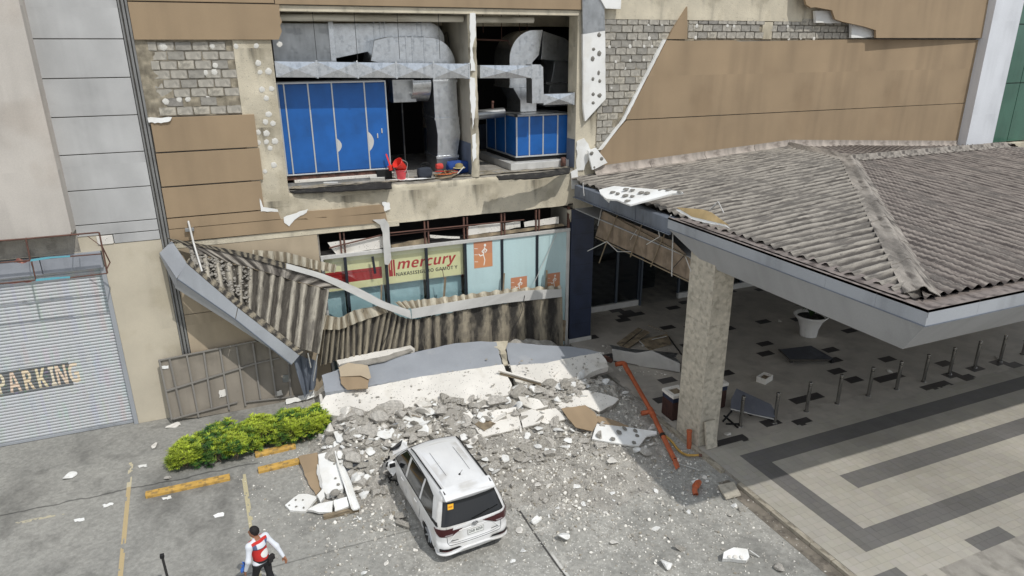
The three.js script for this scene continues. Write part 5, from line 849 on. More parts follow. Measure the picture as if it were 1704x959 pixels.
const slab = (label, list, th, m, opt = {}) => { const g = thing('wall_fragment', label, 'wall fragment'); const pts = px(list); obj('painted_face', plate(pts, 0.03, { jag: 0.012, step: 0.12, up: V(0, 1, 0.3) }), m, g); obj('concrete_core', plate(pts.map(p => V(p.x, p.y - 0.032, p.z)), th, { jag: 0.03, step: 0.12, up: V(0, 1, 0.3) }), mats.greyConcrete, g); if (opt.patch) obj('bare_patch', plate(jagged(px(opt.patch), 0.1, 0.015), 0.012, { up: V(0, 1, 0.3) }), opt.pm || mats.wood, g); return g; };
slab('broad white wall fragment right of the split slab, ahead of the brown torn panel', [[933, 655, 0.72], [975, 649, 0.74], [1015, 658, 0.66], [1030, 665, 0.58], [1020, 674, 0.52], [996, 684, 0.48], [975, 675, 0.54], [934, 681, 0.5], [919, 664, 0.62]], 0.18, mats.whitePaint);
slab('white wall fragment with a square wooden patch just right of the car roof', [[786, 706, 0.5], [800, 694, 0.55], [834, 690, 0.56], [862, 687, 0.58], [868, 712, 0.4], [833, 721, 0.38], [802, 727, 0.38]], 0.2, mats.whitePaint, { patch: [[789, 706, 0.53], [806, 696, 0.57], [825, 705, 0.5], [806, 717, 0.46]] });
slab('cracked white wall fragment between the wooden patch and the brown torn panel', [[866, 687, 0.56], [888, 680, 0.6], [905, 692, 0.5], [898, 704, 0.42], [870, 712, 0.38]], 0.2, mats.whitePaint);
slab('long thin white fragment below the crack of the largest slab', [[787, 690, 0.62], [808, 684, 0.66], [842, 681, 0.66], [860, 677, 0.68], [858, 684, 0.62], [838, 690, 0.58], [806, 697, 0.54]], 0.1, mats.whitePaint);
slab('narrow white fragment tilted under the end of the long plank', [[862, 660, 0.8], [895, 664, 0.74], [912, 676, 0.62], [890, 682, 0.6], [868, 672, 0.7]], 0.14, mats.whitePaint);
slab('grey cracked fragment left of the broad white wall fragment', [[880, 684, 0.55], [925, 680, 0.5], [945, 696, 0.36], [910, 706, 0.32], [892, 700, 0.4]], 0.16, mats.whitePaint);
slab('dark grey angular fragment left of the white sheet near the hedge', [[552, 700, 0.52], [575, 690, 0.62], [578, 706, 0.5], [566, 718, 0.36], [553, 714, 0.38]], 0.2, mats.greyConcrete);
slab('white blocky fragment next to the dark grey one at the slab foot', [[580, 702, 0.5], [597, 698, 0.54], [600, 712, 0.4], [582, 720, 0.34]], 0.12, mats.whitePaint);
slab('jagged grey concrete lump standing between the car roof and largest slab', [[737, 690, 0.75], [750, 680, 0.84], [765, 684, 0.8], [768, 706, 0.55], [752, 722, 0.42], [738, 712, 0.5]], 0.4, mats.greyConcrete);
slab('white triangular fragment beside the jagged lump above the car roof', [[769, 688, 0.72], [779, 683, 0.76], [788, 693, 0.66], [779, 702, 0.58], [770, 697, 0.62]], 0.1, mats.whitePaint);
slab('flat white fragment leaning on the car roof edge on its right', [[777, 734, 0.3], [795, 722, 0.42], [800, 724, 0.4], [789, 738, 0.28], [781, 741, 0.25]], 0.06, mats.whitePaint);
{
  const t = thing('foam_sheet', 'bent white foam sheet lying on the rubble ahead of the car roof', 'foam panel');
  obj('sheet', plate(jagged(px([[640, 699, 0.58], [673, 687, 0.72], [703, 697, 0.7], [714, 714, 0.56], [712, 724, 0.5], [690, 716, 0.54], [657, 703, 0.56]]), 0.2, 0.015), 0.05, { up: V(0, 1, 0.3), bend: (x, y) => 0.05 * Math.sin(x * 4) }), mats.foam, t); obj('crack', bar(onY(674, 688, 0.76), onY(700, 695, 0.74), 0.02, 0.02), mats.wood, t);
}
{
  const t = thing('foam_sheet', 'white foam panel with seven grey spots by the orange pipe', 'foam panel'), c = (x, y, h) => onY(840 + 0.2503 * x, 560 + 0.2503 * y, h);
  obj('panel', plate(jagged([c(615, 572, 0.3), c(652, 562, 0.32), c(690, 582, 0.34), c(1010, 632, 0.26), c(1010, 652, 0.22), c(945, 662, 0.22), c(890, 732, 0.12), c(700, 702, 0.16), c(580, 677, 0.2)], 0.2, 0.01), 0.06, { up: V(0, 1, 0.3) }), mats.foam, t);
  spots(t, [[620, 660, 0.22], [760, 636, 0.27], [720, 680, 0.205], [868, 628, 0.265], [880, 660, 0.22], [860, 705, 0.165], [795, 612, 0.3]].map(q => [c(q[0], q[1], q[2] + 0.012), V(0.1, 0.95, 0.3).normalize(), 0.075]), markM);
}
for (let i = 0; i < 24; i++) {                                    // further tilted pieces wedged in the ridge
  const x = i < 7 ? rr(1.9, 4.4) : rr(4.4, 9.6), z = i < 7 ? rr(3.6, 5.1) : rr(3.4, 4.8), r = rr(0.22, 0.5), a = rr(0, 6.3), tilt = [rr(-0.35, 0.35), rr(-0.35, 0.35)], pts = [], n = 4 + Math.floor(rnd() * 3); if (x > 2.6 && x < 5 && z > 4.9) continue;
  for (let k = 0; k < n; k++) { const b = a + k / n * 6.283 + rr(-0.25, 0.25), q = r * rr(0.7, 1.2), dx = Math.cos(b) * q, dz = Math.sin(b) * q * 0.8; pts.push(V(x + dx, 0.62 + 0.12 * Math.sin(x * 3) + dx * tilt[0] + dz * tilt[1] - 0.1 * Math.abs(z - 3.5), z + dz)); }
  const g = thing('wall_fragment', 'tilted fragment of painted wall wedged in the rubble ridge', 'wall fragment', [0, 0, 0], 0, 'wall fragments wedged in the rubble ridge'); obj('painted_face', plate(pts, 0.025, { jag: 0.012, step: 0.1, up: V(0, 1, 0.2) }), i % 5 === 3 ? mats.bluePaint : mats.whitePaint, g); obj('concrete_core', plate(pts.map(p => V(p.x, p.y - 0.027, p.z)), rr(0.08, 0.16), { jag: 0.025, step: 0.1, up: V(0, 1, 0.2) }), mats.greyConcrete, g);
}
const torn = (label, list, m = mats.brown, opt = {}) => { const g = thing('torn_cladding', label, 'torn panel'); obj('board', plate(jagged(px(list), 0.2, opt.j ?? 0.015), 0.03, { up: V(0, 1, 0.3), bend: opt.bend }), m, g); return g; };
{
  const g = torn('curled brown cladding piece lying above the spotted foam panel', [[934, 681, 0.56], [974, 675, 0.6], [990, 686, 0.52], [996, 700, 0.4], [986, 719, 0.24], [958, 711, 0.32], [945, 696, 0.44]], mats.brown, { bend: (x, y) => 0.08 * x * x });
  obj('tail', plate(jagged(px([[994, 692, 0.42], [1012, 697, 0.36], [1046, 708, 0.3], [1046, 712, 0.28], [1010, 706, 0.34], [996, 703, 0.38]]), 0.15, 0.01), 0.02, { up: V(0, 1, 0.3) }), mats.brown, g);
}
{
  const g = torn('folded brown cladding piece lying on the left of the largest slab', [[565, 627, 1.14], [600, 625, 1.16], [614, 631, 1.12], [612, 646, 1.02], [577, 648, 1.0], [567, 638, 1.06]], mats.brown);
  obj('raised_flap', plate(jagged(px([[563, 611, 1.3], [580, 604, 1.36], [612, 609, 1.34], [617, 627, 1.22], [613, 632, 1.14], [600, 626, 1.18], [566, 626, 1.18]]), 0.2, 0.012), 0.02, { up: V(0, 1, 1) }), mats.beige, g);
}
torn('brown cladding piece lying beside the white foam trough', [[496, 758, 0.22], [528, 754, 0.24], [535, 812, 0.12], [525, 823, 0.06], [518, 813, 0.06], [507, 792, 0.1]], mats.brown);
{
  const t = thing('foam_trough', 'long white foam trough with a raised lip, left of the car', 'foam panel');
  obj('flat_face', plate(jagged(px([[529, 756, 0.34], [560, 748, 0.36], [567, 787, 0.3], [571, 813, 0.26], [543, 823, 0.22], [538, 818, 0.22], [530, 772, 0.3]]), 0.2, 0.012), 0.16, { up: V(0, 1, 0.3) }), mats.foam, t);
  obj('raised_lip', ruled(curve(px([[557, 737, 0.5], [561, 760, 0.46], [571, 795, 0.4], [580, 823, 0.34], [585, 840, 0.3]])), curve(px([[563, 752, 0.42], [571, 775, 0.38], [583, 803, 0.33], [591, 828, 0.28], [598, 845, 0.22]])), 30, 4, (u, v) => -0.1 * Math.sin(Math.PI * v), { th: 0.04 }), mats.foam, t);
  obj('broken_head', plate(jagged(px([[548, 735, 0.46], [560, 732, 0.5], [572, 738, 0.48], [578, 746, 0.4], [566, 752, 0.36], [549, 751, 0.36]]), 0.08, 0.03), 0.14, { up: V(0, 1, 0.3) }), mats.foam, t);
  obj('foot_block', plate(jagged(px([[555, 833, 0.24], [577, 827, 0.28], [581, 843, 0.18], [557, 851, 0.14]]), 0.1, 0.015), 0.12, { up: V(0, 1, 0.3) }), mats.foam, t);
  obj('timber_edge', [bar(onY(538, 861, 0.05), onY(597, 847, 0.08), 0.1, 0.1)], mats.wood, t);
  obj('side_edge', plate(jagged(px([[528, 773, 0.3], [532, 790, 0.26], [540, 822, 0.18], [536, 822, 0.14], [527, 790, 0.2]]), 0.1, 0.02), 0.05, { up: V(-1, 0.6, 0.5) }), mats.foam, t);
  spots(t, [[onY(557, 820, 0.268), V(0, 1, 0.15).normalize(), 0.17]], mats.greyConcrete); spots(t, [[onY(563, 806, 0.285), V(0, 1, 0.1).normalize(), 0.05], [onY(556, 772, 0.335), V(0, 1, 0.1).normalize(), 0.04], [onY(558, 796, 0.3), V(0, 1, 0.1).normalize(), 0.045]], mats.greyConcrete);
}
const foamBit = (label, list, dots = []) => { const g = thing('foam_sheet', label, 'foam panel'); obj('panel', plate(jagged(px(list), 0.15, 0.012), 0.07, { up: V(0, 1, 0.3) }), mats.foam, g); if (dots.length) spots(g, dots.map(q => [onY(q[0], q[1], q[2]), V(0, 1, 0.1).normalize(), 0.03]), markM); return g; };
foamBit('white foam piece with five small dots, nearest the empty bay', [[474, 841, 0.08], [497, 823, 0.14], [512, 822, 0.16], [528, 828, 0.14], [508, 851, 0.07], [482, 849, 0.07]], [[481, 841, 0.095], [492, 832, 0.125], [504, 832, 0.135], [493, 843, 0.1], [505, 845, 0.095]]);
foamBit('plain white foam piece between the dotted one and the trough foot', [[511, 848, 0.16], [530, 838, 0.2], [554, 834, 0.2], [552, 852, 0.13], [530, 853, 0.12]]);
foamBit('small white foam wedge at the trough end beside the brown piece', [[527, 824, 0.26], [538, 812, 0.3], [540, 826, 0.25], [533, 836, 0.2]]);
{
  const b = thing('foam_block', 'white foam block with round stamps lying at the lower right of the rubble', 'foam block'), c = (x, y, h) => onY(840 + x * 0.3286, 740 + y * 0.3286, h);
  obj('block', plate(jagged([c(1110, 545, 0.2), c(1160, 522, 0.24), c(1230, 530, 0.24), c(1240, 570, 0.18), c(1225, 588, 0.14), c(1105, 578, 0.14)], 0.15, 0.012), 0.14, { up: V(0, 1, 0.3) }), mats.foam, b); spots(b, [[c(1168, 568, 0.185), V(0, 1, 0.3).normalize(), 0.05], [c(1138, 568, 0.18), V(0, 1, 0.3).normalize(), 0.04], [c(1200, 570, 0.185), V(0, 1, 0.3).normalize(), 0.04]], mats.whitePaint); obj('stick', bar(c(1240, 535, 0.12), c(1290, 570, 0.04), 0.03, 0.015), mats.foam, b);
}
{
  const b = thing('foam_sheet', 'white foam sheet with grey spots lying on the canopy roof edge', 'foam panel'), c = (x, y, h) => onY(960 + x * 0.1643, 290 + y * 0.1643, h);
  obj('panel', plate(jagged([c(225, 160, 6.72), c(380, 118, 6.86), c(600, 135, 6.95), c(1050, 175, 7.08), c(1080, 195, 7.06), c(970, 205, 7.0), c(690, 260, 6.84), c(540, 308, 6.7), c(400, 260, 6.68), c(300, 240, 6.68), c(240, 200, 6.68)], 0.2, 0.012), 0.05, { up: V(0, 1, 0.3) }), mats.foam, b);
  spots(b, [[360, 180, 6.77], [415, 193, 6.78], [495, 150, 6.89], [560, 158, 6.9], [490, 215, 6.79], [560, 222, 6.81], [650, 185, 6.9], [710, 190, 6.92], [510, 268, 6.73], [850, 160, 7.0], [930, 158, 7.05], [1040, 178, 7.07]].map(q => [c(q[0], q[1], q[2] + 0.02), V(-0.2, 0.95, 0.1).normalize(), 0.085]), markM);
  obj('torn_drip', plate(jagged([c(235, 200, 6.66), c(350, 240, 6.66), c(310, 290, 6.5), c(290, 250, 6.55)], 0.08, 0.02), 0.02), mats.foam, b);
}
{
  const b = thing('torn_cladding', 'tan cladding sheet with foam underside lying at the canopy gutter corner', 'torn panel'), c = (x, y, h) => onY(960 + x * 0.1643, 290 + y * 0.1643, h);
  const top = [c(1005, 335, 6.86), c(1270, 355, 6.98), c(1370, 390, 6.95), c(1535, 515, 6.8), c(1170, 432, 6.74)];
  obj('coated_face', plate(top, 0.012, { up: V(0, 1, 0.3) }), M({ map: weathered([196, 170, 124], { mott: 0.08, seed: 1011 }), s: 1.5, rough: 0.85 }), b); obj('foam_underside', plate(jagged(top.map(p => V(p.x - 0.012, p.y - 0.06, p.z + 0.012)), 0.15, 0.015), 0.06, { up: V(0, 1, 0.3) }), mats.foam, b);
  obj('bent_strip', [bar(c(1350, 365, 6.9), c(1432, 280, 7.15), 0.05, 0.02), bar(c(1432, 280, 7.15), c(1488, 392, 6.88), 0.05, 0.02)], mats.whiteMetal, b);
}
{
  const t = thing('plank', 'pale broken plank lying across the crack of the fallen slabs', 'plank'); obj('board', bar(onY(830, 617, 1.16), onY(900, 637, 0.92), 0.14, 0.05), mats.whitePaint, t); obj('edge', bar(onY(832, 622, 1.06), onY(902, 641, 0.84), 0.03, 0.06), mats.wood, t);
  const u = thing('roof_batten', 'thin white metal strip lying on the rubble below the right slab', 'metal strip'); obj('strip', bar(onY(953, 638, 0.62), onY(1024, 642, 0.52), 0.06, 0.02), mats.whiteMetal, u);
  const w = thing('ceramic_shard', 'terracotta shard sticking out of the rubble below the right slab', 'shard'); obj('shard', plate(jagged(px([[902, 650, 0.6], [925, 637, 0.72], [955, 635, 0.72], [940, 643, 0.62], [915, 652, 0.55]]), 0.1, 0.02), 0.04, { up: V(0, 1, 0.3) }), mats.rust, w);
}

// ---------------------------------------------------------------- rubble: bed, loose chunks, dust-size stones
const moundH = (x, z) => {
  const ridge = 0.62 * Math.exp(-(((z - 3.95 - 0.07 * (x - 5)) / 1.05) ** 2)) * smooth(0.9, 2.2, x) * smooth(11.4, 9.2, x);
  const near = 0.2 * Math.exp(-(((x - 6.4) / 3.4) ** 2) - ((z - 5.6) / 1.7) ** 2), left = 0.34 * Math.exp(-(((x - 2.2) / 1.0) ** 2) - ((z - 4.9) / 1.3) ** 2);
  const right = 0.22 * Math.exp(-(((x - 10) / 1.2) ** 2) - ((z - 4.8) / 1.4) ** 2), back = 0.7 * smooth(2.6, 1.0, z) * smooth(1.5, 2.5, x) * smooth(11.2, 10, x);
  const far = 0.05 * Math.exp(-(((x - 8) / 3) ** 2) - ((z - 8) / 2) ** 2);
  let h = ridge + near + left + right + back + far;
  return h * (0.55 + 0.9 * fbm(x * 1.4, z * 1.4, 1101, 4)) + 0.1 * clamp(h * 3) * (fbm(x * 6, z * 6, 1103, 3) - 0.45);
};
{
  const g = sheet(240, 170, (u, v) => { const x = lerp(0.6, 12, u), z = lerp(0.1, 10.2, v), h = moundH(x, z); return V(x, h - 0.035, z); }, { uvfn: (u, v, p) => [p.x, p.z] });
  const m = tag(obj('rubble_bed', g, M({ map: weathered([216, 211, 201], { second: [188, 183, 174], mott: 0.16, streak: 0, blot: 0.7, grain: 0.3, seed: 1111, f: 6, dots: 0.03, n: 512 }), s: 1.6, rough: 0.97, bump: bumpFine, bs: 0.12, bumpScale: 0.025 })), 'grey heap of crushed concrete spread under the fallen slabs', 'rubble'); m.userData.kind = 'stuff';
}
reseed(1201);
function chunkGeo(seed, flat = 1) {                               // an angular broken lump
  const g = mergeVertices(new THREE.IcosahedronGeometry(1, 2).deleteAttribute('uv').deleteAttribute('normal')), p = g.attributes.position, pl = [];
  for (let i = 0; i < 8; i++) pl.push([V(hash(i, 1, seed) - 0.5, hash(i, 2, seed) - 0.5, hash(i, 3, seed) - 0.5).normalize(), 0.3 + 0.36 * hash(i, 4, seed)]);
  for (let i = 0; i < p.count; i++) { const q = V().fromBufferAttribute(p, i); for (const [n, d] of pl) { const e = q.dot(n) - d; if (e > 0) q.addScaledVector(n, -e); } q.y *= flat; p.setXYZ(i, q.x, q.y, q.z); }
  const f = g.toNonIndexed(); f.computeVertexNormals(); return uvBox(f, 0.8);
}
const lumps = Array.from({ length: 9 }, (_, i) => chunkGeo(1300 + i, i % 3 === 0 ? 0.45 : 0.8)), flats = Array.from({ length: 6 }, (_, i) => chunkGeo(1350 + i, 0.28));
const plaster = mats.whitePaint, concreteM = [M({ map: weathered([184, 179, 169], { second: [150, 145, 137], mott: 0.14, blot: 0.6, grain: 0.12, seed: 1400, f: 5 }), s: 0.8, rough: 0.97, bump: bumpFine, bs: 0.2, bumpScale: 0.012 }), M({ map: weathered([206, 201, 192], { second: [178, 173, 164], mott: 0.12, blot: 0.6, grain: 0.12, seed: 1401, f: 5 }), s: 0.8, rough: 0.97, bump: bumpFine, bs: 0.2, bumpScale: 0.012 })];
function putChunk(x, z, r, white, label, group, lift = 0) {
  const flat = white && rnd() < 0.75, m = new THREE.Mesh(flat ? flats[Math.floor(rnd() * 6)] : lumps[Math.floor(rnd() * 9)], white ? (rnd() < 0.5 ? plaster : mats.foam) : concreteM[Math.floor(rnd() * 2)]);
  m.castShadow = m.receiveShadow = true; m.name = numbered(white ? 'plaster_chunk' : 'concrete_chunk'); m.scale.set(r * rr(0.8, 1.25), r * rr(0.8, 1.1), r * rr(0.7, 1.1)); m.rotation.set(rr(-0.3, 0.3), rr(0, 6.3), rr(-0.3, 0.3));
  m.position.set(x, Math.max(0, moundH(x, z) - 0.03) + r * (flat ? 0.16 : 0.42) + lift, z); scene.add(m);
  tag(m, label, 'rubble chunk', group); return m;
}
// pieces one can point at
for (const [x, y, r, w, l] of [
  [912, 807, 0.2, 1, 'squarish white plaster piece lying flat right of the car roof'], [1018, 768, 0.24, 1, 'long white plaster slab nearest the lower end of the orange pipe'], [937, 893, 0.24, 1, 'white wedge of plaster at the end of the ground crack'],
  [893, 865, 0.2, 1, 'white topped block lying just right of the car tail light'], [866, 879, 0.14, 1, 'pale flat piece just right of the car rear bumper'], [940, 748, 0.19, 1, 'white plaster piece lying below the wide fragment with cracks'], [900, 729, 0.16, 1, 'white triangular plaster piece below the cracked fragment row'],
  [1147, 850, 0.13, 1, 'small upright white chip right of the orange elbow, in the sun'], [871, 912, 0.1, 1, 'white chip low beside the car bumper corner'], [853, 930, 0.1, 1, 'small white chip nearest the bottom edge behind the car'], [1021, 900, 0.14, 1, 'white chip pair member beside the middle of the dusty yard'],
  [1109, 939, 0.15, 1, 'white chip at the lowest edge left of the stamped foam block'], [1131, 911, 0.14, 0, 'rounded grey lump left of the stamped foam block'], [1297, 943, 0.16, 0, 'grey lump near the pavement at the lower right'], [112, 790, 0.24, 1, 'lone pale lump on the empty yard in front of the shutter'],
  [279, 794, 0.12, 0, 'small grey lump just left of the hedge front'], [256, 739, 0.2, 1, 'flat white plaster scrap between shutter and hedge'], [287, 707, 0.2, 1, 'flat white strip by the foot of the cream wall'], [671, 872, 0.2, 0, 'grey lump touching the shadow left of the car'], [669, 859, 0.19, 0, 'larger grey lump leaning beside the car door'],
  [690, 738, 0.28, 0, 'grey lump against the front of the car roof'], [600, 742, 0.3, 0, 'big pale lump between foam trough and the slab foot'], [625, 735, 0.26, 0, 'big grey lump before the crushed car front'], [580, 735, 0.26, 1, 'white lump above the head of the foam trough'],
  [597, 800, 0.22, 1, 'white triangular chip right of the foam trough lip'], [607, 806, 0.2, 1, 'white pyramid shaped chip beside the crushed car wheel side'], [1040, 720, 0.26, 0, 'grey block heaped under the spotted foam panel'], [1075, 755, 0.22, 0, 'grey block below the right end of the spotted foam panel'], [1058, 752, 0.18, 1, 'white block below the right end of the spotted foam panel'],
  [1085, 738, 0.16, 1, 'white sliver beside the middle of the orange pipe'], [1222, 838, 0.13, 1, 'white chip beside the loose kerb tile'], [1236, 845, 0.12, 0, 'grey chip beside the loose kerb tile'], [1085, 712, 0.16, 1, 'white flake left of the column foot'], [570, 782, 0.2, 1, 'white chip right of the foam trough middle'],
]) { const p = onY(x, y, 0.08); putChunk(p.x, p.z, r, w, l); }
// the rest of the sizeable pieces
const zones = [
  [96, 2.2, 10.6, 3.25, 5.0, 0.12, 0.36, 'broken lump in the ridge of rubble below the fallen slabs', 'rubble lumps in the ridge below the slabs'],
  [56, 1.5, 3.0, 3.8, 6.6, 0.09, 0.38, 'broken lump in the heap before the crushed car front', 'rubble lumps before the car front'],
  [70, 5.2, 11, 5.0, 9.5, 0.05, 0.12, 'loose fragment scattered over the dusty yard right of the car', 'loose fragments right of the car'],
  [24, 1.2, 2.6, 6.4, 9.5, 0.05, 0.11, 'loose fragment on the ground left of the car', 'loose fragments left of the car'],
];
for (const [n, x0, x1, z0, z1, r0, r1, l, gname] of zones) for (let i = 0; i < n; i++) { const x = rr(x0, x1), z = rr(z0, z1); if (x > 2.6 && x < 5.1 && z > 5 && z < 10) continue; putChunk(x, z, lerp(r0, r1, rnd() ** 2), rnd() < 0.42, l, gname); }
{
  const groups = [[mats.foam, 330], [concreteM[0], 420], [concreteM[1], 460]], q = new THREE.Matrix4(), e = new THREE.Euler(), Q = new THREE.Quaternion(); reseed(1251);
  groups.forEach(([mt, n], gi) => {
    const m = new THREE.InstancedMesh(gi ? lumps[2 + gi] : flats[1], mt, n); let k = 0, tries = 0;
    while (k < n && tries++ < 20000) {
      const a = rnd(), x = a < 0.62 ? rr(1.9, 11) : a < 0.82 ? rr(1.4, 3.2) : rr(4.8, 9.5), z = a < 0.62 ? rr(3.1, 5.1) : a < 0.82 ? rr(3.6, 6.6) : rr(4.4, 7.2); if (x > 2.8 && x < 4.9 && z > 5.2) continue; if (a < 0.62 && z < 3.25 + 0.2 * Math.sin(x * 2)) continue;
      if (fbm(x * 1.5, z * 1.5, 1253, 3) < 0.4) continue;
      const r = 0.05 + 0.17 * rnd() ** 2; e.set(rr(-0.6, 0.6), rr(0, 6), rr(-0.6, 0.6)); Q.setFromEuler(e); q.compose(V(x, Math.max(0, moundH(x, z) - 0.03) + r * 0.35, z), Q, V(r * rr(0.8, 1.5), r * rr(0.6, 1.1), r)); m.setMatrixAt(k++, q);
    }
    m.count = k; m.name = numbered('rubble_lumps'); m.castShadow = m.receiveShadow = true; scene.add(m); tag(m, ['white plaster bits mixed through the rubble heap', 'dull grey concrete bits mixed through the rubble heap', 'pale grey concrete bits mixed through the rubble heap'][gi], 'rubble'); m.userData.kind = 'stuff';
  });
}
{ // crumbs lying on the fallen slabs
  reseed(1271); const A = onY(545, 640, 1.02), B = onY(840, 590, 1.2), C = onY(850, 645, 0.92), D = onY(560, 692, 0.55), E2 = onY(1005, 592, 1.0), F = onY(985, 618, 0.82), cr = [];
  const put = (p, r) => { const g = lumps[Math.floor(rnd() * 9)].clone(); g.scale(r, r * 0.7, r); g.rotateY(rr(0, 6)); g.translate(p.x, p.y + r * 0.2, p.z); cr.push(g); };
  for (let i = 0; i < 130; i++) { const u = rnd(), v = rnd() ** 0.6; put(A.clone().lerp(B, u).lerp(D.clone().lerp(C, u), v), 0.012 + 0.05 * rnd() ** 4); }
  for (let i = 0; i < 60; i++) { const u = rnd(), v = rnd(); put(B.clone().lerp(E2, u).lerp(C.clone().lerp(F, u), v), 0.012 + 0.06 * rnd() ** 3); }
  const m = tag(obj('slab_crumbs', cr, concreteM[0]), 'grey crumbs lying on top of the white fallen slabs', 'rubble'); m.userData.kind = 'stuff';
}
// small stuff, dense near the heap and thinning out
{
  const N = 15000, m = new THREE.InstancedMesh(lumps[1], M({ map: weathered([255, 252, 246], { second: [225, 222, 214], mott: 0.06, grain: 0.1, seed: 1501 }), s: 0.8, rough: 0.97 }), N), q = new THREE.Matrix4(), e = new THREE.Euler(), Q = new THREE.Quaternion(), col = new THREE.Color();
  let k = 0, tries = 0;
  while (k < N && tries++ < N * 30) {
    const x = rr(-1, 11.2), z = rr(3.1, 15); let d = 1.15 * Math.exp(-(((x - 6.5) / 4.4) ** 2) - ((z - 5) / 3.6) ** 2) + 0.24 * smooth(5, 6.5, x) * smooth(16, 9, z) * smooth(11.4, 10.4, x) + 0.012;
    d += 0.7 * Math.exp(-(((x - 2.3) / 0.9) ** 2) - ((z - 5.2) / 2) ** 2);
    if (x > 0.5 && x < 3 && z > 6.3) d += 0.09;
    d *= 0.3 + 1.4 * fbm(x * 1.3, z * 1.3, 1503, 3); if (x > 2.95 && x < 4.75 && z > 5.2 && z < 9.6) continue; if (rnd() > d) continue;
    const r = 0.008 + 0.052 * rnd() ** 4.5 * clamp(0.35 + d * 1.2) + 0.012 * rnd(); e.set(rr(0, 6), rr(0, 6), rr(0, 6)); Q.setFromEuler(e);
    q.compose(V(x, Math.max(0, moundH(x, z) - 0.035) + r * 0.3, z), Q, V(r * rr(0.8, 1.4), r * rr(0.5, 1), r)); m.setMatrixAt(k, q);
    const w = rnd(); const c = w < 0.3 ? [0.86, 0.85, 0.82] : w < 0.9 ? mul3([0.5, 0.485, 0.455], rr(0.7, 1.15)) : [0.36, 0.33, 0.28]; m.setColorAt(k, col.setRGB(...c)); k++;
  }
  m.count = k; m.name = 'small_rubble'; m.castShadow = m.receiveShadow = true; scene.add(m); tag(m, 'small stones and plaster crumbs strewn over the yard around the car', 'rubble'); m.userData.kind = 'stuff';
}
// paper-white litter on the open yard
for (const [x, y, l] of [[363, 858, 'torn white paper scrap on the empty parking bay'], [178, 841, 'white folded scrap near the yellow bay line'], [277, 829, 'small white scrap below the long yellow wheel stop'], [237, 776, 'white flake between shutter and yellow wheel stop'], [131, 866, 'tiny white scrap on the parking bay near the shutter'], [1090, 880, 'thin white splinter on the sunny dusty yard']]) {
  const p = onY(x, y, 0.012); tag(obj('litter', plate(jagged([V(p.x - 0.12, 0.014, p.z - 0.05), V(p.x + 0.1, 0.02, p.z - 0.07), V(p.x + 0.13, 0.014, p.z + 0.06), V(p.x - 0.08, 0.012, p.z + 0.07)], 0.06, 0.03), 0.006, { up: V(0, 1, 0) }), mats.foam), l, 'litter');
}

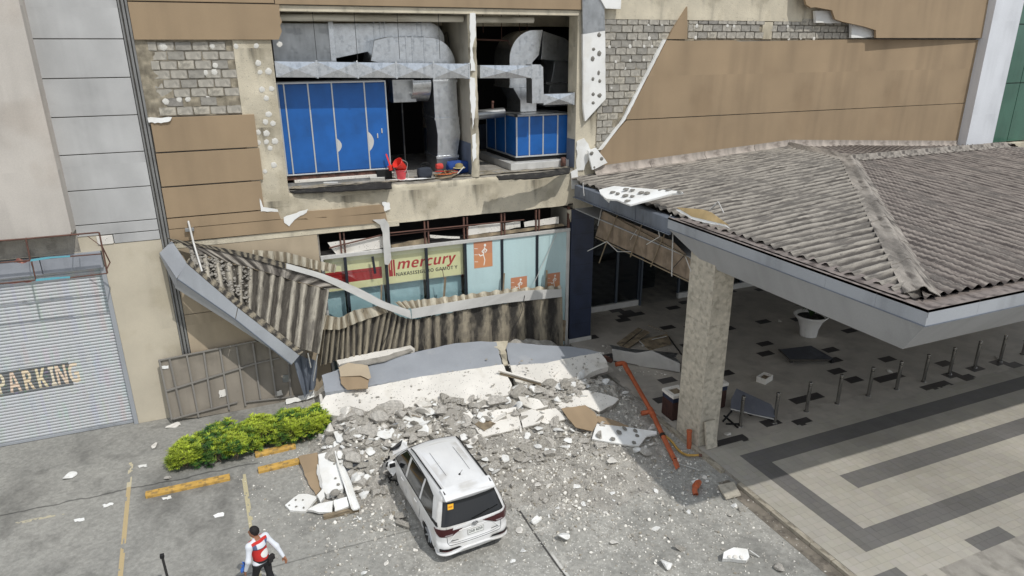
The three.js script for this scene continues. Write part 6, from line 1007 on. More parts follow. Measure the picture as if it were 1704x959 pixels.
// ---------------------------------------------------------------- the white car with its crushed front
{
  const car = thing('parked_car', 'white people carrier with its front crushed under the rubble', 'car', [3.98, 0, 9.7], 0.078);
  const tab = (rows) => y => { for (let i = 1; i < rows.length; i++) if (y <= rows[i][0] || i === rows.length - 1) { const [a, b] = [rows[i - 1], rows[i]]; const t = clamp((y - a[0]) / (b[0] - a[0])); return lerp(a[1], b[1], t); } };
  const W = tab([[0.2, 0.79], [0.3, 0.835], [0.45, 0.862], [0.7, 0.868], [0.92, 0.86], [1.02, 0.835], [1.3, 0.745], [1.52, 0.655], [1.6, 0.6], [1.64, 0.53]]);
  const RZ = tab([[0.2, -0.1], [0.27, -0.03], [0.36, 0], [0.52, -0.005], [0.6, -0.05], [0.95, -0.075], [1.02, -0.1], [1.46, -0.27], [1.5, -0.24], [1.57, -0.24], [1.6, -0.29], [1.64, -0.4]]);
  const FZ = tab([[0.2, -4.0], [0.5, -4.1], [0.8, -4.05], [0.92, -3.85], [0.99, -3.5], [1.05, -3.32], [1.52, -2.66], [1.6, -2.52], [1.64, -2.35]]);
  const CR = tab([[0.2, 0.2], [0.6, 0.24], [1.0, 0.22], [1.6, 0.2]]);
  const crumple = p => { if (p.z < -3.15) { const k = smooth(-3.15, -3.7, p.z), n = fbm(p.x * 4 + 3, p.z * 4, 1601, 3) - 0.5; p.y -= k * (0.22 + 0.35 * n) * (p.y / 1); p.x *= 1 - 0.12 * k + 0.2 * n * k; p.z += 0.35 * k; p.y = Math.max(0.06, p.y); } return p; };
  // outline of the body at height y: side left (front to rear), rear corner, rear, corner, side right, front
  const NS = 110, NC = 10, NR = 40, NF = 24;
  const sideL = (z, y) => { const R = CR(y), w = W(y), e = RZ(y) - R, taper = z < -2.9 ? 0.07 * smooth(-2.9, -4.1, z) : 0; let x = w - taper * (z < -2.9 ? 1 : 0); if (z > e) x = w - R + Math.sqrt(Math.max(0, R * R - (z - e) ** 2)); return -x; };
  const rearZ = (x, y) => { const R = CR(y), w = W(y), e = w - R, r = RZ(y), crown = 0.05 * (x / w) ** 2; return Math.abs(x) > e ? r - R + Math.sqrt(Math.max(0, R * R - (Math.abs(x) - e) ** 2)) - crown : r - crown; };
  function outline(y) {
    const pts = [], w = W(y), R = CR(y), f = FZ(y), e = RZ(y) - R;
    for (let i = 0; i < NS; i++) { const z = lerp(f, e, i / NS); pts.push([sideL(z, y), z]); }
    const half = []; for (let i = 0; i < NC; i++) { const a = i / NC * Math.PI / 2; const x = -(w - R) - R * Math.cos(a), z = e + R * Math.sin(a); half.push([x, z - 0.05 * (x / w) ** 2 * smooth(0, 0.8, a)]); }
    pts.push(...half);
    for (let i = 0; i <= NR; i++) { const x = lerp(-(w - R), w - R, i / NR); pts.push([x, rearZ(x, y)]); }
    pts.push(...half.slice().reverse().map(p => [-p[0], p[1]]));
    for (let i = NS - 1; i >= 0; i--) { const z = lerp(f, e, i / NS); pts.push([-sideL(z, y), z]); }
    for (let i = 1; i < NF; i++) { const x = lerp(-sideL(f, y), sideL(f, y), i / NF); pts.push([x, f - 0.12 * (1 - (x / w) ** 2)]); }
    return pts;
  }
  const AY = 0.31, AR = 0.36, AZ = -0.86, AF = -3.3, ys = []; for (let y = 0.2; y < 1.635; y += 0.028) ys.push(y); ys.push(1.64);
  const P = [], UVs = [], I = []; let n = 0;
  const snapArch = (x, y, z) => { for (const c of [AZ, AF]) { const d = Math.hypot(z - c, y - AY); if (Math.abs(x) > 0.5 && d < AR + 0.03 && d > AR - 0.03) { const k = AR / d; return [c + (z - c) * k, AY + (y - AY) * k]; } } return [z, y]; };
  for (const y of ys) { const o = outline(y); n = o.length; for (const [x, z] of o) { const s = snapArch(x, y, z), p = crumple(V(x, s[1], s[0])); P.push(p.x, p.y, p.z); UVs.push(p.z + p.x, p.y); } }
  const top = outline(1.64), zc = -1.35, caps = 8;
  for (let k = 1; k <= caps; k++) { const s = 1 - k / caps, c = 1 - s * s; for (const [x, z] of top) { P.push(x * s, 1.64 + 0.055 * c, zc + (z - zc) * s); UVs.push(x * s, zc + (z - zc) * s); } }
  const rows = ys.length + caps;
  for (let j = 0; j + 1 < rows; j++) for (let i = 0; i < n; i++) {
    const a = j * n + i, b = j * n + (i + 1) % n, c = a + n, d = b + n;
    const mx = (P[3 * a] + P[3 * d]) / 2, my = (P[3 * a + 1] + P[3 * d + 1]) / 2, mz = (P[3 * a + 2] + P[3 * d + 2]) / 2;
    if (Math.abs(mx) > 0.6 && (Math.hypot(mz - AZ, my - AY) < AR - 0.012 || Math.hypot(mz - AF, my - AY) < AR - 0.012)) continue;
    I.push(a, c, b, b, c, d);
  }
  const bg = new THREE.BufferGeometry(); bg.setAttribute('position', new THREE.Float32BufferAttribute(P, 3)); bg.setAttribute('uv', new THREE.Float32BufferAttribute(UVs, 2)); bg.setIndex(I); bg.computeVertexNormals();
  const paint = M({ map: weathered([226, 226, 225], { second: [192, 188, 180], mott: 0.04, streak: 0.06, blot: 0.6, grain: 0.02, seed: 1611, f: 4 }), s: 2, rough: 0.34, clearcoat: 0.6, clearcoatRoughness: 0.12 });
  const glassM = M({ color: [22, 25, 29], rough: 0.12, clearcoat: 0.35, clearcoatRoughness: 0.08 }), trimM = M({ color: [20, 20, 21], rough: 0.5 }), seamM = M({ color: [92, 94, 96], rough: 0.7 });
  obj('body', bg, paint, car);
  obj('underbody', box(-0.7, 0.7, 0.17, 0.6, -3.6, -0.15, 0.05), mats.black, car); 
  // patches lying on the body: side(z, y) and rear(x, y)
  const onSide = (z, y, d, s = -1) => V(s * (-sideL(z, y) + d), y, z), onRear = (x, y, d) => V(x, y, rearZ(x, y) + d);
  const quad = (c, fn, th = 0.006, nu = 16, nv = 10) => sheet(nu, nv, (u, v) => { const a = [lerp(c[0][0], c[1][0], u), lerp(c[0][1], c[1][1], u)], b = [lerp(c[3][0], c[2][0], u), lerp(c[3][1], c[2][1], u)]; return fn(lerp(a[0], b[0], v), lerp(a[1], b[1], v)); }, { th });
  for (const s of [-1, 1]) {
    const S = (z, y) => onSide(z, y, 0.008, s);
    obj('door_window', quad([[-3.12, 1.06], [-2.34, 1.02], [-2.34, 1.5], [-2.62, 1.5]], S), glassM, car); obj('door_window', quad([[-2.22, 1.02], [-1.36, 1.02], [-1.36, 1.51], [-2.22, 1.5]], S), glassM, car); obj('quarter_window', quad([[-1.26, 1.02], [-0.5, 1.0], [-0.72, 1.4], [-1.26, 1.5]], S), glassM, car);
    const frame = (pts, r = 0.011) => obj('window_trim', tube(pts.map(q => onSide(q[0], q[1], 0.008, s)), r, 60, 5, 0.15), trimM, car);
    frame([[-3.14, 1.045], [-2.3, 1.005], [-1.3, 1.0], [-0.46, 0.985]]); frame([[-3.14, 1.05], [-2.64, 1.515], [-1.8, 1.53], [-1.25, 1.515], [-0.72, 1.415]]);
    obj('pillar_band', quad([[-0.52, 0.975], [-0.2, 0.985], [-0.26, 1.06], [-0.53, 1.03]], S), trimM, car);
    const seam = pts => obj('door_seam', tube(pts.map(q => onSide(q[0], q[1], 0.001, s)), 0.006, 50, 4, 0.2), seamM, car);
    seam([[-2.28, 1.0], [-2.28, 0.6], [-2.24, 0.25]]); seam([[-1.32, 1.0], [-1.27, 0.72], [-1.36, 0.5], [-1.32, 0.26]]); seam([[-3.15, 1.0], [-3.16, 0.6], [-3.1, 0.25]]); seam([[-3.12, 0.27], [-2.2, 0.26], [-1.32, 0.27]]);
    for (const z of [-2.45, -1.5]) obj('door_handle', tube([onSide(z - 0.1, 0.86, 0.0, s), onSide(z - 0.06, 0.865, 0.028, s), onSide(z + 0.06, 0.865, 0.028, s), onSide(z + 0.1, 0.86, 0.0, s)], 0.014, 16, 6), paint, car);
    obj('body_crease', tube([[-3.1, 0.74], [-2, 0.76], [-1.2, 0.79], [-0.5, 0.84]].map(q => onSide(q[0], q[1], -0.008, s)), 0.012, 40, 5), paint, car);
    for (const c of [AZ, AF]) {
      if (c === AF && s === -1) continue;
      const lip = []; for (let a = -12; a <= 192; a += 8) { const q = a * Math.PI / 180; lip.push(onSide(c + AR * Math.cos(q), Math.max(0.21, AY + AR * Math.sin(q)), 0.0, s)); }
      obj('wheel_arch', tube(lip, 0.022, 60, 6), paint, car); const li = new THREE.CylinderGeometry(AR + 0.01, AR + 0.01, 0.3, 28, 1, true, 0, Math.PI * 2); li.rotateZ(Math.PI / 2); li.translate(s * 0.66, AY, c); obj('arch_liner', li, mats.black, car);
      const w = new THREE.Group(); w.name = 'wheel'; w.position.set(s * 0.745, 0.305, c); w.rotation.y = s < 0 ? Math.PI : 0; car.add(w);
      obj('tyre', lathe([[0.2, -0.09], [0.27, -0.1], [0.298, -0.085], [0.305, -0.05], [0.305, 0.05], [0.298, 0.085], [0.27, 0.1], [0.2, 0.09]], 36).rotateZ(-Math.PI / 2), M({ color: [34, 34, 35], rough: 0.9 }), w);
      obj('rim', [lathe([[0.205, 0.085], [0.19, 0.06], [0.185, -0.06], [0.205, -0.085]], 32).rotateZ(-Math.PI / 2), lathe([[0.001, 0.02], [0.2, -0.02], [0.2, -0.03], [0.001, 0.0]], 24).rotateZ(-Math.PI / 2)], mats.darkSteel, w);
      for (let k = 0; k < 6; k++) { const a = k * Math.PI / 3; obj('spoke', bar(V(0.055, 0.03 * Math.cos(a), 0.03 * Math.sin(a)), V(0.075, 0.2 * Math.cos(a), 0.2 * Math.sin(a)), 0.045, 0.025, 0), mats.alu, w); } obj('hub_cap', lathe([[0.001, 0.07], [0.04, 0.065], [0.05, 0.04]], 16).rotateZ(-Math.PI / 2), mats.alu, w);
    }
    const rail = []; for (let i = 0; i <= 10; i++) { const z = lerp(-2.5, -0.36, i / 10); rail.push(V(s * lerp(0.6, 0.555, i / 10), 1.645 + (i === 0 ? -0.035 : 0) + (i === 10 ? -0.012 : 0), z)); }
    obj('roof_strip', tube(rail, 0.017, 40, 6), trimM, car); obj('roof_groove', tube([V(s * 0.3, 1.683, -2.0), V(s * 0.3, 1.693, -1.5), V(s * 0.29, 1.685, -0.95)], 0.004, 20, 4), seamM, car);
  }
  // rear
  const R = (x, y) => onRear(x, y, 0.01);
  obj('rear_window', quad([[-0.76, 0.985], [0.76, 0.985], [0.62, 1.47], [-0.62, 1.47]], R, 0.006, 40, 12), glassM, car);
  obj('spoiler', sheet(30, 6, (u, v) => { const x = lerp(-0.6, 0.6, u), e = 1 - 0.06 * (2 * u - 1) ** 2; return V(x, lerp(1.655, 1.56, v) - 0.02 * (2 * u - 1) ** 2, lerp(-0.55, -0.2, v ** 0.7 * e)); }, { th: 0.03 }), paint, car);
  obj('spoiler_seam', tube([-0.55, -0.3, 0, 0.3, 0.55].map(x => V(x, 1.664 - 0.02 * (x / 0.6) ** 2 + 0.006, -0.5)), 0.005, 30, 4), seamM, car);
  obj('rear_wiper', [bar(onRear(-0.05, 1.02, 0.03), onRear(0.4, 1.1, 0.03), 0.018, 0.015), bar(onRear(0.12, 1.05, 0.035), onRear(0.62, 1.12, 0.03), 0.012, 0.012)], trimM, car);
  const redM = M({ color: [62, 8, 14], rough: 0.25, clearcoat: 0.4 }), redHi = M({ color: [150, 140, 142], rough: 0.15, clearcoat: 1 });
  // tail lamps wrap round the corner; d runs along the outline from the corner's middle
  const dev = (d, y, s, off) => { const Rr = CR(y), w = W(y), e = RZ(y) - Rr, arc = Rr * Math.PI / 4; let x, z; if (d < -arc) { z = e + (d + arc); x = -w - off; } else if (d > arc) { x = -(w - Rr) + (d - arc); z = rearZ(x, y) + off; } else { const a = (d + arc) / Rr; x = -(w - Rr) - (Rr + off) * Math.cos(a); z = e + (Rr + off) * Math.sin(a) - 0.05 * (x / w) ** 2 * smooth(0, 0.8, a); } return V(-s * x * -1 * -1, y, z); };
  for (const s of [-1, 1]) {
    const D = (d, y) => { const p = dev(d, y, 1, 0.014); return V(s === -1 ? -Math.abs(p.x) * Math.sign(1) : Math.abs(p.x), p.y, p.z); };
    obj('tail_lamp', quad([[-0.2, 0.93], [0.0, 0.74], [0.3, 0.755], [0.62, 0.92]].map((q, i) => q), (d, y) => D(d, y), 0.012, 26, 10), redM, car); obj('tail_lamp_lens', quad([[0.1, 0.765], [0.26, 0.765], [0.3, 0.8], [0.13, 0.795]], (d, y) => { const p = D(d, y); p.z += 0.012; return p; }, 0.004, 8, 3), redHi, car);
    obj('bumper_slot', quad([[-0.06, 0.37], [0.46, 0.435], [0.4, 0.47], [-0.04, 0.455]], (d, y) => { const p = D(d, y); p.z -= 0.0; return p; }, 0.006, 16, 3), trimM, car); obj('reflector', quad([[0.02, 0.395], [0.24, 0.41], [0.24, 0.43], [0.02, 0.425]], (d, y) => { const p = D(d, y); p.z += 0.008; return p; }, 0.004, 10, 2), redM, car);
    obj('bumper_lip', tube([dev(-0.35, 0.27, 1, 0.0), dev(-0.12, 0.28, 1, 0.015), dev(0.1, 0.31, 1, 0.02), dev(0.35, 0.335, 1, 0.01), V(-0.3, 0.38, 0.0), V(0, 0.39, 0.005)].map(p => V(s * -p.x * 1, p.y, p.z)).map(p => V(s === -1 ? -Math.abs(p.x) : Math.abs(p.x), p.y, p.z)), 0.03, 40, 6), paint, car);
    const cl = pts => obj('tailgate_seam', tube(pts.map(q => onRear(s * q[0], q[1], 0.001)), 0.006, 40, 4, 0.2), seamM, car);
    cl([[0.66, 0.96], [0.66, 0.75], [0.65, 0.58], [0.6, 0.53], [0.3, 0.525], [0, 0.525]]); cl([[0.63, 0.585], [0.45, 0.56], [0.3, 0.558], [0, 0.556]]);
    obj('tailgate_crease', tube([[0.6, 0.6], [0.46, 0.76], [0.38, 0.815], [0, 0.83]].map(q => onRear(s * q[0], q[1], 0.0)), 0.014, 30, 6, 0.2), paint, car); obj('badge_strip', quad([[s * 0.4, 0.6], [s * 0.6, 0.6], [s * 0.56, 0.625], [s * 0.4, 0.615]], (x, y) => onRear(x, y, 0.004), 0.003, 6, 2), seamM, car);
  }
  obj('plate_garnish', quad([[-0.52, 0.885], [0.52, 0.885], [0.5, 0.945], [-0.5, 0.945]], (x, y) => onRear(x, y, 0.02), 0.015, 20, 4), paint, car);
  { // rear emblem: crossed ovals in a ring
    const e = (rx, ry, dx, dy) => { const g = new THREE.TorusGeometry(1, 0.1, 6, 28); g.scale(rx, ry, 0.07); g.translate(dx, 0.92 + dy, -0.036); return std(g); };
    obj('emblem', [e(0.07, 0.046, 0, 0), e(0.025, 0.042, 0, 0), e(0.05, 0.02, 0, 0.022)], M({ color: [150, 152, 154], rough: 0.25, metal: 0.8 }), car);
    const cv = document.createElement('canvas'); cv.width = 512; cv.height = 180; const c = cv.getContext('2d'); c.fillStyle = '#e9eae6'; c.fillRect(0, 0, 512, 180); c.strokeStyle = '#26282a'; c.lineWidth = 8; c.strokeRect(6, 6, 500, 168); c.fillStyle = '#1d1f20'; c.font = 'bold 118px sans-serif'; c.textAlign = 'center'; c.save(); c.translate(256, 122); c.scale(0.86, 1); c.fillText('ZAB 4059', 0, 0); c.restore();
    const t = new THREE.CanvasTexture(cv); t.colorSpace = THREE.SRGBColorSpace; const g = new THREE.PlaneGeometry(0.39, 0.14); g.translate(0.02, 0.715, -0.044); obj('number_plate', std(g), M({ map: t, rough: 0.4 }), car); obj('plate_back', box(-0.18, 0.22, 0.64, 0.79, -0.075, -0.047, 0.004), mats.whiteMetal, car);
    obj('sticker', quad([[-0.56, 1.32], [-0.43, 1.32], [-0.41, 1.43], [-0.54, 1.43]], (x, y) => onRear(x, y, 0.018), 0.002, 4, 4), M({ color: [240, 180, 40], rough: 0.5 }), car); obj('sticker_mark', quad([[-0.54, 1.36], [-0.45, 1.36], [-0.44, 1.39], [-0.53, 1.39]], (x, y) => onRear(x, y, 0.022), 0.001, 4, 2), M({ color: [196, 120, 20], rough: 0.5 }), car);
  }
  obj('aerial', [lathe([[0.001, 0], [0.028, 0], [0.02, 0.02], [0.001, 0.025]], 12).translate(0, 1.69, -0.85), rod(V(0, 1.7, -0.85), V(0.03, 1.86, -0.75), 0.006, 0.004)], trimM, car);
  obj('windscreen', quad([[-0.62, 1.06], [0.62, 1.06], [0.55, 1.55], [-0.55, 1.55]], (x, y) => V(x, y, FZ(y) - 0.1 * (1 - (x / 0.75) ** 2) - 0.02)), glassM, car);
  // wreckage of the nose
  reseed(1621);
  const sh = (pts, m, nm = 'torn_metal') => obj(nm, plate(jagged(pts, 0.1, 0.03), 0.01, { bend: (x, y) => 0.05 * Math.sin(x * 12 + y * 9) }), m, car);
  sh([V(-0.86, 0.95, -3.05), V(-0.98, 0.9, -3.35), V(-1.0, 0.62, -3.45), V(-0.9, 0.5, -3.2), V(-0.86, 0.7, -3.05)], paint); sh([V(-0.9, 1.0, -3.3), V(-0.7, 1.12, -3.6), V(-0.3, 1.05, -3.75), V(-0.4, 0.95, -3.45)], paint); sh([V(-0.95, 1.02, -3.4), V(-0.7, 1.18, -3.42), V(-0.45, 1.16, -3.6), V(-0.7, 1.05, -3.7)], trimM);
  for (let i = 0; i < 9; i++) { const a = V(rr(-1.0, -0.8), rr(0.2, 0.95), rr(-3.6, -3.1)); obj('broken_trim', tube([a, a.clone().add(V(rr(-0.1, 0.1), rr(-0.2, 0.2), rr(-0.2, 0.2))), a.clone().add(V(rr(-0.15, 0.1), rr(-0.3, 0.1), rr(-0.3, 0.3)))], rr(0.012, 0.03), 12, 5), trimM, car); }
  const mi = obj('door_mirror', [(() => { const g = new THREE.SphereGeometry(0.11, 14, 10); g.scale(1, 0.75, 0.55); g.translate(-0.98, 1.0, -2.98); return std(g); })()], paint, car); obj('mirror_glass', box(-1.06, -0.91, 0.94, 1.06, -2.93, -2.915, 0.005), trimM, car);
  const gr = thing('car_grille_piece', 'dark mesh car grille piece lying between foam trough and car', 'car part', [...onY(590, 774, 0.3).toArray()], 0.4);
  obj('mesh_panel', sheet(20, 6, (u, v) => V(lerp(-0.36, 0.36, u), 0.06 * Math.sin(Math.PI * u), lerp(-0.14, 0.14, v)), { th: 0.02 }), M({ color: [74, 78, 84], rough: 0.7 }), gr); for (let i = 0; i < 5; i++) obj('bar', tube([V(-0.36, 0.015, -0.12 + i * 0.06), V(0, 0.08, -0.12 + i * 0.06), V(0.36, 0.015, -0.12 + i * 0.06)], 0.01, 16, 5), trimM, gr);
}

// ---------------------------------------------------------------- person walking across the yard
{
  const person = thing('person', 'person in a white shirt and red vest walking over the parking bays', 'person', [-0.5, 0, 9.05], 0.6);
  const J = { hipL: V(-0.1, 0.92, 0.02), hipR: V(0.1, 0.92, 0.02), kneeL: V(-0.11, 0.5, -0.14), kneeR: V(0.11, 0.5, 0.06), ankL: V(-0.11, 0.09, 0.0), ankR: V(0.12, 0.12, 0.36), toeL: V(-0.12, 0.045, -0.17), toeR: V(0.13, 0.04, 0.2), pelvis: V(0, 0.98, 0.02), waist: V(0, 1.12, 0), chest: V(0, 1.3, -0.03), neck: V(0, 1.46, -0.05), headB: V(-0.005, 1.55, -0.07), shL: V(-0.19, 1.4, -0.03), shR: V(0.19, 1.4, -0.03), elL: V(-0.3, 1.14, 0.03), elR: V(0.29, 1.17, 0.16), wrL: V(-0.33, 0.9, -0.06), wrR: V(0.32, 0.95, 0.3) };
  const bones = [['hipL', 'kneeL', 0.095, 0.06], ['kneeL', 'ankL', 0.062, 0.042], ['hipR', 'kneeR', 0.095, 0.06], ['kneeR', 'ankR', 0.062, 0.042], ['ankL', 'toeL', 0.045, 0.04], ['ankR', 'toeR', 0.045, 0.04], ['hipL', 'hipR', 0.1, 0.1], ['pelvis', 'waist', 0.13, 0.125], ['waist', 'chest', 0.125, 0.14], ['chest', 'neck', 0.1, 0.06], ['shL', 'shR', 0.075, 0.075], ['neck', 'headB', 0.056, 0.055], ['shL', 'elL', 0.062, 0.048], ['elL', 'wrL', 0.05, 0.036], ['shR', 'elR', 0.062, 0.048], ['elR', 'wrR', 0.05, 0.036]];
  const caps = bones.map(b => [J[b[0]], J[b[1]], b[2], b[3]]);
  const sd = (p, [a, b, ra, rb]) => { const bx = b.x - a.x, by = b.y - a.y, bz = b.z - a.z, px = p.x - a.x, py = p.y - a.y, pz = p.z - a.z, t = clamp((px * bx + py * by + pz * bz) / (bx * bx + by * by + bz * bz)); return Math.hypot(px - bx * t, py - by * t, pz - bz * t) - lerp(ra, rb, t); };
  const field = (list, k) => p => { let s = 0; for (const c of list) s += Math.exp(-sd(p, c) / k); return -k * Math.log(s); };
  function mesh(fn, c, half, res) {
    const mc = new MarchingCubes(res, new THREE.MeshBasicMaterial(), false, false, 200000), p = V(), h = res / 2; mc.isolation = 0;
    for (let z = 0; z < res; z++) for (let y = 0; y < res; y++) for (let x = 0; x < res; x++) { p.set(c.x + (x - h) / h * half, c.y + (y - h) / h * half, c.z + (z - h) / h * half); mc.field[x + y * res + z * res * res] = -fn(p); }
    mc.update(); const n = mc.count, g = new THREE.BufferGeometry(), P = new Float32Array(n * 3); for (let i = 0; i < n; i++) { P[3 * i] = c.x + mc.positionArray[3 * i] * half; P[3 * i + 1] = c.y + mc.positionArray[3 * i + 1] * half; P[3 * i + 2] = c.z + mc.positionArray[3 * i + 2] * half; }
    g.setAttribute('position', new THREE.BufferAttribute(P, 3)); const m = mergeVertices(g, 1e-4); m.computeVertexNormals(); return m.toNonIndexed();
  }
  const paintBy = (g, fn) => { const p = g.attributes.position, c = new Float32Array(p.count * 3), q = V(), k = new THREE.Color(); for (let i = 0; i < p.count; i++) { q.fromBufferAttribute(p, i); const v = fn(q); k.setRGB(v[0] / 255, v[1] / 255, v[2] / 255, THREE.SRGBColorSpace); c.set([k.r, k.g, k.b], 3 * i); } g.setAttribute('color', new THREE.BufferAttribute(c, 3)); return g; };
  const skin = [150, 104, 78], shirt = [216, 220, 226], trousers = [30, 30, 33], shoe = [26, 25, 25];
  const body = mesh(field(caps, 0.018), V(0.05, 0.85, 0.06), 0.95, 110);
  paintBy(body, q => q.y < 0.12 ? shoe : q.y < 0.97 && Math.abs(q.x) < 0.27 ? trousers : q.y > 1.51 || (q.y > 1.46 && Math.abs(q.x) < 0.055) ? skin : shirt);
  // head with face, in its own fine grid, turned to the left
  const hc = V(-0.01, 1.63, -0.085), headF = p => { const d = p.clone().sub(hc).applyAxisAngle(V(0, 1, 0), -0.55); const sk = Math.hypot(d.x / 0.075, d.y / 0.105, (d.z - 0.005) / 0.092) - 1, jaw = Math.hypot(d.x / 0.058, (d.y + 0.06) / 0.06, (d.z + 0.03) / 0.062) - 1, nose = Math.hypot(d.x / 0.014, (d.y + 0.02) / 0.026, (d.z + 0.098) / 0.02) - 1, ear = Math.min(Math.hypot((d.x - 0.076) / 0.012, (d.y + 0.01) / 0.03, (d.z - 0.01) / 0.02), Math.hypot((d.x + 0.076) / 0.012, (d.y + 0.01) / 0.03, (d.z - 0.01) / 0.02)) - 1, eye = 0.006 * Math.exp(-((Math.abs(d.x) - 0.03) ** 2 + (d.y - 0.005) ** 2) / 0.00012) * (d.z < 0 ? 1 : 0), neck = sd(p, [J.neck, hc, 0.055, 0.05]); const kk = 0.012; return -kk * Math.log(Math.exp(-sk * 0.085 / kk) + Math.exp(-jaw * 0.06 / kk) + Math.exp(-nose * 0.018 / kk) + Math.exp(-ear * 0.015 / kk) + Math.exp(-neck / kk)) + eye; };
  const head = paintBy(mesh(headF, V(-0.01, 1.6, -0.08), 0.17, 56), q => { const d = q.clone().sub(hc).applyAxisAngle(V(0, 1, 0), -0.55); if (d.z < -0.07 && Math.abs(Math.abs(d.x) - 0.03) < 0.014 && Math.abs(d.y - 0.004) < 0.007) return [30, 24, 22]; if (d.z < -0.06 && Math.abs(d.x) < 0.024 && Math.abs(d.y + 0.062) < 0.006) return [120, 66, 58]; return skin; });
  // hands: palm, five bent fingers
  const hand = (w, dir, out, s) => { const f = dir.clone().normalize(), o = out.clone().addScaledVector(f, -out.dot(f)).normalize(), n = f.clone().cross(o).multiplyScalar(s), P = (a, b, c) => w.clone().addScaledVector(f, a).addScaledVector(o, b).addScaledVector(n, c), L = []; L.push([P(0, 0, 0), P(0.05, 0.012, 0), 0.028, 0.026], [P(0.02, -0.012, 0), P(0.085, -0.022, 0), 0.022, 0.016], [P(0.03, 0.02, 0), P(0.085, 0.026, 0), 0.02, 0.016]); [[0.028, 0.068], [0.01, 0.078], [-0.009, 0.072], [-0.027, 0.056]].forEach(([b, l]) => { L.push([P(0.085, b, 0), P(0.085 + l * 0.5, b, 0.006), 0.0095, 0.009], [P(0.085 + l * 0.5, b, 0.006), P(0.085 + l * 0.92, b, 0.03), 0.009, 0.0075]); }); L.push([P(0.025, 0.03, 0), P(0.06, 0.055, 0.012), 0.012, 0.01], [P(0.06, 0.055, 0.012), P(0.09, 0.058, 0.024), 0.01, 0.008]); return paintBy(mesh(field(L, 0.004), P(0.08, 0, 0), 0.13, 64), () => skin); };
  const hL = hand(J.wrL, J.wrL.clone().sub(J.elL), V(0.3, 0, -1), 1), hR = hand(J.wrR, J.wrR.clone().sub(J.elR), V(-0.3, 0, -1), -1);
  const bm = new THREE.MeshStandardMaterial({ vertexColors: true, roughness: 0.8, side: THREE.DoubleSide });
  obj('body', [body, head, hL, hR], bm, person);
  const torso = [[J.pelvis, J.waist, 0.146, 0.145], [J.waist, J.chest, 0.145, 0.16], [J.chest, J.neck, 0.12, 0.07], [V(-0.14, 1.4, -0.03), V(0.14, 1.4, -0.03), 0.09, 0.09]], tf = field(torso, 0.018);
  const vest = mesh(p => Math.max(tf(p), 1.0 - p.y, p.y - 1.465, Math.abs(p.x) - 0.2), V(0, 1.22, 0), 0.3, 76);
  paintBy(vest, q => q.z > 0 ? (q.y > 1.32 && q.y < 1.42 ? (Math.abs(q.x) < 0.1 ? [216, 220, 226] : [92, 104, 140]) : q.y > 1.3 && q.y < 1.33 ? [44, 48, 66] : Math.hypot((q.x - 0.03) / 0.1, (q.y - 1.17) / 0.085) < 1 ? [232, 232, 228] : [196, 46, 40]) : [196, 46, 40]);
  obj('vest', vest, bm, person);
  const hairF = p => { const d = p.clone().sub(hc).applyAxisAngle(V(0, 1, 0), -0.55), o = Math.hypot(d.x / 0.09, (d.y - 0.012) / 0.112, (d.z - 0.012) / 0.106) - 1 + 0.1 * (fbm(d.x * 60, d.y * 60 + d.z * 50, 1701, 2) - 0.5); return Math.max(o * 0.09, -(d.y + 0.005 + 1.15 * d.z)); };
  obj('hair', mesh(p => Math.max(hairF(p), hc.y - 0.1 - p.y), V(-0.01, 1.63, -0.08), 0.15, 52), M({ color: [22, 19, 18], rough: 0.75 }), person);
  const band = (y0, y1, c, nm) => { const g = mesh(p => Math.max(tf(p) - 0.008, y0 - p.y, p.y - y1), V(0, (y0 + y1) / 2, 0), 0.24, 48); obj(nm, g, M({ color: c, rough: 0.8 }), person); };
  band(0.985, 1.035, [26, 26, 28], 'belt');
  obj('belt_pouch', [new RoundedBoxGeometry(0.16, 0.12, 0.09, 2, 0.02).translate(0.13, 0.98, 0.15), new RoundedBoxGeometry(0.1, 0.08, 0.05, 2, 0.02).translate(0.1, 0.93, 0.18)].map(std), M({ color: [34, 32, 32], rough: 0.85 }), person);
  const cloth = thing('cloth', 'small blue cloth held in front by the walking person', 'cloth', [-0.5, 0, 9.05], 0.6); obj('fabric', sheet(10, 10, (u, v) => V(-0.36 + 0.1 * u + 0.03 * Math.sin(v * 6), 1.02 - 0.22 * v, -0.16 + 0.05 * Math.sin(u * 7 + v * 3)), { th: 0.01 }), M({ color: [62, 112, 196], rough: 0.85 }), cloth);
}

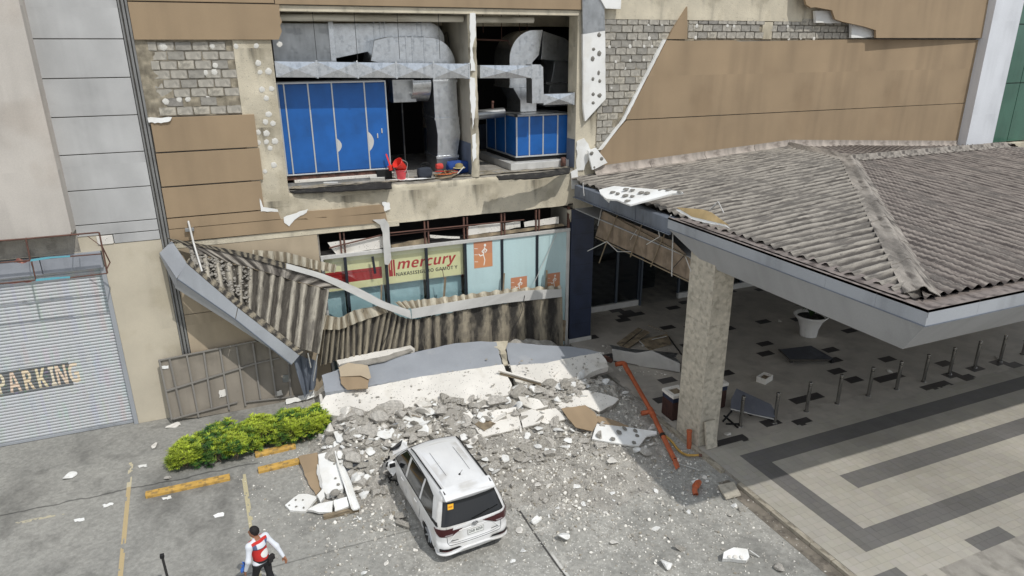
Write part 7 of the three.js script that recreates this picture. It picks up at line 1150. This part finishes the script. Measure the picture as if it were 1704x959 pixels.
// ---------------------------------------------------------------- hedge, wheel stops, post
{
  const h = thing('hedge', 'bright yellow green leafy hedge beside the leaning panel', 'hedge', [0, 0, 0]); reseed(1801);
  const geo = [], blade = (p, d, L, w) => { const s = V(d.z, 0.15, -d.x).normalize().multiplyScalar(w / 2), m = p.clone().addScaledVector(d, L * 0.5), e = p.clone().addScaledVector(d, L); e.y -= L * 0.22; return [p, m.clone().add(s), m.clone().sub(s), m.clone().add(s), e, m.clone().sub(s)]; };
  const P = [], C = [], col = new THREE.Color();
  const lobes = []; for (let i = 0; i < 92; i++) { const x = rr(-2.45, 1.5), zb = lerp(3.0, 2.2, smooth(-2.6, -1.3, x)), zf = 3.1 + 0.3 * Math.exp(-(((x + 1.2) / 0.9) ** 2)) - 0.18 * Math.exp(-(((x + 0.1) / 0.3) ** 2)); lobes.push([V(x, rr(0.16, 0.36) + 0.08 * smooth(-2.4, 0, x), rr(zb, Math.max(zb + 0.05, zf))), rr(0.22, 0.32)]); }
  let made = 0;
  while (made < 2900) {
    const L = lobes[Math.floor(rnd() * lobes.length)], dir = V(rr(-1, 1), rr(-0.35, 1), rr(-1, 1)).normalize(), tip = L[0].clone().addScaledVector(dir, L[1] * (0.6 + 0.5 * rnd())); if (tip.y < 0.04) continue;
    if (lobes.some(q => q !== L && q[0].distanceTo(tip) < q[1] * 0.7)) continue;
    const up = dir.clone().add(V(0, 0.7, 0)).normalize(), tone = fbm(tip.x * 3 + 9, tip.y * 3 + tip.z * 3, 1803, 3), age = rnd();
    for (let k = 0; k < 10; k++) { const a = k * 0.628 + age * 6, d = up.clone().multiplyScalar(0.55 + 0.3 * rnd()).add(V(Math.cos(a), 0.1, Math.sin(a)).multiplyScalar(0.7)).normalize(), v = blade(tip, d, rr(0.1, 0.21), rr(0.022, 0.036)); for (const q of v) P.push(q.x, q.y, q.z); const young = smooth(0.36, 0.62, tone + 0.16 * dir.y + 0.34 * (age - 0.5)), c = mix3([46, 96, 32], [172, 188, 54], young), j = rr(0.8, 1.15); for (let i = 0; i < 6; i++) { col.setRGB(c[0] * j / 255, c[1] * j / 255, c[2] * j / 255, THREE.SRGBColorSpace); C.push(col.r, col.g, col.b); } }
    made++;
  }
  const g = new THREE.BufferGeometry(); g.setAttribute('position', new THREE.Float32BufferAttribute(P, 3)); g.setAttribute('color', new THREE.Float32BufferAttribute(C, 3)); g.computeVertexNormals();
  const f = obj('foliage', g, new THREE.MeshPhysicalMaterial({ vertexColors: true, roughness: 0.7, side: THREE.DoubleSide, transmission: 0.2, thickness: 0 }), h); f.userData.kind = 'stuff';
  const st = []; for (const L of lobes) for (let k = 0; k < 3; k++) st.push(rod(V(L[0].x + rr(-0.1, 0.1), 0, L[0].z + rr(-0.1, 0.1)), L[0].clone().add(V(rr(-0.15, 0.15), 0.1, rr(-0.15, 0.15))), 0.012, 0.006, 5));
  const s = obj('stems', st, mats.wood, h); s.userData.kind = 'stuff';
}
{
  const yM = M({ map: weathered([200, 160, 82], { second: [152, 126, 84], mott: 0.12, streak: 0.1, blot: 0.8, grain: 0.1, seed: 1811, f: 6 }), s: 0.8, rough: 0.8, bump: bumpFine, bs: 0.2, bumpScale: 0.006 });
  const stop = (label, ax, ay, bx, by) => { const a = onY(ax, ay, 0.06), b = onY(bx, by, 0.06), t = thing('wheel_stop', label, 'wheel stop', [(a.x + b.x) / 2, 0, (a.z + b.z) / 2], -Math.atan2(b.z - a.z, b.x - a.x)), L = a.distanceTo(b); const s = new THREE.Shape([[-0.08, 0], [0.08, 0], [0.08, 0.06], [0.05, 0.12], [-0.05, 0.12], [-0.08, 0.06]].map(q => new THREE.Vector2(...q))); const g = new THREE.ExtrudeGeometry(s, { depth: L - 0.02, bevelEnabled: true, bevelSize: 0.008, bevelThickness: 0.01, bevelSegments: 1 }); g.rotateY(Math.PI / 2); g.translate(-L / 2, 0.008, 0); obj('concrete_bar', uvBox(g), yM, t); for (const k of [-0.35, 0.35]) obj('bolt', rod(V(k * L, 0.1, 0), V(k * L, 0.136, 0), 0.02), mats.darkSteel, t); };
  stop('long yellow wheel stop in the bay left of the white foam', 243, 824, 383, 794); stop('short visible yellow wheel stop tucked beside the brown piece and foam trough', 430, 783, 520, 762); stop('worn orange wheel stop half hidden under the hedge', 425, 757, 492, 742);
  const p = thing('marker_post', 'thin dark post with a square black cap at the bottom edge', 'post', [-2.36, 0, 8.17]); obj('tube', rod(V(0, 0, 0.03), V(0, 0.97, 0), 0.026, 0.026, 12), mats.darkSteel, p); obj('cap', box(-0.04, 0.04, 0.95, 1.03, -0.04, 0.04, 0.01), mats.black, p);
  p.rotation.z = 0.03;
}
// ---------------------------------------------------------------- under the canopy: bollards, bins, planter, fallen signs, pipes, boards
{
  const names = ['first bollard, nearest the stone column and the fallen sign', 'second bollard from the stone column, at the fallen sign corner', 'third bollard from the stone column', 'fourth bollard from the stone column', 'fifth bollard from the stone column', 'sixth bollard from the stone column', 'seventh bollard from the stone column, just left of the canopy corner', 'eighth bollard from the stone column, right of the canopy corner', 'ninth bollard from the stone column, right of the canopy corner', 'tenth bollard from the stone column', 'last visible bollard at the right edge'];
  const proto = thing('bollard', `slim steel ${names[0]}`, 'bollard', [13.18, PY, 7.68], 0, 'bollards along the plaza');
  obj('post', lathe([[0.001, 0], [0.055, 0], [0.055, 1.0], [0.001, 1.0]], 20), mats.steel, proto); obj('cap', lathe([[0.001, 1.035], [0.05, 1.03], [0.06, 1.015], [0.06, 0.985], [0.055, 0.98]], 20), mats.steel, proto); obj('groove', lathe([[0.0565, 0.9], [0.0565, 0.92]], 20), mats.darkSteel, proto); obj('base_ring', lathe([[0.056, 0.03], [0.08, 0.02], [0.085, 0.0]], 20), mats.steel, proto);
  [[1289, 704], [1342, 685], [1393.5, 672], [1445, 659], [1492, 648], [1537, 635.6], [1580, 623], [1622, 612], [1664, 602], [1702, 590]].forEach((q, i) => { const c = proto.clone(), p = onY(q[0], q[1], PY); c.name = numbered('bollard'); c.position.set(p.x, PY, p.z); c.userData = { ...proto.userData, label: `slim steel ${names[i + 1]}` }; scene.add(c); });
  const bin = (label, x, z) => { const t = thing('litter_bin', label, 'bin', [x, PY, z]); const wM = M({ map: weathered([70, 46, 40], { second: [48, 32, 30], mott: 0.15, streak: 0.4, seed: 1821, f: 4 }), s: 0.8, rough: 0.6 }); for (let k = 0; k < 6; k++) { obj('slat', box(-0.27 + k * 0.09, -0.184 + k * 0.09, 0.03, 0.62, 0.25, 0.275, 0.006), wM, t); obj('slat', box(-0.275, -0.25, 0.03, 0.62, -0.27 + k * 0.09, -0.184 + k * 0.09, 0.006), wM, t); } obj('case', box(-0.25, 0.25, 0, 0.62, -0.25, 0.25), mats.black, t); obj('navy_band', box(-0.28, 0.28, 0.625, 0.78, -0.28, 0.28, 0.01), mats.navy, t); obj('white_rim', [box(-0.3, 0.3, 0.78, 0.88, 0.18, 0.3, 0.01), box(-0.3, 0.3, 0.78, 0.88, -0.3, -0.18, 0.01), box(-0.3, -0.18, 0.78, 0.88, -0.18, 0.18), box(0.18, 0.3, 0.78, 0.88, -0.18, 0.18)], mats.whitePaint, t); obj('sand', box(-0.18, 0.18, 0.74, 0.83, -0.18, 0.18), mats.wood, t); };
  bin('dark wooden bin with white rim, left of the stone column foot', 11.72, 6.35); bin('dark wooden bin with white rim, behind the stone column on its right', 13.25, 6.3);
  const pp = onY(1345, 558, PY), pot = thing('planter', 'big white round planter under the canopy', 'planter', [pp.x, PY, pp.z]);
  obj('pot', lathe([[0.001, 0], [0.3, 0], [0.3, 0.02], [0.32, 0.3], [0.42, 0.62], [0.58, 0.84], [0.6, 0.86], [0.6, 0.9], [0.54, 0.9], [0.5, 0.84], [0.4, 0.7], [0.001, 0.7]], 36), pot.scale.set(1.08, 1.0, 1.08) && M({ map: weathered([226, 224, 219], { second: [180, 176, 166], mott: 0.06, streak: 0.15, blot: 0.6, seed: 1825 }), s: 1, rough: 0.5 }), pot); obj('soil', lathe([[0.001, 0.8], [0.48, 0.79]], 24), mats.tar, pot);
  reseed(1827); for (let k = 0; k < 26; k++) { const a = rr(0, 6.3), r = rr(0.2, 0.62), g = sheet(3, 6, (u, v) => V(Math.cos(a) * r * v * 1.2, 0.8 + 0.55 * Math.sin(v * 2.2) - 0.1 * v, Math.sin(a) * r * v * 1.2).add(V(-Math.sin(a), 0, Math.cos(a)).multiplyScalar((u - 0.5) * 0.09 * Math.sin(Math.PI * Math.min(0.98, v + 0.1))))); obj('leaf', g, M.leaf ??= M({ color: [46, 66, 34], rough: 0.6 }), pot); }
  const greyBoard = M({ map: weathered([98, 101, 110], { second: [120, 122, 128], mott: 0.06, blot: 0.6, seed: 1831 }), s: 1.2, rough: 0.35 });
  const s1 = thing('fallen_sign', 'blue grey sign board leaning between the first two bollards', 'sign'); const f1 = [onY(1217, 664, 0.62), onY(1225, 650, 0.7), onY(1284, 672, 0.62), onY(1292, 685, 0.5), onY(1288, 698, 0.24), onY(1216, 681, 0.42)];
  obj('board', plate(f1, 0.03, { up: V(0, 1, 0.6) }), greyBoard, s1); obj('edge', [bar(f1[5], f1[4], 0.02, 0.035)], mats.whiteMetal, s1); for (const [a, b] of [[[1205, 692, 0.12], [1228, 712, 0.12]], [[1208, 706, 0.12], [1232, 706, 0.12]], [[1218, 684, 0.4], [1203, 702, 0.12]]]) obj('leg', bar(onY(...a), onY(...b), 0.05, 0.04), mats.black, s1);
  const s2 = thing('fallen_sign', 'dark grey framed board lying flat below the planter', 'sign'), f2 = [onY(1296, 582, 0.34), onY(1350, 575, 0.38), onY(1386, 596, 0.28), onY(1380, 600, 0.26), onY(1314, 600, 0.28)];
  obj('board', plate(f2, 0.03, { up: V(0, 1, 0.2) }), M({ map: weathered([74, 76, 82], { second: [92, 94, 100], mott: 0.08, blot: 0.6, seed: 1833 }), s: 1.2, rough: 0.4 }), s2); obj('frame_edge', [bar(f2[4], f2[3], 0.06, 0.05), bar(f2[0], f2[4], 0.04, 0.05)], mats.steel, s2); for (const q of [[1316, 603], [1384, 604]]) obj('foot', box(onY(...q, PY).x - 0.05, onY(...q, PY).x + 0.05, PY, 0.24, onY(...q, PY).z - 0.05, onY(...q, PY).z + 0.05), mats.black, s2);
  const wb = onY(1272, 634, PY), bx = thing('small_box', 'small open white box lying near the first bollards', 'box', [wb.x, PY, wb.z], 0.35); obj('walls', [box(-0.26, 0.26, 0, 0.2, 0.14, 0.17, 0.005), box(-0.26, 0.26, 0, 0.2, -0.17, -0.14, 0.005), box(-0.26, -0.23, 0, 0.2, -0.14, 0.14), box(0.23, 0.26, 0, 0.2, -0.14, 0.14)], mats.whitePaint, bx); obj('inside', box(-0.23, 0.23, 0.02, 0.1, -0.14, 0.14), mats.wood, bx);
  reseed(1841); for (const [x, y, l] of [[1297, 535, 'white lump on the tiles left of the planter'], [1480, 620, 'white scrap on the tiles between sixth and seventh bollards'], [1212, 724, 'tiny white scrap at the stone column right foot'], [1660, 596, 'white scrap at the foot of the tenth bollard']]) { const p = onY(x, y, PY), m = new THREE.Mesh(flats[Math.floor(rnd() * 6)], plaster); m.name = numbered('plaster_chunk'); m.scale.setScalar(0.14); m.rotation.y = rr(0, 6); m.position.set(p.x, PY + 0.03, p.z); m.castShadow = m.receiveShadow = true; scene.add(m); tag(m, l, 'rubble chunk'); }
  // orange drain pipe across the rubble
  const c4 = (x, y, h) => onY(840 + 0.2503 * x, 560 + 0.2503 * y, h), op = thing('drain_pipe', 'long orange drain pipe lying over the rubble left of the stone column', 'pipe');
  const run = [[738, 186, 0.62], [790, 180, 0.62], [832, 250, 0.55], [975, 500, 0.38], [1050, 660, 0.28], [1128, 820, 0.16]].map(q => c4(...q)); for (let i = 2; i + 1 < run.length; i++) obj('pipe_length', rod(run[i], run[i + 1], 0.072, 0.072, 16), mats.orange, op); obj('elbow', tube([run[0], run[1], run[1].clone().lerp(run[2], 0.4), run[2]], 0.085, 20, 12), mats.orange, op);
  obj('socket', rod(run[3].clone().lerp(run[2], 0.06), run[3].clone().lerp(run[4], 0.2), 0.092, 0.092, 16), mats.orange, op); obj('branch', rod(run[3], c4(910, 512, 0.36), 0.075, 0.08, 14), mats.orange, op); obj('clamp', rod(run[4].clone().lerp(run[3], 0.04), run[4].clone().lerp(run[5], 0.06), 0.082, 0.082, 14), mats.black, op); obj('broken_end', plate(jagged([run[5].clone().add(V(-0.08, 0.06, 0)), run[5].clone().add(V(0.08, 0.06, 0)), c4(1165, 870, 0.06), c4(1135, 885, 0.05)], 0.06, 0.02), 0.012, { up: V(0, 1, 0.3) }), mats.orange, op); obj('open_mouth', rod(run[5], run[5].clone().lerp(run[4], -0.012), 0.06, 0.06, 14), mats.black, op);
  const hs = thing('hose', 'yellow corrugated hose curving from the orange pipe to the kerb', 'hose'); obj('tube', tube([c4(1062, 658, 0.26), c4(1110, 700, 0.16), c4(1160, 760, 0.08), c4(1215, 790, 0.08), c4(1296, 790, 0.13)], 0.036, 40, 10), M({ map: weathered([186, 148, 74], { second: [140, 112, 64], mott: 0.12, blot: 0.7, seed: 1851, f: 6 }), s: 0.5, rough: 0.7 }), hs); obj('end', rod(c4(1290, 790, 0.13), c4(1312, 792, 0.13), 0.045), mats.rust, hs);
  const sp = thing('pipe_stub', 'upright orange pipe stub at the foot of the stone column', 'pipe'); obj('stub', rod(V(11.14, 0, 7.92), V(11.14, 0.55, 7.86), 0.07, 0.07, 16), mats.orange, sp); obj('collar', rod(V(11.14, 0.5, 7.87), V(11.14, 0.56, 7.86), 0.08, 0.08, 16), mats.orange, sp);
  const fr = thing('pipe_fitting', 'broken orange pipe elbow lying on the shaded yard', 'pipe fitting'), fp = (x, y, h) => onY(840 + x * 0.3286, 740 + y * 0.3286, h); obj('bend', tube([fp(985, 190, 0.12), fp(968, 212, 0.14), fp(962, 232, 0.1), fp(968, 254, 0.05)], 0.07, 16, 10), mats.orange, fr); obj('collar', rod(fp(978, 196, 0.13), fp(966, 214, 0.14), 0.09, 0.09, 14), mats.orange, fr);
  tag(obj('plaster_chunk', plate(jagged([fp(945, 185, 0.03), fp(975, 172, 0.05), fp(998, 200, 0.03), fp(960, 200, 0.03)], 0.1, 0.02), 0.03, { up: V(0, 1, 0) }), mats.foam), 'white scrap lying behind the broken orange pipe elbow', 'rubble chunk');
  const kt = [fp(1080, 205, 0.1), fp(1160, 188, 0.14), fp(1195, 250, 0.14), fp(1120, 270, 0.1)]; tag(obj('paving_slab', plate(jagged(kt, 0.25, 0.01), 0.06, { up: V(0, 1, 0) }), mats.stone), 'loose square kerb tile lying on the broken kerb', 'paving slab');
  const gw = thing('gutter_piece', 'dented white metal gutter piece lying on the tiles by the slate pillar', 'gutter'), G = (x, y, z0) => onZ(x, y, z0);
  const gp = [onY(1020, 602, 0.14), onY(1060, 609, 0.14), onY(1100, 616, 0.14), onY(1131, 621, 0.14)], gt = [[1019, 580], [1060, 586], [1082, 590], [1132, 603]].map((q, i) => onZ(q[0], q[1], gp[i].z - 0.05));
  obj('face', plate([gp[0], gp[1], V(gp[1].x + 0.25, 0.14, gp[1].z - 0.12), gp[2], gp[3], gt[3], gt[2], gt[1], gt[0]], 0.03, { up: V(0, 0.3, 1) }), mats.whiteMetal, gw); obj('return_flange', plate([gt[0], gt[3], gt[3].clone().add(V(0.05, 0.02, -0.3)), gt[0].clone().add(V(0.05, 0.02, -0.3))], 0.02, { up: V(0, 1, 0) }), mats.galvDull, gw);
  const boards = (label, list, m, th = 0.03) => { const b = thing('board', label, 'board'); obj('face', plate(jagged(list.map(q => onY(q[0], q[1], q[2])), 0.3, 0.015), th, { up: V(0, 1, 0.2) }), m, b); };
  boards('left plank of the pair lying on the tiles right of the slate pillar', [[1026, 571, 0.16], [1062, 545, 0.3], [1069, 548, 0.3], [1034, 576, 0.16]], mats.wood); boards('right plank of the pair lying on the tiles right of the slate pillar', [[1036, 577, 0.16], [1072, 549, 0.32], [1081, 553, 0.32], [1044, 580, 0.16]], mats.wood);
  boards('broad broken ceiling board behind the white gutter piece', [[1062, 569, 0.16], [1074, 563, 0.24], [1110, 556, 0.26], [1117, 572, 0.18], [1082, 582, 0.14]], mats.wood); boards('flat grey board under the broken ceiling boards', [[1044, 580, 0.13], [1080, 583, 0.13], [1128, 588, 0.13], [1120, 598, 0.13], [1060, 590, 0.13]], mats.galvDull);
  const stick = (l, a, b, w, m) => { const t = thing('stick', l, 'batten'); obj('rod', bar(onY(...a), onY(...b), w, w * 0.6), m, t); };
  stick('thin batten behind the broken ceiling boards', [1078, 541, 0.4], [1112, 555, 0.3], 0.035, mats.wood); stick('dark batten leaning beside the stone column', [1112, 560, 0.2], [1134, 590, 0.14], 0.05, mats.darkSteel); stick('white thin batten beside the pair of planks', [1062, 566, 0.2], [1072, 576, 0.18], 0.04, mats.whiteMetal); stick('thin white rod on the yard near the pipe mouth', [1130, 772, 0.04], [1165, 783, 0.03], 0.02, mats.whiteMetal); stick('long thin batten over the broken ceiling boards', [1085, 565, 0.3], [1109, 560, 0.3], 0.025, mats.whiteMetal);
  const rs = thing('rubble_pile', 'low pile of plaster crumbs on the tiles by the slate pillar', 'rubble'); reseed(1861); const cr = []; for (let i = 0; i < 120; i++) { const g = lumps[i % 9].clone(), r = 0.02 + 0.07 * rnd() ** 3; g.scale(r, r * 0.7, r); g.rotateY(rr(0, 6)); const p = onY(rr(985, 1120), rr(575, 625), PY); g.translate(p.x + rr(-0.1, 0.1), PY + r * 0.3, p.z); cr.push(g); } const cm = obj('crumbs', cr, mats.whitePaint, rs); cm.userData.kind = 'stuff';
  const br = onY(1012, 594, 0.5); tag(obj('rusty_lump', chunkGeo(1871).scale(0.2, 0.2, 0.18).translate(br.x, 0.4, br.z), mats.rust), 'rusty brown lump between the right slab and gutter piece', 'rubble chunk');
}

renderer.render(scene, camera);
